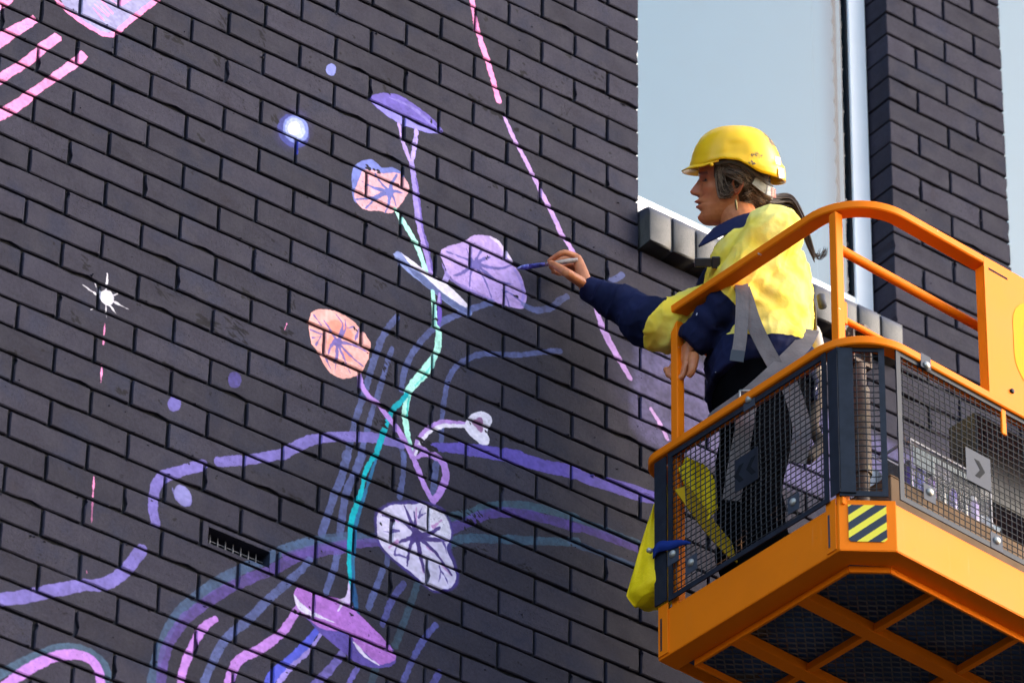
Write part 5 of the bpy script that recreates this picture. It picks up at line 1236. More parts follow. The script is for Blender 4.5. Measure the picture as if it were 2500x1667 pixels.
def head_point(u, th):
    F, B, Wd = hprof(u)
    fc = 0.5 * (F + B) * 0.35 + np.interp(u, [-.09, -.02], [.022, 0])
    fc = min(fc, F - 0.02)
    a = F - fc if math.cos(th) >= 0 else fc - B
    c, s = math.cos(th), math.sin(th)
    p = 2.25
    f = fc + a * math.copysign(abs(c) ** (2 / p), c); l = Wd * math.copysign(abs(s) ** (2 / p), s)
    if c > 0:
        al = abs(l)
        nose = np.interp(u, [-.026, -.0205, -.0165, -.011, -.0065, .0024, .0165, .030, .040], [0, .007, .021, .0255, .0268, .0215, .0115, .0025, 0])
        wn = np.interp(u, [-.026, -.018, -.008, .004, .020, .036], [.015, .0145, .0135, .0105, .0085, .009])
        f += nose * math.exp(-(al / wn) ** 2.4)
        f += 0.0050 * gs(u, -.0125, .0065) * gs(al, .0145, .0055)          # nostril wing
        f -= 0.0060 * gs(u, -.0215, .003) * gs(al, .008, .004)
        f += 0.0125 * gs(u, -.0365, .0058) * math.exp(-(al / .020) ** 2)     # lips
        f += 0.0108 * gs(u, -.0520, .0064) * math.exp(-(al / .018) ** 2)
        f -= 0.0050 * gs(u, -.0438, .0026) * math.exp(-(al / .025) ** 2)
        f -= 0.0030 * gs(u, -.0655, .006) * math.exp(-(al / .022) ** 2)
        f += 0.0060 * gs(u, -.083, .011) * math.exp(-(al / .020) ** 2)      # chin
        f -= 0.0125 * gs(u, .0235, .0115) * gs(al, .031, .0150)              # eye sockets
        f += 0.0075 * gs(u, .0245, .0080) * gs(al, .031, .013) + 0.0045 * gs(u, .0130, .0050) * gs(al, .031, .012)               # lids over the eyeball
        f -= 0.0022 * gs(u, .0205, .0018) * gs(al, .031, .012)
        f += 0.0050 * gs(u, .0425, .0075) * gs(al, .026, .022)               # brow
        f += 0.0045 * gs(u, -.004, .014) * gs(al, .046, .014)                # cheekbone
        f -= 0.0040 * gs(u, -.038, .016) * gs(al, .044, .012)                # hollow of the cheek
        f -= 0.0018 * gs(u - 0.5 * (al - .030), -.024, .004) * gs(al, .030, .010)   # fold beside the nose
        l *= 1 + 0.03 * gs(u, -.004, .014) * gs(al, .058, .012)
    return f, l


hv = []; hf = []; hflush = []; hshade = []
us = np.concatenate([np.linspace(-.104, .06, 96), np.linspace(.063, .134, 20)])
NT_ = 160
ths = [2 * math.pi * (i / NT_) for i in range(NT_)]
# more columns at the front of the face
ths = [t - 0.55 * math.sin(t) for t in ths]
for u in us:
    for t in ths:
        f, l = head_point(u, t); hv.append(HP(f, l, u))
        al = abs(l); fr = 1.0 if math.cos(t) > 0 else 0.0
        lip = fr * max(gs(u, -.0375, .0050), gs(u, -.0515, .0055)) * math.exp(-(al / .021) ** 4)
        fl = max(lip, fr * 0.5 * gs(u, -.006, .016) * math.exp(-(al / .018) ** 2), fr * 0.35 * gs(u, -.012, .018) * gs(al, .043, .016), 0.3 * fr * gs(u, -.085, .012) * math.exp(-(al / .022) ** 2))
        hflush.append(fl)
        brow = fr * gs(u - 0.10 * (0.03 - al), .0415, .0048) * (1.0 if .012 < al < .052 else 0.0)
        lash = fr * gs(u + 0.12 * (al - .03), .0185, .0017) * (1.0 if .019 < al < .046 else 0.0)
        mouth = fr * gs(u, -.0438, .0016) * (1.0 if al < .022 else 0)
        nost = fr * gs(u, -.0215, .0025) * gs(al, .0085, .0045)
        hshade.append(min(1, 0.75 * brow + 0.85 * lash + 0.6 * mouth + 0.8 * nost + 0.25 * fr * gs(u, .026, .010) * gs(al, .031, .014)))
for i in range(len(us) - 1):
    for k in range(NT_):
        k2 = (k + 1) % NT_; hf.append((i * NT_ + k, i * NT_ + k2, (i + 1) * NT_ + k2, (i + 1) * NT_ + k))
hf.append(tuple(range(NT_))); hf.append(tuple((len(us) - 1) * NT_ + k for k in range(NT_)))
# ears
for side in (1, -1):
    b = len(hv); NR, NA = 9, 28
    for i in range(NR):
        s = i / (NR - 1)
        for k in range(NA):
            a = 2 * math.pi * k / NA
            up = math.sin(a); fw = math.cos(a)
            ru = 0.0265 if up > 0 else 0.030
            wid = 0.0185 * (1.0 - 0.30 * max(0, -up)) * (1 + 0.12 * max(0, up))
            h = np.interp(s, [0, .25, .45, .6, .75, .9, 1.0], [-.010, -.006, .004, .003, .0085, .0095, .000])
            back = -fw      # rear edge stands out, front edge lies on the cheek
            h = h * (0.55 + 0.55 * max(0, back)) + 0.010 * max(0, back) * s
            if s > 0.97: h -= 0.008
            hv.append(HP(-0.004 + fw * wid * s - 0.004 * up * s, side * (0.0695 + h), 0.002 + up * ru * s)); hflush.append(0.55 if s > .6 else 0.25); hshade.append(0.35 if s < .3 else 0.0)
    for i in range(NR - 1):
        for k in range(NA):
            k2 = (k + 1) % NA; q = (b + i * NA + k, b + i * NA + k2, b + (i + 1) * NA + k2, b + (i + 1) * NA + k); hf.append(q)
    hf.append(tuple(b + k for k in range(NA)))

# --- limbs under the clothes, hands
body = MB()
NB = BP(0.035, 0.0, 1.375)
body.tube(catmull([BP(-0.02, 0, 1.30), NB, 0.5 * (NB + HP(-.015, 0, -.065)), HP(0.000, 0, -.055), HP(-.005, 0, 0.0)], 4), [.075] * 4 + [.060] * 4 + [.054] * 4 + [.052] * 5, 18)
body.tube(catmull([HP(.055, 0, -.088), HP(.030, 0, -.080), HP(.005, 0, -.088), 0.6 * NB + 0.4 * HP(.02, 0, -.08)], 3), [.016, .02, .026, .030, .034, .038, .042, .045, .045, .045], 14)
SR = BP(0.005, -0.155, 1.325); SL = BP(-0.035, 0.150, 1.298)
ER = np.array((1.8963, -0.3000, -0.3485)); WR = np.array((1.7743, -0.1150, -0.1634))
EL = np.array((1.9672, -0.5200, -0.3616)); WL = np.array((1.9133, -0.4000, -0.4563))
for q, (a, b, c) in enumerate(((SR, ER, WR), (SL, EL, WL))):
    body.tube(catmull([a, 0.5 * (a + b), b, 0.5 * (b + c), c], 4), list(np.interp(np.linspace(0, 1, 17), [0, .25, .5, .62, 1], [.050, .044, .036, .038, .024])), 14)
tors = []
for h, fd, lw, fo in ((0.86, .10, .150, 0), (1.0, .095, .135, 0), (1.12, .10, .14, .005), (1.24, .105, .155, .0), (1.32, .09, .15, -.01), (1.37, .06, .09, -.015)):
    tors.append([BP(fo + fd * math.cos(a), lw * math.sin(a), h) for a in np.linspace(0, 2 * math.pi, 25)[:-1]])
bv = [p for r in tors for p in r]; n_ = 24
body.add(bv, [(i * n_ + k, i * n_ + (k + 1) % n_, (i + 1) * n_ + (k + 1) % n_, (i + 1) * n_ + k) for i in range(len(tors) - 1) for k in range(n_)] + [tuple(range(n_)), tuple((len(tors) - 1) * n_ + k for k in range(n_))])
LEG = {1: [BP(0, .090, .90), BP(.035, .095, .49), BP(-.005, .105, .09)], -1: [BP(0, -.090, .90), BP(.050, -.10, .49), BP(.015, -.115, .09)]}
for s in (1, -1):
    body.tube(catmull(LEG[s], 5), list(np.interp(np.linspace(0, 1, 11), [0, .3, .5, .7, 1], [.088, .074, .055, .052, .036])), 14)
    body.tube([LEG[s][2], LEG[s][2] + BF * 0.07 - np.array([0, 0, .03]), LEG[s][2] + BF * 0.15 - np.array([0, 0, .055])], [.040, .038, .026], 12)


def hand(wrist, knuckles, fingers, thumb, palm_r=0.0155):
    """wrist point; four knuckle points; finger chains [[p1,p2,p3],...]; thumb chain"""
    for kx in knuckles:
        body.tube([wrist, 0.5 * (wrist + kx), kx], [.0215, .0185, .0130], 10)
    for a, b in zip(knuckles[:-1], knuckles[1:]):
        m_ = 0.5 * (a + b); body.tube([0.35 * wrist + 0.65 * m_, m_], [.0155, .0115], 10)
    for kx, ch, r in zip(knuckles, fingers, (.0090, .0093, .0088, .0078)):
        pts = [kx] + ch; rad = [r * 1.12, r * 1.05, r * .95, r * .78][:len(pts)]
        body.tube(catmull(pts, 3), list(np.interp(np.linspace(0, 1, 3 * (len(pts) - 1) + 1), np.linspace(0, 1, len(pts)), rad)), 10)
    body.tube(catmull(thumb, 3), list(np.interp(np.linspace(0, 1, 3 * (len(thumb) - 1) + 1), [0, .4, .75, 1], [.0165, .0135, .0105, .0082])), 10)


def zr(x, y, d):  # helper kept for readability: point given directly
    return np.array((x, y, d))


# right hand: pinching the brush against the wall
rw_ = np.array((1.7620, -0.1180, -0.1666))
hand(rw_,
     [np.array((1.7252, -0.1180, -0.0719)), np.array((1.7518, -0.0920, -0.0569)), np.array((1.7699, -0.0680, -0.0516)), np.array((1.7805, -0.0500, -0.0563))],
     [[np.array((1.6849, -0.1120, -0.0723)), np.array((1.6691, -0.0850, -0.0822)), np.array((1.6617, -0.0680, -0.0899))],
      [np.array((1.7205, -0.0700, -0.0523)), np.array((1.6994, -0.0520, -0.0686)), np.array((1.6838, -0.0480, -0.0879))],
      [np.array((1.7413, -0.0460, -0.0515)), np.array((1.7171, -0.0400, -0.0736)), np.array((1.6954, -0.0460, -0.0959))],
      [np.array((1.7577, -0.0320, -0.0559)), np.array((1.7332, -0.0340, -0.0772)), np.array((1.7085, -0.0440, -0.0931))]],
     [np.array((1.7267, -0.1400, -0.1757)), np.array((1.6644, -0.1580, -0.1834)), np.array((1.6491, -0.1320, -0.1517)), np.array((1.6497, -0.0940, -0.1125))])
# left hand: resting closed over the far rail
lw_ = np.array((1.9224, -0.3920, -0.4546))
hand(lw_,
     [np.array((1.9074, -0.3850, -0.5149)), np.array((1.9086, -0.3650, -0.5084)), np.array((1.9084, -0.3450, -0.4982)), np.array((1.9071, -0.3300, -0.4858))],
     [[np.array((1.8995, -0.3800, -0.5590)), np.array((1.8925, -0.3650, -0.5674)), np.array((1.8899, -0.3500, -0.5458))],
      [np.array((1.8965, -0.3600, -0.5501)), np.array((1.8909, -0.3450, -0.5551)), np.array((1.8887, -0.3350, -0.5335))],
      [np.array((1.8934, -0.3400, -0.5343)), np.array((1.8868, -0.3300, -0.5370)), np.array((1.8874, -0.3220, -0.5167))],
      [np.array((1.8936, -0.3250, -0.5142)), np.array((1.8891, -0.3160, -0.5138)), np.array((1.8894, -0.3120, -0.5001))]],
     [np.array((1.9177, -0.4050, -0.4995)), np.array((1.9068, -0.4150, -0.5411)), np.array((1.9048, -0.4100, -0.5642)), np.array((1.9026, -0.3980, -0.5750))])
bco, bfa, _ = remesh_mb(body, 0.0036, 2, 0.5)
nh = len(hv)
allv = np.vstack([np.array(hv), bco]) - PB
me = bpy.data.meshes.new("person"); me.from_pydata([tuple(p) for p in allv], [], hf + [tuple(nh + i for i in f) for f in bfa])
me.materials.append(M_SKIN); me.polygons.foreach_set("use_smooth", [True] * len(me.polygons))
hand_flush = np.zeros(len(bco))
d_r = np.linalg.norm(bco - np.array((1.6664, -0.0850, -0.0980)), axis=1); hand_flush = np.clip(0.5 - d_r / 0.08, 0, 0.5)
attr(me, "flush", np.concatenate([hflush, hand_flush])); attr(me, "shade", np.concatenate([hshade, np.zeros(len(bco))]))
bm = bmesh.new(); bm.from_mesh(me); bmesh.ops.recalc_face_normals(bm, faces=bm.faces[:]); bm.to_mesh(me); bm.free()
person = bpy.data.objects.new("person", me); person.location = PB; link(person)
tag(person, "person in a yellow hard hat and yellow and navy work shirt reaching out to paint", "person")


def pchild(mb, name, mats, smooth=True, parent=None, **kw):
    mb.v = [tuple(np.array(p) - PB) for p in mb.v]
    return mb.build(name, mats, parent or person, smooth=smooth, **kw)


def arr_child(name, co, faces, mat, attrs=None, parent=None):
    me = bpy.data.meshes.new(name); me.from_pydata([tuple(p) for p in (co - PB)], [], faces); me.materials.append(mat)
    me.polygons.foreach_set("use_smooth", [True] * len(me.polygons))
    for k_, v_ in (attrs or {}).items(): attr(me, k_, v_)
    bm = bmesh.new(); bm.from_mesh(me); bmesh.ops.recalc_face_normals(bm, faces=bm.faces[:]); bm.to_mesh(me); bm.free()
    o = bpy.data.objects.new(name, me); return link(o, parent or person)


# eyes (mostly under the lowered lids)
M_EYE = simple("eye", (0.05, 0.035, 0.03, 1), 0.2, var=0.05)
for s in (1, -1):
    m = MB(); c = (0.0775, s * 0.031, 0.0205); N1, N2 = 10, 14
    vv = [HP(c[0] + .0108 * math.cos(p_) * math.cos(q), c[1] + .0108 * math.cos(p_) * math.sin(q), c[2] + .0108 * math.sin(p_)) for p_ in np.linspace(-1.5, 1.5, N1) for q in np.linspace(0, 2 * math.pi, N2 + 1)[:-1]]
    m.add(vv, [(i * N2 + k, i * N2 + (k + 1) % N2, (i + 1) * N2 + (k + 1) % N2, (i + 1) * N2 + k) for i in range(N1 - 1) for k in range(N2)]); pchild(m, "eye", M_EYE)


# --- shirt ---------------------------------------------------------------------
def rings(mb, rs):
    n = len(rs[0]); v = [p for r in rs for p in r]
    mb.add(v, [(i * n + k, i * n + (k + 1) % n, (i + 1) * n + (k + 1) % n, (i + 1) * n + k) for i in range(len(rs) - 1) for k in range(n)] + [tuple(range(n)), tuple((len(rs) - 1) * n + k for k in range(n))])


sh = MB(); rs = []
for h, fd, lw, fo in ((0.845, .150, .190, .000), (0.90, .150, .186, .000), (0.97, .140, .176, .002), (1.03, .140, .176, .006), (1.10, .150, .182, .006), (1.17, .152, .186, .004), (1.24, .146, .188, .004), (1.29, .130, .176, .006), (1.33, .108, .140, .014), (1.355, .088, .105, .022), (1.375, .072, .082, .030), (1.388, .064, .070, .036)):
    rs.append([BP(fo + fd * math.copysign(abs(math.cos(a)) ** .85, math.cos(a)), lw * math.copysign(abs(math.sin(a)) ** .85, math.sin(a)), h) for a in np.linspace(0, 2 * math.pi, 41)[:-1]])
rings(sh, rs)
CR = WR + (ER - WR) * 0.02
def sleeve(pts, rad): sh.tube(catmull(pts, 5), list(np.interp(np.linspace(0, 1, 5 * (len(pts) - 1) + 1), np.linspace(0, 1, len(pts)), rad)), 20)
sleeve([BP(0, -0.08, 1.33), SR, 0.55 * SR + 0.45 * ER, ER, 0.5 * (ER + CR), CR], [.070, .078, .076, .078, .056, .034])
sleeve([BP(-.01, 0.07, 1.305), SL + BL * 0.008, 0.5 * (SL + EL), EL, 0.5 * (EL + WL), WL + (WL - EL) * 0.02], [.078, .084, .078, .064, .056, .045])
sco, sfa, snr = remesh_mb(sh, 0.0058, 3, 0.5)


def seg(p, a, b):
    d = b - a; t = np.clip(((p - a) @ d) / (d @ d), 0, 1); return t, np.linalg.norm(p - a - t[:, None] * d, axis=1)


# folds: rings round the arms near the elbow, drag lines from the shoulder and belt
disp = np.zeros(len(sco)); navy = np.full(len(sco), -1.0)
loc_f = (sco - PB) @ BF; loc_l = (sco - PB) @ BL; loc_h = sco[:, 2] - PB[2]
dT = np.full(len(sco), 9.0)
for a, b, c, cuff, ph in ((SR, ER, CR, 0.4, 0.0), (SL, EL, WL, 0.6, 2.0)):
    t1, d1 = seg(sco, a, b); t2, d2 = seg(sco, b, c)
    L1 = np.linalg.norm(b - a); L2 = np.linalg.norm(c - b)
    near = np.minimum(d1, d2); isarm = near < 0.100
    s = np.where(d1 < d2, t1 * L1, L1 + t2 * L2)
    ax = (b - a) / L1; e1_ = np.cross(ax, [0, 0, 1.0]); e1_ /= np.linalg.norm(e1_); e2_ = np.cross(ax, e1_)
    rel = sco - b; ang = np.arctan2(rel @ e2_, rel @ e1_)
    wv = np.sin(s * 105 + 1.6 * np.sin(ang + ph) + ph) * (0.35 + 0.65 * np.exp(-((s - L1) / 0.11) ** 2)) * (0.6 + 0.4 * np.sin(2 * ang + ph + s * 9))
    wv2 = np.sin(s * 47 - 2.2 * np.sin(ang * 1 + 1.3 + ph)) * 0.6
    w_ = np.clip((0.115 - near) / 0.03, 0, 1) * np.clip((s - 0.03) / 0.06, 0, 1)
    disp += w_ * (0.0040 * wv + 0.0040 * wv2)
    # navy from a little above the elbow down
    nav = np.where(d1 < d2, (t1 - (1.0 if ph == 0 else 1.0)) * L1, t2 * L2 + (-0.003 if ph == 0 else -0.004))
    take = (near < np.where(d2 < d1, 0.092 - 0.022 * t2, 0.098)) & ((np.abs(loc_l) > 0.13) | (d2 < d1) | (t1 > 0.45)) & (near < dT)
    navy = np.where(take, nav, navy); dT = np.where(take, near, dT)
navy = np.where((dT > 8), 1.05 - 0.70 * np.maximum(loc_l, 0) - 0.25 * np.maximum(0, -loc_f - .05) - loc_h, navy)
body_w = np.clip((dT - 0.05) / 0.05, 0, 1)
dr = np.sin(loc_h * 38 + 3.0 * np.sin(loc_l * 14 + loc_f * 10)) * 0.5 + np.sin(loc_h * 70 - loc_f * 55 + 2 * np.sin(loc_l * 20)) * 0.5
disp += body_w * (0.0030 * dr * np.clip((1.30 - loc_h) / 0.2, 0.2, 1) + 0.010 * np.exp(-((loc_h - 0.950) / 0.030) ** 2))
nz = np.array([noise.noise(Vector(p) * 11.0) for p in sco]); nz2 = np.array([noise.noise(Vector((p[0] * 26, p[1] * 26, p[2] * 14))) for p in sco])
rid = np.array([1 - abs(noise.noise(Vector(((b_ + .45 * h_ + .3 * a_) * 17, (h_ - .5 * b_) * 5.5, a_ * 9 + 3)))) * 2.4 for a_, b_, h_ in zip(loc_l, loc_f, loc_h)])
rid2 = np.array([1 - abs(noise.noise(Vector((p[0] * 22 - p[2] * 12, p[1] * 22 + 7, p[2] * 16)))) * 2.2 for p in sco])
disp += 0.0040 * nz + 0.0018 * nz2 + (0.0065 * np.clip(rid, 0, 1) ** 3 + 0.0035 * np.clip(rid2, 0, 1) ** 3) * np.clip(1.45 - loc_h * 0.55, .55, 1)
sco2 = sco + snr * disp[:, None]
shirt = arr_child("shirt", sco2, sfa, M_SHIRT, {"navy": navy})
SB = BVHTree.FromPolygons([tuple(p) for p in sco2], sfa)

# cuff of the right sleeve stands open round the wrist
m = MB(); ax = (ER - WR) / np.linalg.norm(ER - WR)
vv, ff = tube([WR - ax * 0.006, WR + ax * 0.010, WR + ax * 0.045, WR + ax * 0.060], [.0365, .0375, .040, .039], 22, cap=False)
m.add(vv, ff); o = pchild(m, "cuff", M_NAVY); o.modifiers.new("t", 'SOLIDIFY').thickness = 0.003

# collar: open, with a wide fold that points forward
m = MB(); NC = 36; vv = []
for i in range(NC + 1):
    a = math.radians(42 + (318 - 42) * i / NC)          # from front left round the nape to front right; 0 = front
    fr = abs(i / NC - 0.5) * 2                           # 1 at the open ends
    cf, cl = math.cos(a), math.sin(a)
    base = BP(0.030 + cf * .066, cl * .072, 1.370 + .026 * (1 - fr) - 0.020 * fr ** 2)
    top = BP(0.026 + cf * (.064 + .026 * fr ** 2), cl * (.072 + .012 * fr), 1.430 + .026 * (1 - fr) - .024 * fr ** 2)
    mid = BP(0.030 + cf * (.084 + .050 * fr ** 2), cl * (.092 + .016 * fr), 1.424 + .016 * (1 - fr) - .030 * fr ** 2)
    end = BP(0.034 + cf * (.102 + .115 * fr ** 3), cl * (.112 + .024 * fr), 1.372 - .010 * fr - .085 * fr ** 3)
    vv += [base, top, mid, end]
m.add(vv, [(i * 4 + k, (i + 1) * 4 + k, (i + 1) * 4 + k + 1, i * 4 + k + 1) for i in range(NC) for k in range(3)])
o = pchild(m, "collar", M_NAVY); o.modifiers.new("t", 'SOLIDIFY').thickness = 0.003; sb = o.modifiers.new("s", 'SUBSURF'); sb.levels = 1; sb.render_levels = 1

# --- trousers
tr = MB(); rs = []
for h, fd, lw, fo in ((0.76, .125, .175, .0), (0.84, .138, .180, .0), (0.92, .130, .170, .0), (0.98, .118, .155, .0)):
    rs.append([BP(fo + fd * math.cos(a), lw * math.sin(a), h) for a in np.linspace(0, 2 * math.pi, 33)[:-1]])
rings(tr, rs)
for s in (1, -1):
    a, b, c = LEG[s]
    tr.tube(catmull([a - np.array([0, 0, .06]), 0.5 * (a + b), b, 0.5 * (b + c), c - np.array([0, 0, .03])], 4), list(np.interp(np.linspace(0, 1, 17), [0, .25, .5, .75, 1], [.108, .100, .084, .080, .075])), 20)
tco, tfa, tnr = remesh_mb(tr, 0.0085, 3, 0.5)
lh = tco[:, 2] - PB[2]; ll = (tco - PB) @ BL; lf = (tco - PB) @ BF
td = 0.004 * np.sin(lh * 60 + 3 * np.sin(ll * 16 + lf * 9)) * np.exp(-((lh - .50) / .14) ** 2) + 0.006 * np.array([noise.noise(Vector(p) * 10) for p in tco]) 
tco2 = tco + tnr * td[:, None]
arr_child("trousers", tco2, tfa, M_TROUSER)
for s in (1, -1):
    m = MB(); p = LEG[s][2]
    m.tube(catmull([p + np.array([0, 0, .06]), p - BF * .012 - np.array([0, 0, .03]), p + BF * 0.05 - np.array([0, 0, .048]), p + BF * .13 - np.array([0, 0, .052]), p + BF * 0.185 - np.array([0, 0, .058])], 3), list(np.interp(np.linspace(0, 1, 13), [0, .3, .6, .85, 1], [.052, .056, .050, .044, .020])), 16)
    pchild(m, "boot", M_BOOT)
tk = [i for i, f in enumerate(sfa) if (min(dT[j] for j in f) > 0.095 or loc_h[f[0]] < 0.98) and loc_h[f[0]] > .855]
tq = [f for f in tfa if tco2[f[0]][2] - PB[2] < .85]
allb = BVHTree.FromPolygons([tuple(p) for p in sco2] + [tuple(p) for p in tco2], [sfa[i] for i in tk] + [tuple(len(sco2) + i for i in f) for f in tq])


def strap(name, pts, w, mat, lift=0.006, th=0.0024, snap=True, parent=None, face=None, dens=6):
    """flat webbing laid over the clothes through the given points"""
    P = catmull(pts, dens); Q = []; Nn = []
    for p in P:
        n_v = np.array(face) if face is not None else BL
        if snap:
            hit = allb.find_nearest(Vector(p))
            if hit[0] is not None:
                q = np.array(hit[0]); n_v = np.array(hit[1])
                if n_v @ (np.array(CAM_C) - q) < 0 and (p - q) @ n_v < -0.02: n_v = -n_v
                p = q + n_v * lift
        Q.append(p); Nn.append(n_v)
    Nn = [sum(Nn[max(0, i - 4):i + 5]) for i in range(len(Nn))]
    for _ in range(3): Q = [Q[0]] + [0.25 * Q[i - 1] + 0.5 * Q[i] + 0.25 * Q[i + 1] for i in range(1, len(Q) - 1)] + [Q[-1]]
    if snap: Q = [q + n_ / np.linalg.norm(n_) * 0.008 for q, n_ in zip(Q, Nn)]; Q = [Q[0]] + [0.25 * Q[i - 1] + 0.5 * Q[i] + 0.25 * Q[i + 1] for i in range(1, len(Q) - 1)] + [Q[-1]]
    m = MB(); vv = []
    for i in range(len(Q)):
        t_ = Q[min(i + 1, len(Q) - 1)] - Q[max(i - 1, 0)]; t_ = t_ / (np.linalg.norm(t_) + 1e-9); n_ = Nn[i] - t_ * (Nn[i] @ t_); n_ /= np.linalg.norm(n_); s_ = np.cross(t_, n_)
        vv += [Q[i] - s_ * w / 2, Q[i] + s_ * w / 2, Q[i] + s_ * w / 2 + n_ * th, Q[i] - s_ * w / 2 + n_ * th]
    m.add(vv, [(i * 4 + k, i * 4 + (k + 1) % 4, (i + 1) * 4 + (k + 1) % 4, (i + 1) * 4 + k) for i in range(len(Q) - 1) for k in range(4)] + [(0, 1, 2, 3), tuple((len(Q) - 1) * 4 + k for k in range(4))])
    return pchild(m, name, mat, smooth=True, parent=parent, angle=50)


har = MB(); har.tube([BP(-.17, .0, 1.20), BP(-.175, .0, 1.16)], .012, 8); harness = pchild(har, "safety_harness", M_PLATE)
def A(*p): return np.array(p)
YN = -0.60
strap("harness_strap", [A(*(1.9471, -0.5753, -0.3358)), A(*(1.9502, -0.5923, -0.3898)), A(*(1.9639, -0.6096, -0.4826)), A(*(1.9910, -0.6243, -0.5629)), A(*(2.0207, -0.6360, -0.6259)), A(*(2.0454, -0.6415, -0.6736))], .044, M_WEB, snap=False, face=BL, parent=harness)
strap("harness_strap", [A(*(1.9483, -0.5811, -0.3387)), A(*(1.9403, -0.5938, -0.3981)), A(*(1.9343, -0.5981, -0.4821)), A(*(1.9301, -0.5950, -0.5521)), A(*(1.9264, -0.5899, -0.5953))], .036, M_WEB, snap=False, face=BL, parent=harness)
strap("strap_end", [A(*(1.9246, -0.5923, -0.5892)), A(*(1.9226, -0.5909, -0.6087)), A(*(1.9206, -0.5895, -0.6268))], .038, M_BPL, snap=False, face=BL, parent=harness)
strap("harness_strap", [A(*(2.1664, -0.6105, -0.4212)), A(*(2.1096, -0.6497, -0.5148)), A(*(2.0576, -0.6552, -0.5888)), A(*(2.0085, -0.6345, -0.6582)), A(*(1.9623, -0.5962, -0.7214)), A(*(1.9216, -0.5445, -0.7646)), A(*(1.9037, -0.4822, -0.7780)), A(*(1.9154, -0.4165, -0.7576))], .050, M_WEB, snap=False, face=BL, parent=harness)
strap("harness_strap", [A(*(2.2628, -0.4600, 0.0090)), A(*(2.2857, -0.4600, -0.0970)), A(*(2.2808, -0.4700, -0.2209)), A(*(2.2709, -0.4800, -0.3059))], .045, M_WEB, parent=harness)
strap("harness_strap", [A(*(2.0375, -0.6469, -0.6387)), A(*(2.0743, -0.6488, -0.7203)), A(*(2.1019, -0.6441, -0.8086)), A(*(2.0833, -0.6429, -0.9251))], .050, M_WEB, snap=False, face=BL, parent=harness)
strap("harness_strap", [A(*(1.9566, -0.5920, -0.7531)), A(*(1.9468, -0.5812, -0.8539)), A(*(1.9324, -0.5708, -0.9629)), A(*(1.9198, -0.5617, -1.0737))], .050, M_WEB, snap=False, face=BL, parent=harness)
# loose lanyard pack behind the hip
m = MB(); m.tube(catmull([A(*(2.3252, -0.4400, -0.2406)), A(*(2.3247, -0.4500, -0.2970)), A(*(2.3271, -0.4600, -0.3517)), A(*(2.3113, -0.4700, -0.4286)), A(*(2.2867, -0.4800, -0.5088))], 4), list(np.interp(np.linspace(0, 1, 17), [0, .1, .5, .9, 1], [.010, .016, .017, .015, .006])), 10); pchild(m, "lanyard_pack", M_WEB2, parent=harness)
m = MB(); m.tube(catmull([A(*(2.2651, -0.5000, -0.4311)), A(*(2.2625, -0.5200, -0.5425)), A(*(2.2354, -0.5300, -0.6718)), A(*(2.2602, -0.5300, -0.7235)), A(*(2.1974, -0.5500, -0.8101))], 5), .017, 10); pchild(m, "lanyard_rope", fabric("brown_rope", (0.13, 0.10, 0.075, 1), fold=0.4, weave=300), parent=harness)
# buckles
m = MB(); c = A(*(1.9512, -0.5992, -0.7335))
for s_ in (-1, 1):
    m.bar(c + BF * (.022 * s_) - np.array([0, 0, .016]), c + BF * (.022 * s_) + np.array([0, 0, .016]), .005, .006, up=BL)
    m.bar(c + BF * .022 + np.array([0, 0, .016 * s_]), c - BF * .022 + np.array([0, 0, .016 * s_]), .005, .006, up=BL)
pchild(m, "buckle", M_ZINC, parent=harness)
# chest strap with a black clip
c = A(*(1.8905, -0.5000, -0.2453)); h_ = SB.find_nearest(Vector(c)); c0_ = np.array(h_[0])
m = MB(); c = A(*(1.9185, -0.4700, -0.2157)); r_ = -HF
m.bar(c + HF * .037, c - HF * .010, .030, .026, up=UPI); m.bar(c - HF * .0105, c - HF * .034, .024, .034, up=UPI); pchild(m, "chest_clip", M_BPL, smooth=False, parent=harness, bevel=0.003)

# --- hard hat
M_HAT = None


def hat_mat():
    k = NT("yellow_helmet"); co = k.n("TexCoord").outputs["Object"]; a = k.n("Attribute", attribute_name="scuff")
    n = k.noise(co, 12.0, 5)
    c = k.mix(k.ramp(n, 0.35, 0.7), (0.90, 0.48, 0.002, 1), (0.93, 0.53, 0.004, 1))
    bl = k.ramp(k.math('ADD', k.noise(co, 62.0, 6, 0.8), k.math('MULTIPLY', a.outputs["Fac"], 0.34)), 0.70, 0.80)
    c = k.mix(k.math('MULTIPLY', bl, 0.93), c, (0.025, 0.028, 0.035, 1))
    rub = k.ramp(k.noise(co, 8.0, 6, 0.7), 0.60, 0.75); c = k.mix(k.math('MULTIPLY', rub, 0.35), c, (0.80, 0.58, 0.12, 1))
    k.l(c, k.b.inputs["Base Color"]); k.b.inputs["Roughness"].default_value = 0.36; k.b.inputs["Coat Weight"].default_value = 0.0; k.b.inputs["Specular IOR Level"].default_value = 0.32
    k.l(k.bump(k.noise(co, 150.0, 3), 0.06, 0.001), k.b.inputs["Normal"])
    return k.m


M_HAT = hat_mat()
TOPO = [(.128, .062), (.124, .080), (.112, .103), (.090, .131), (.058, .157), (.020, .1735), (-.020, .1775), (-.054, .174), (-.089, .156), (-.116, .122), (-.130, .082), (-.137, .048)]


def edge_u(f):  # lower rim height on the side
    return np.interp(f, [-.142, -.125, -.085, -.066, -.050, -.030, -.007, .035, .0635, .087, .115, .150], [.0185, .0200, .0270, .0300, .0360, .0500, .0655, .0705, .0640, .0560, .0555, .0560])


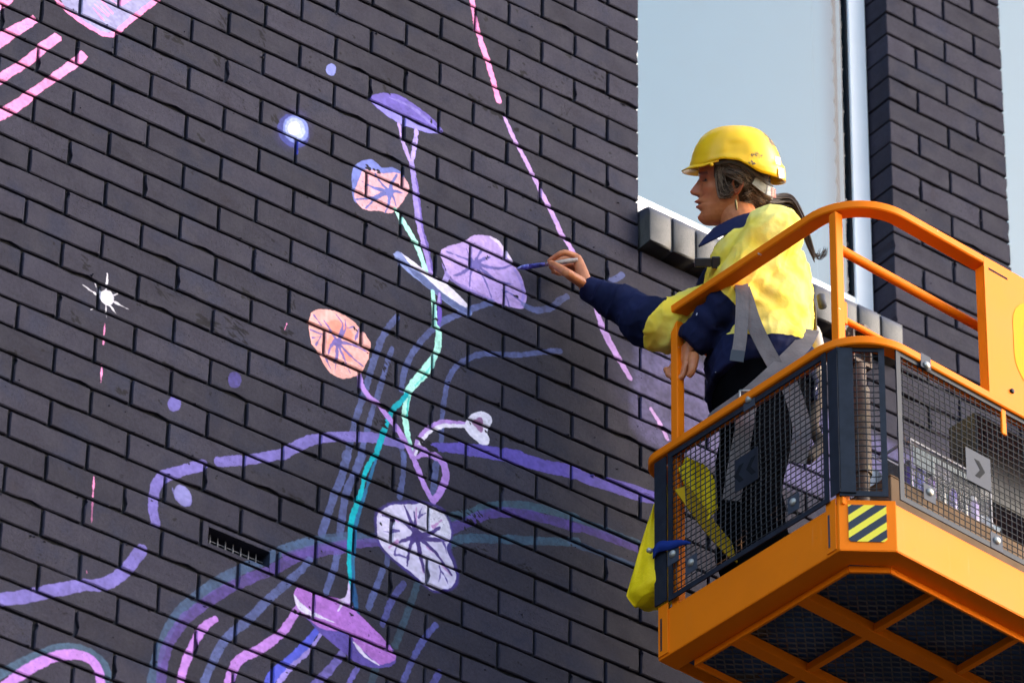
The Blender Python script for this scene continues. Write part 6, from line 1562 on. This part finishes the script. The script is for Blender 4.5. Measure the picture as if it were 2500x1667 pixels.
hatv = []; hats = []; NA, NS = 96, 26
def fcent(s): return -0.006
for i in range(NA):
    a = 2 * math.pi * i / NA; c, s = math.cos(a), math.sin(a)
    ax_f = .131 if c > 0 else .133
    for j in range(NS + 1):
        t = j / NS
        el = t * math.pi / 2
        ce, se = math.cos(el) ** .78, math.sin(el) ** .96
        f = -.004 + ax_f * math.copysign(abs(c) ** .92, c) * ce; l = .114 * math.copysign(abs(s) ** .92, s) * ce
        base = edge_u(-.004 + ax_f * c)
        # dome height above the rim
        u = base + (.1775 - base) * se
        # centre ridge, side dimple, flared rear band
        u += 0.0045 * math.exp(-(l / .020) ** 4) * (1 if t > .25 else t / .25) * (1 if f < .10 else 0.5)
        dim = math.exp(-((f - .000) / .030) ** 4 - ((u - .102) / .022) ** 4) * (1 if abs(l) > .05 else 0)
        l -= math.copysign(0.0055 * dim, l)
        band = (1 if (f < -.02) else max(0, 1 - (f + .02) / .025)) * (1 if u < .062 else 0)
        k_ = 1 + .055 * band
        if f > -.03 and u < .078: k_ = max(k_, 1 + .022 * min(1, (f + .03) / .03))
        hatv.append(HP(-.004 + (f + .004) * k_, l * k_, u))
        hats.append(0.35 * gs(f, -.095, .03) * gs(u, .150, .03) * 2.2 + 0.95 * gs(f, -.058, .022) * gs(u, .082, .012) + .8 * gs(f, -.040, .02) * gs(u, .058, .008) + 0.5 * gs(f, -.112, .02) * gs(u, .12, .03) + .35 * gs(f, .03, .03) * gs(u, .128, .008) + .5 * gs(f, .045, .02) * gs(u, .072, .006))
hatf = [(i * (NS + 1) + j, ((i + 1) % NA) * (NS + 1) + j, ((i + 1) % NA) * (NS + 1) + j + 1, i * (NS + 1) + j + 1) for i in range(NA) for j in range(NS)]
hat = arr_child("hard_hat", np.array(hatv), hatf, M_HAT, {"scuff": hats}); md = hat.modifiers.new("t", 'SOLIDIFY'); md.thickness = 0.0032; md.offset = -1
# peak
m = MB(); vv = []; NP, NQ = 28, 6
for i in range(NP + 1):
    a = math.radians(-66 + 132 * i / NP); c, s = math.cos(a), math.sin(a)
    for j in range(NQ + 1):
        q = j / NQ; ext = 0.024 * max(0, math.cos(a * 1.30)) ** .8
        f = -.004 + (.1325 + ext * q) * c; l = (.115 + ext * q * .7) * s
        vv.append(HP(f, l, edge_u(-.004 + .131 * c) + .008 * (1 - q) ** 2 - 0.0055 * q * q + .002))
m.add(vv, [(i * (NQ + 1) + j, (i + 1) * (NQ + 1) + j, (i + 1) * (NQ + 1) + j + 1, i * (NQ + 1) + j + 1) for i in range(NP) for j in range(NQ)])
o = pchild(m, "peak", M_HAT, parent=hat); o.modifiers.new("t", 'SOLIDIFY').thickness = 0.004
# vent slots along the crown, side clip hole, stickers
for f0, u0 in ((-.022, .1775), (-.038, .1755), (-.055, .1705)):
    m = MB(); m.bar(HP(f0 + .004, .024, u0 - .0045), HP(f0 - .006, .024, u0 - .0065), .007, .006, up=HU); pchild(m, "vent_slot", M_GASKET, smooth=False, parent=hat)
m = MB(); m.tube([HP(.070, .1010, .0545), HP(.070, .1055, .0545)], .0055, 10); pchild(m, "hook", M_HAT, parent=hat)
def patch(name, f0, f1, u0, u1, mat, off=0.0012, N=8):
    """sticker that follows the shell"""
    T = BVHTree.FromPolygons([tuple(p) for p in hatv], hatf); m = MB(); vv = []
    for i in range(N + 1):
        for j in range(N + 1):
            p = HP(f0 + (f1 - f0) * i / N, .16, u0 + (u1 - u0) * j / N); h = T.ray_cast(Vector(p), Vector(-HL))
            q = np.array(h[0]) if h[0] is not None else p - HL * .09
            vv.append(q + HL * off * 0.5 - HF * off)
    m.add(vv, [(i * (N + 1) + j, (i + 1) * (N + 1) + j, (i + 1) * (N + 1) + j + 1, i * (N + 1) + j + 1) for i in range(N) for j in range(N)])
    return pchild(m, name, mat, parent=hat, fix=False)


def label_mat():
    k = NT("faded_sticker"); co = k.n("TexCoord").outputs["Object"]
    w = k.noise(k.scale(co, (30, 30, 190)), 1.0, 2)
    c = k.mix(k.ramp(w, 0.48, 0.54), (0.62, 0.60, 0.68, 1), (0.30, 0.30, 0.46, 1)); c = k.mix(k.ramp(k.noise(co, 60, 2), .6, .64), c, (0.70, 0.42, 0.45, 1))
    k.l(c, k.b.inputs["Base Color"]); k.b.inputs["Roughness"].default_value = .4; return k.m


patch("sticker", -.1115, -.1270, .0595, .0860, label_mat())
patch("reflective_tape", -.1170, -.1335, .0200, .0500, simple("reflective_white", (0.80, 0.78, 0.74, 1), .25, var=.04), off=.004)
# grey inner band, chin pad and rear ratchet
m = MB(); m.tube(catmull([HP(.060, .088, .060), HP(.020, .094, .066), (HP(-.020, .090, .055)), HP(-.055, .080, .030), HP(-.085, .055, .012), HP(-.103, .0, .004), HP(-.085, -.055, .012), HP(-.02, -.09, .055), HP(.06, -.088, .06)], 4), .0065, 8); pchild(m, "headband", simple("grey_headband", (0.09, 0.085, 0.085, 1), .7), parent=hat)
strap("nape_strap", [HP(-.050, .083, .012), HP(-.072, .074, -.004), HP(-.090, .052, -.014), HP(-.101, .020, -.018), HP(-.104, -.01, -.018)], .026, M_WEB2 if False else fabric("grey_nape_strap", (0.30, 0.29, 0.25, 1)), snap=False, face=HL * .8 - HF * .6, parent=hat)
m = MB(); m.bar(HP(-.083, .060, -.011), HP(-.106, .038, -.018), .012, .030, up=HU); pchild(m, "ratchet", simple("ratchet_grey", (0.36, 0.36, 0.37, 1), .5), smooth=False, parent=hat, bevel=.003)
m = MB()
for q in range(5): m.bar(HP(-.100, .050, -.005 - .0052 * q), HP(-.112, .036, -.008 - .0052 * q), .006, .0028, up=HU)
pchild(m, "ratchet_dial", simple("red_orange_plastic", (0.80, 0.07, 0.02, 1), .45), smooth=False, parent=hat)

# --- hair
def hair_mat():
    k = NT("greying_hair"); a = k.n("Attribute", attribute_name="grey"); co = k.n("TexCoord").outputs["Object"]
    c = k.mix(a.outputs["Fac"], (0.030, 0.017, 0.011, 1), (0.34, 0.255, 0.190, 1))
    k.l(c, k.b.inputs["Base Color"]); k.b.inputs["Roughness"].default_value = .5; k.b.inputs["Specular IOR Level"].default_value = .2
    return k.m


M_HAIR = hair_mat()


def side_l(f, u):
    F, B, Wd = hprof(u); fc = 0.5 * (F + B) * 0.35 + np.interp(u, [-.09, -.02], [.022, 0]); fc = min(fc, F - .02)
    a = F - fc if f > fc else fc - B
    t_ = min(1, abs((f - fc) / a)); return Wd * (1 - t_ ** 2.25) ** (1 / 2.25)


hairv = []; hairf = []; hairg = []
def lock(path, r0, grey, n=4):
    P = catmull(path, 4); k_ = len(P)
    v_, f_ = tube(P, [r0 * (0.55 + .45 * math.sin(math.pi * min(1, (i + 1) / k_ * 1.0))) * (1 if i < k_ - 3 else .6) for i in range(k_)], n, cap=False)
    b = len(hairv); hairv.extend(v_); hairf.extend([tuple(b + i for i in q) for q in f_]); hairg.extend([grey] * len(v_))


R_ = random.Random(3)
for side in (1, -1):
    # base shell over the scalp
    b = len(hairv); N1, N2 = 22, 16
    for i in range(N1 + 1):
        f = .053 - (.053 + .101) * i / N1
        for j in range(N2 + 1):
            lo = np.interp(f, [-.105, -.09, -.06, -.03, -.012, .0, .02, .035, .053], [-.030, -.046, -.062, -.070, -.050, -.004, -.004, -.026, -.002])
            u = lo + (.085 - lo) * j / N2
            hairv.append(HP(f, side * (side_l(f, u) + .0015), u)); hairg.append(.04)
    hairf.extend([(b + i * (N2 + 1) + j, b + (i + 1) * (N2 + 1) + j, b + (i + 1) * (N2 + 1) + j + 1, b + i * (N2 + 1) + j + 1) for i in range(N1) for j in range(N2)])
    for q in range(620):
        z0 = R_.random(); lay = R_.uniform(.004, .013)
        if z0 < .40:      # temple lock: down in front of the ear, then back over its top
            f0 = R_.uniform(.036, .058); u0 = R_.uniform(.045, .075)
            dip = R_.uniform(-.034, .0)
            pts = [(f0, u0), (f0 + R_.uniform(-.004, .004), .5 * (u0 + dip) + .006), (f0 - R_.uniform(.006, .020), dip), (f0 - R_.uniform(.022, .040), dip + R_.uniform(-.006, .012))]
        elif z0 < .72:    # swept back above and behind the ear
            f0 = R_.uniform(.00, .05); u0 = R_.uniform(.030, .070)
            pts = [(f0, u0), (f0 - .035, u0 - R_.uniform(.004, .016)), (-.045 + R_.uniform(-.01, .01), R_.uniform(-.030, .022)), (-.084 + R_.uniform(-.01, .006), R_.uniform(-.048, -.020)), (-.098, R_.uniform(-.050, -.034))]
        else:             # nape
            f0 = R_.uniform(-.045, -.020); u0 = R_.uniform(-.066, -.020)
            pts = [(f0, u0), (f0 - .020, u0 - R_.uniform(-.010, .010)), (-.070, R_.uniform(-.060, -.030)), (-.096, R_.uniform(-.052, -.036))]
        path = []
        for i, (f, u) in enumerate(pts):
            path.append(HP(f + R_.uniform(-.0035, .0035), side * (side_l(f, u) + lay + R_.uniform(-.002, .003) + (.010 if (-.03 < f < .022 and -.03 < u < .035) else 0)), u))
        lock(path, R_.uniform(.0005, .0014), min(1, max(0, R_.gauss(.42, .40))))
    for q in range(70):   # over the top of the ear
        f0 = R_.uniform(.020, .045); u0 = R_.uniform(.020, .040); la = R_.uniform(.012, .019)
        lock([HP(f, side * (side_l(f, u) + l_), u) for f, u, l_ in ((f0, u0 + .012, .007), (f0 - .022, u0 - .002, la), (-.012, u0 - R_.uniform(.004, .018), la + .002), (-.036, u0 - R_.uniform(.012, .030), .010), (-.066, R_.uniform(-.036, -.010), .008))], R_.uniform(.0006, .0014), min(1, max(0, R_.gauss(.45, .38))))
    for q in range(26):   # flyaways
        f0 = R_.uniform(-.07, -.02); u0 = R_.uniform(-.03, .03); l0 = side_l(f0, u0) + .013
        lock([HP(f0, side * l0, u0), HP(f0 - .02, side * (l0 + R_.uniform(0, .006)), u0 + R_.uniform(-.012, .004)), HP(f0 - .045, side * (l0 + R_.uniform(-.012, .008)), u0 + R_.uniform(-.03, .0))], .00045, R_.uniform(.3, .9), 3)
arr_child("hair", np.array(hairv), hairf, M_HAIR, {"grey": hairg})
# ponytail down the back
hairv, hairf, hairg = [], [], []
base = [HP(-.094, .0, -.042), A(*(2.2053, -0.4200, 0.1537)), A(*(2.2641, -0.4200, 0.1784)), A(*(2.2925, -0.4300, 0.1323)), A(*(2.3166, -0.4300, 0.0698)), A(*(2.3324, -0.4350, 0.0198))]
for q in range(150):
    a_, rr_ = R_.uniform(0, 2 * math.pi), math.sqrt(R_.random()) * .029
    wd = [.6, 1.0, 1.05, 1.0, .8, .55]
    path = [p + (HU * math.cos(a_) + HL * math.sin(a_)) * rr_ * w_ + np.array([R_.uniform(-.003, .003) for _ in range(3)]) for p, w_ in zip(base, wd)]
    path = path[:R_.choice([5, 6, 6])]
    lock(path, R_.uniform(.0014, .0026), max(0, R_.gauss(.04, .05)))
for q in range(14):
    e = A(*(2.3326, -0.4350, 0.0302)); dx = R_.uniform(.01, .035)
    lock([e + np.array([R_.uniform(-.006, .006)] * 3), e - HF * dx * .5 - HU * R_.uniform(0, .02), e - HF * dx + HU * R_.uniform(-.012, .012), e - HF * (dx + .004) + HU * R_.uniform(.0, .02)], .0011, .03)
arr_child("ponytail", np.array(hairv), hairf, M_HAIR, {"grey": hairg})
# earring: a long brass drop on a wire hook
m = MB(); l0 = .078
m.tube(catmull([HP(-.003, .074, -.026), HP(-.001, l0 + .004, -.031), HP(.001, l0, -.040)], 4), .0009, 6)
m.tube(catmull([HP(.001, l0, -.040), HP(.001, l0, -.050), HP(-.0005, l0, -.064), HP(-.002, l0, -.074)], 4), [.0012, .002, .003, .0036, .0038, .0038, .0037, .0035, .0032, .003, .0026, .002, .0008], 8)
pchild(m, "earring", simple("old_brass", (0.20, 0.16, 0.07, 1), .4, metal=.7))

# --- paint brush held in the right hand
m = MB(); tip = A(*(1.6013, -0.0040, -0.1008)); end = A(*(1.7221, -0.1280, -0.0895)); ax = (end - tip) / np.linalg.norm(end - tip); Lb = np.linalg.norm(end - tip)
bo = empty("paintbrush", tip); tag(bo, "slim paintbrush with a blue loaded tip held against the brick wall", "paintbrush")
def bt(a, b, r, n=10, **kw):
    v, f = tube([ax * Lb * (a + (b - a) * i / (len(r) - 1)) for i in range(len(r))], r, n, **kw); mm = MB(); mm.add(v, f); return mm
bt(0.0, .20, [.0020, .0058, .0080, .0086, .0084], squash=.75).build("bristles", simple("blue_wet_bristle", (0.10, 0.10, 0.42, 1), .35, var=.5, vscale=120, dirt=(0.42, 0.42, 0.75, 1), dirt_lo=.50, dscale=60), bo, smooth=True)
bt(.20, .46, [.0084, .0080, .0074, .0068], squash=.8).build("ferrule", simple("painted_ferrule", (0.055, 0.05, 0.26, 1), .35, metal=.3, var=.4, vscale=90, dirt=(0.02, 0.015, 0.05, 1), dirt_lo=.55, dscale=50), bo, smooth=True)
bt(.46, 1.0, [.0054, .0060, .0068, .0072, .0070, .0052]).build("handle", simple("smeared_wood_handle", (0.55, 0.45, 0.38, 1), .5, var=.2, vscale=60, dirt=(0.16, 0.02, 0.09, 1), dirt_lo=.50, dscale=40), bo, smooth=True)

# ------------------------------------------------------------------ things in and on the basket
BM = Matrix.Rotation(TH, 4, 'Z'); BM.translation = Vector(BO_)


def BW(u, v, w): return np.array(BM @ Vector((u, v, w)))


BU = BW(1, 0, 0) - BW(0, 0, 0); BV = BW(0, 1, 0) - BW(0, 0, 0); BZ = np.array([0, 0, 1.0])
M_BAG = fabric("yellow_pvc", (0.88, 0.60, 0.006, 1), var=0.10, rough=0.5, weave=400, fold=0.5)


def placed(u, v, w, name, label, cat, group=None, rz=0.0):
    o = empty(name, BW(u, v, w), TH + rz); tag(o, label, cat, group); return o


# yellow bag hanging off the far left corner
bag = empty("yellow_bag", (1.9089, -0.2620, -1.0726)); tag(bag, "bright yellow cloth bag hanging outside the left end of the orange basket", "bag")
bp0 = np.array((1.9089, -0.2620, -1.0726))
sec = [((1618, 1185), .010, .012), ((1612, 1230), .020, .020), ((1602, 1290), .042, .035), ((1592, 1350), .062, .050), ((1580, 1410), .084, .060), ((1572, 1452), .100, .060), ((1574, 1470), .090, .050)]
cpts = [np.array(p) for p in ((1.9137, -0.2750, -0.8601), (1.9103, -0.2700, -0.9272), (1.9091, -0.2620, -1.0049), (1.9058, -0.2550, -1.0836), (1.9012, -0.2480, -1.1624), (1.8964, -0.2450, -1.2136), (1.9047, -0.2450, -1.2343))]
wid = [.008, .022, .038, .052, .064, .072, .056]; dep = [.012, .022, .032, .042, .050, .052, .040]
R0 = np.array(CAM_R[0]); D0 = np.array([DV[0], DV[1], 0]) / np.linalg.norm(DV[:2])
CP = catmull(cpts, 5); m = MB(); N = 28; k_ = len(CP); rs = []
for i, c in enumerate(CP):
    t = i / (k_ - 1) * 6; wv = np.interp(t, range(7), wid); dv_ = np.interp(t, range(7), dep); ring = []
    for q in range(N):
        a = 2 * math.pi * q / N; x = math.cos(a); y = math.sin(a)
        x = math.copysign(abs(x) ** .8, x); y = math.copysign(abs(y) ** 1.3, y)
        fo = 0.010 * math.sin(3 * a + t * .6) + 0.004 * math.sin(7 * a - t * 2)
        p = c + R0 * (wv * x) + D0 * (dv_ * y + fo * min(1, t)) + np.array([0, 0, -0.012 * max(0, -x) * max(0, t - 4) * .8])
        ring.append(tuple(p - bp0))
    rs.append(ring)
rings(m, rs); m.build("bag_body", M_BAG, bag, smooth=True)
m = MB(); fl = [np.array(p) for p in ((1.8821, -0.4000, -0.8724), (1.9192, -0.4100, -0.9126), (1.9425, -0.4300, -0.9817), (1.9360, -0.4500, -1.0589))]
FP = catmull(fl, 6); vv = []
for i, p in enumerate(FP):
    w_ = np.interp(i / (len(FP) - 1), [0, .3, 1], [.020, .052, .040])
    for q in range(7):
        s_ = q / 6 * 2 - 1; vv.append(p + (R0 * .5 + np.array([0, 0, .8])) * w_ * s_ + D0 * .008 * math.sin(i * .5 + q) - bp0)
m.add(vv, [(i * 7 + q, i * 7 + q + 1, (i + 1) * 7 + q + 1, (i + 1) * 7 + q) for i in range(len(FP) - 1) for q in range(6)]); o = m.build("bag_flap", M_BAG, bag, smooth=True); o.modifiers.new("t", 'SOLIDIFY').thickness = .003
m = MB(); fl = catmull([np.array(p) for p in ((1.8682, -0.4100, -0.9683), (1.9027, -0.4300, -1.0323), (1.9417, -0.4600, -1.1131), (1.9795, -0.5000, -1.1886), (2.0043, -0.5300, -1.2211))], 6)
for i in range(len(fl) - 1): m.bar(fl[i] - bp0, fl[i + 1] - bp0, .045, .004, up=-D0 + np.array([0, 0, .4]))
m.build("bag_strap", fabric("mustard_webbing", (0.42, 0.25, 0.006, 1), fold=.2), bag)
# blue strap tied through the end plate
bs = empty("blue_strap", (1.8317, -0.4300, -1.2253)); tag(bs, "short dark blue strap tied round the left end plate of the basket", "strap"); b0 = np.array((1.8317, -0.4300, -1.2253))
m = MB(); sp = catmull([BW(-.016, .800, .335), BW(-.018, .775, .345), BW(-.014, .735, .332), BW(-.013, .690, .318), BW(-.012, .655, .300)], 5); ws = np.interp(np.linspace(0, 1, len(sp)), [0, .35, .6, 1], [.030, .034, .026, .006])
vv = []
for p, w_ in zip(sp, ws): vv += [p - BZ * w_ / 2 - b0, p + BZ * w_ / 2 - b0]
m.add(vv, [(2 * i, 2 * i + 1, 2 * i + 3, 2 * i + 2) for i in range(len(sp) - 1)]); o = m.build("webbing", fabric("royal_blue_web", (0.010, 0.028, 0.17, 1), fold=.3), bs, smooth=True); o.modifiers.new("t", 'SOLIDIFY').thickness = .003
m = MB(); m.tube([BW(-.020, .803, .345) - b0, BW(-.032, .806, .346) - b0, BW(-.034, .806, .346) - b0], [.008, .007, .003], 10); m.build("stud", M_ZINC, bs, smooth=True)

# cardboard box, clear tray of paints, bottles
M_CARD = simple("brown_cardboard", (0.24, 0.155, 0.095, 1), .9, spec=.1, var=.12, vscale=14, bump=.1)
card = placed(.46, .24, .040, "cardboard_box", "brown cardboard box standing on the basket floor under the clear paint tray", "box")
m = MB(); m.box((-.25, -.13, 0), (.25, .13, .300)); m.build("box_body", M_CARD, card, bevel=.003)
for y0, y1 in ((-.131, -.003), (.003, .131)):
    m = MB(); m.box((-.251, y0, .3008), (.251, y1, .3045)); m.build("flap", M_CARD, card, bevel=.001)


def clear_mat(name, col, a=.35, rough=.12):
    k = NT(name); tr = k.n("BsdfTransparent"); mx = k.n("MixShader"); mx.inputs[0].default_value = a
    k.b.inputs["Base Color"].default_value = col; k.b.inputs["Roughness"].default_value = rough
    k.l(tr.outputs[0], mx.inputs[1]); k.l(k.b.outputs[0], mx.inputs[2]); k.l(mx.outputs[0], k.out.inputs[0]); return k.m


M_CLEAR = clear_mat("clear_plastic", (0.75, 0.76, 0.80, 1), .05)
M_RIM = clear_mat("milky_plastic", (0.40, 0.38, 0.43, 1), .85, .5)
M_RIB = clear_mat("ribbed_plastic", (0.24, 0.28, 0.30, 1), .75, .5)
tray = placed(.435, .165, .3452, "paint_tray", "clear plastic craft box full of purple and teal paint bottles behind the right mesh", "storage box")
m = MB(); L_, D_, H_ = .150, .055, .150
for a, b in (((-L_, -D_, 0), (L_, -D_ + .002, H_)), ((-L_, D_ - .002, 0), (L_, D_, H_)), ((-L_, -D_ + .0021, 0), (-L_ + .002, D_ - .0021, H_)), ((L_ - .002, -D_ + .0021, 0), (L_, D_ - .0021, H_)), ((-L_ + .0021, -D_ + .0021, 0), (L_ - .0021, D_ - .0021, .002))): m.box(a, b)
m.build("tray_wall", M_CLEAR, tray)
m = MB(); m.box((-L_ + .003, D_ - .008, .0035), (L_ - .003, D_ - .004, H_ - .008)); m.build("tray_liner", simple("black_liner", (.008, .008, .010, 1), .8, spec=.1), tray)
m = MB()
for y in (-D_ - .0015, D_ + .0015): m.box((-L_ - .003, y - .003, H_ - .005), (L_ + .003, y + .003, H_ + .004))
for x in (-L_ - .0005, L_ + .0005):
    m.box((x - .0028, -D_ + .002, H_ - .0045), (x + .0028, D_ - .002, H_ + .0035)); m.box((x - .0025, -D_ - .004, .0), (x + .0025, -D_ - .0002, H_ - .0055))
m.build("rim", M_RIM, tray, bevel=.001)
m = MB()
for i in range(12): m.box((-.138 + .0062 * i, -D_ - .0062, .070), (-.1345 + .0062 * i, -D_ - .0045, .128))
m.box((-.142, -D_ - .0044, .067), (-.062, -D_ - .0032, .131))
for i in range(34): m.box((-.060 + .0060 * i, -D_ - .0050, .112), (-.0566 + .0060 * i, -D_ - .0040, .132))
m.build("hinge_panel", M_RIB, tray)
m = MB(); m.bar((-L_, D_ + .006, H_ + .002), (-L_, D_ + .060, H_ + .045), .003, .004); m.bar((L_, D_ + .006, H_ + .002), (L_, D_ + .060, H_ + .045), .003, .004); m.bar((-L_, D_ + .060, H_ + .045), (L_, D_ + .060, H_ + .045), .003, .004)
m.build("lid_frame", M_RIM, tray)
PAINTS = [("deep violet", (.045, .020, .24)), ("ultramarine", (.020, .030, .30)), ("ultramarine", (.03, .03, .36)), ("teal", (.0, .22, .24)), ("dark purple", (.07, .02, .20)), ("ultramarine", (.03, .03, .34)), ("black", (.008, .008, .01)), ("magenta", (.40, .05, .26)), ("deep violet", (.05, .025, .26)), ("teal", (.0, .20, .22)), ("black", (.01, .01, .012)), ("navy blue", (.012, .018, .12)), ("lilac", (.40, .30, .60)), ("dark purple", (.06, .02, .22))]
seen = {}
words_ = ["nearest the left end of the clear tray", "second from the left in the clear tray", "third from the left in the clear tray", "fourth along the clear tray", "fifth along the clear tray", "left of the middle of the clear tray", "at the middle of the clear tray", "just right of the tray middle", "five from the right end of the tray", "four from the right end of the tray", "three from the right end of the tray", "second from the right end of the tray", "nearest the right end of the tray", "lying loose at the tray's right front"]
capm = simple("bottle_cap", (.02, .02, .025, 1), .3); capw = simple("white_cap", (.75, .73, .76, 1), .35)
for i, (cn, c) in enumerate(PAINTS):
    b = placed(.435 - .132 + .0203 * i, .165 + (-.030 if i % 2 == 0 else .008), .3475, "paint_bottle", "small %s paint bottle %s" % (cn, words_[i]), "paint bottle", "paint bottles in the clear tray")
    h = .068 + .014 * (i * 7 % 4) / 3; r = .0135
    v_, f_ = tube([(0, 0, .0005), (0, 0, .003), (0, 0, h), (0, 0, h + .008), (0, 0, h + .010)], [r * .92, r, r, r * .55, r * .5], 14); m = MB(); m.add(v_, f_); m.build("bottle_body", simple("paint_" + str(i) if False else "paint_in_bottle_%s_%s" % (cn.replace(" ", "_"), "abcdefghijklmnop"[i]), c + (1,), .22, var=.2, vscale=60), b, smooth=True, angle=40)
    v_, f_ = tube([(0, 0, h + .0102), (0, 0, h + .026), (0, 0, h + .028)], [r * .62, r * .5, r * .3], 12); m = MB(); m.add(v_, f_); m.build("cap", capw if i in (3, 7, 12) else capm, b, smooth=True, angle=40)
# white tub and a clear lid
tub = placed(.285, .275, .3452, "white_tub", "small white plastic tub standing behind the corner mesh panel", "tub")
v_, f_ = tube([(0, 0, 0), (0, 0, .004), (0, 0, .105), (0, 0, .112), (0, 0, .113), (0, 0, .109)], [.031, .033, .038, .040, .036, .035], 24); m = MB(); m.add(v_, f_); m.build("tub_body", simple("white_plastic_tub", (.70, .73, .80, 1), .4, var=.05), tub, smooth=True, angle=40)
lid = placed(.222, .260, .3452, "clear_lid", "round clear plastic lid leaning left of the white tub", "lid")
v_, f_ = tube([(0, -.003, .052), (0, .000, .052), (0, .006, .052)], [.050, .052, .050], 28); m = MB(); m.add(v_, f_); m.build("lid_disc", clear_mat("clear_lid_plastic", (.68, .68, .75, 1), .35), lid, smooth=True, angle=40)
v_, f_ = tube([(.052 * math.cos(a), 0.002, .052 + .052 * math.sin(a)) for a in np.linspace(0, 2 * math.pi, 33)], .0028, 8, cap=False); m = MB(); m.add(v_, f_); m.build("lid_rim", M_RIM, lid, smooth=True)
# crumpled plastic bag and an orange bottle at the right of the box
pb = placed(.640, .200, .3452, "plastic_bag", "crumpled pale translucent plastic bag at the right of the paint tray", "bag")
m = MB(); N1, N2 = 10, 18; vv = []
for i in range(N1 + 1):
    t = i / N1; r0 = .045 * math.sin(math.pi * min(.98, .12 + t * .86)) + .004
    for q in range(N2):
        a = 2 * math.pi * q / N2; r = r0 * (1 + .35 * math.sin(3 * a + 4 * t) * math.sin(5 * t + a) + .15 * math.sin(7 * a - 9 * t)); vv.append((r * math.cos(a), r * math.sin(a), .004 + .105 * t))
m.add(vv, [(i * N2 + q, i * N2 + (q + 1) % N2, (i + 1) * N2 + (q + 1) % N2, (i + 1) * N2 + q) for i in range(N1) for q in range(N2)]); m.build("bag_film", clear_mat("bag_film", (.50, .58, .68, 1), .62, .25), pb)
ob = placed(.715, .235, .040, "orange_bottle", "orange plastic bottle with pale cap beside the crumpled plastic bag", "bottle")
v_, f_ = tube([(0, 0, 0), (0, 0, .005), (0, 0, .30), (0, 0, .33)], [.036, .040, .040, .016], 20); m = MB(); m.add(v_, f_); m.build("bottle_body", simple("orange_plastic", (.62, .20, .05, 1), .35), ob, smooth=True, angle=40)
v_, f_ = tube([(0, 0, .3302), (0, 0, .355), (0, 0, .357)], [.017, .016, .012], 16); m = MB(); m.add(v_, f_); m.build("cap", capw, ob, smooth=True, angle=40)
# control console behind the shield panel
cs = placed(.90, .19, .40, "control_console", "black control console mounted behind the orange shield panel", "control box")
m = MB(); m.box((-.33, -.055, .06), (.33, .055, .34)); m.build("console_body", simple("black_console", (.010, .010, .012, 1), .5), cs, bevel=.006)
m = MB(); m.box((-.30, -.0562, .10), (.30, -.0552, .30)); m.build("console_cover", simple("console_grey", (.03, .03, .034, 1), .5), cs)
m = MB(); m.box((-.01, .056, .2), (.01, .62, .23)); m.box((-.01, -.178, .2), (.01, -.056, .23)); m.build("console_bracket", M_BLK, cs)
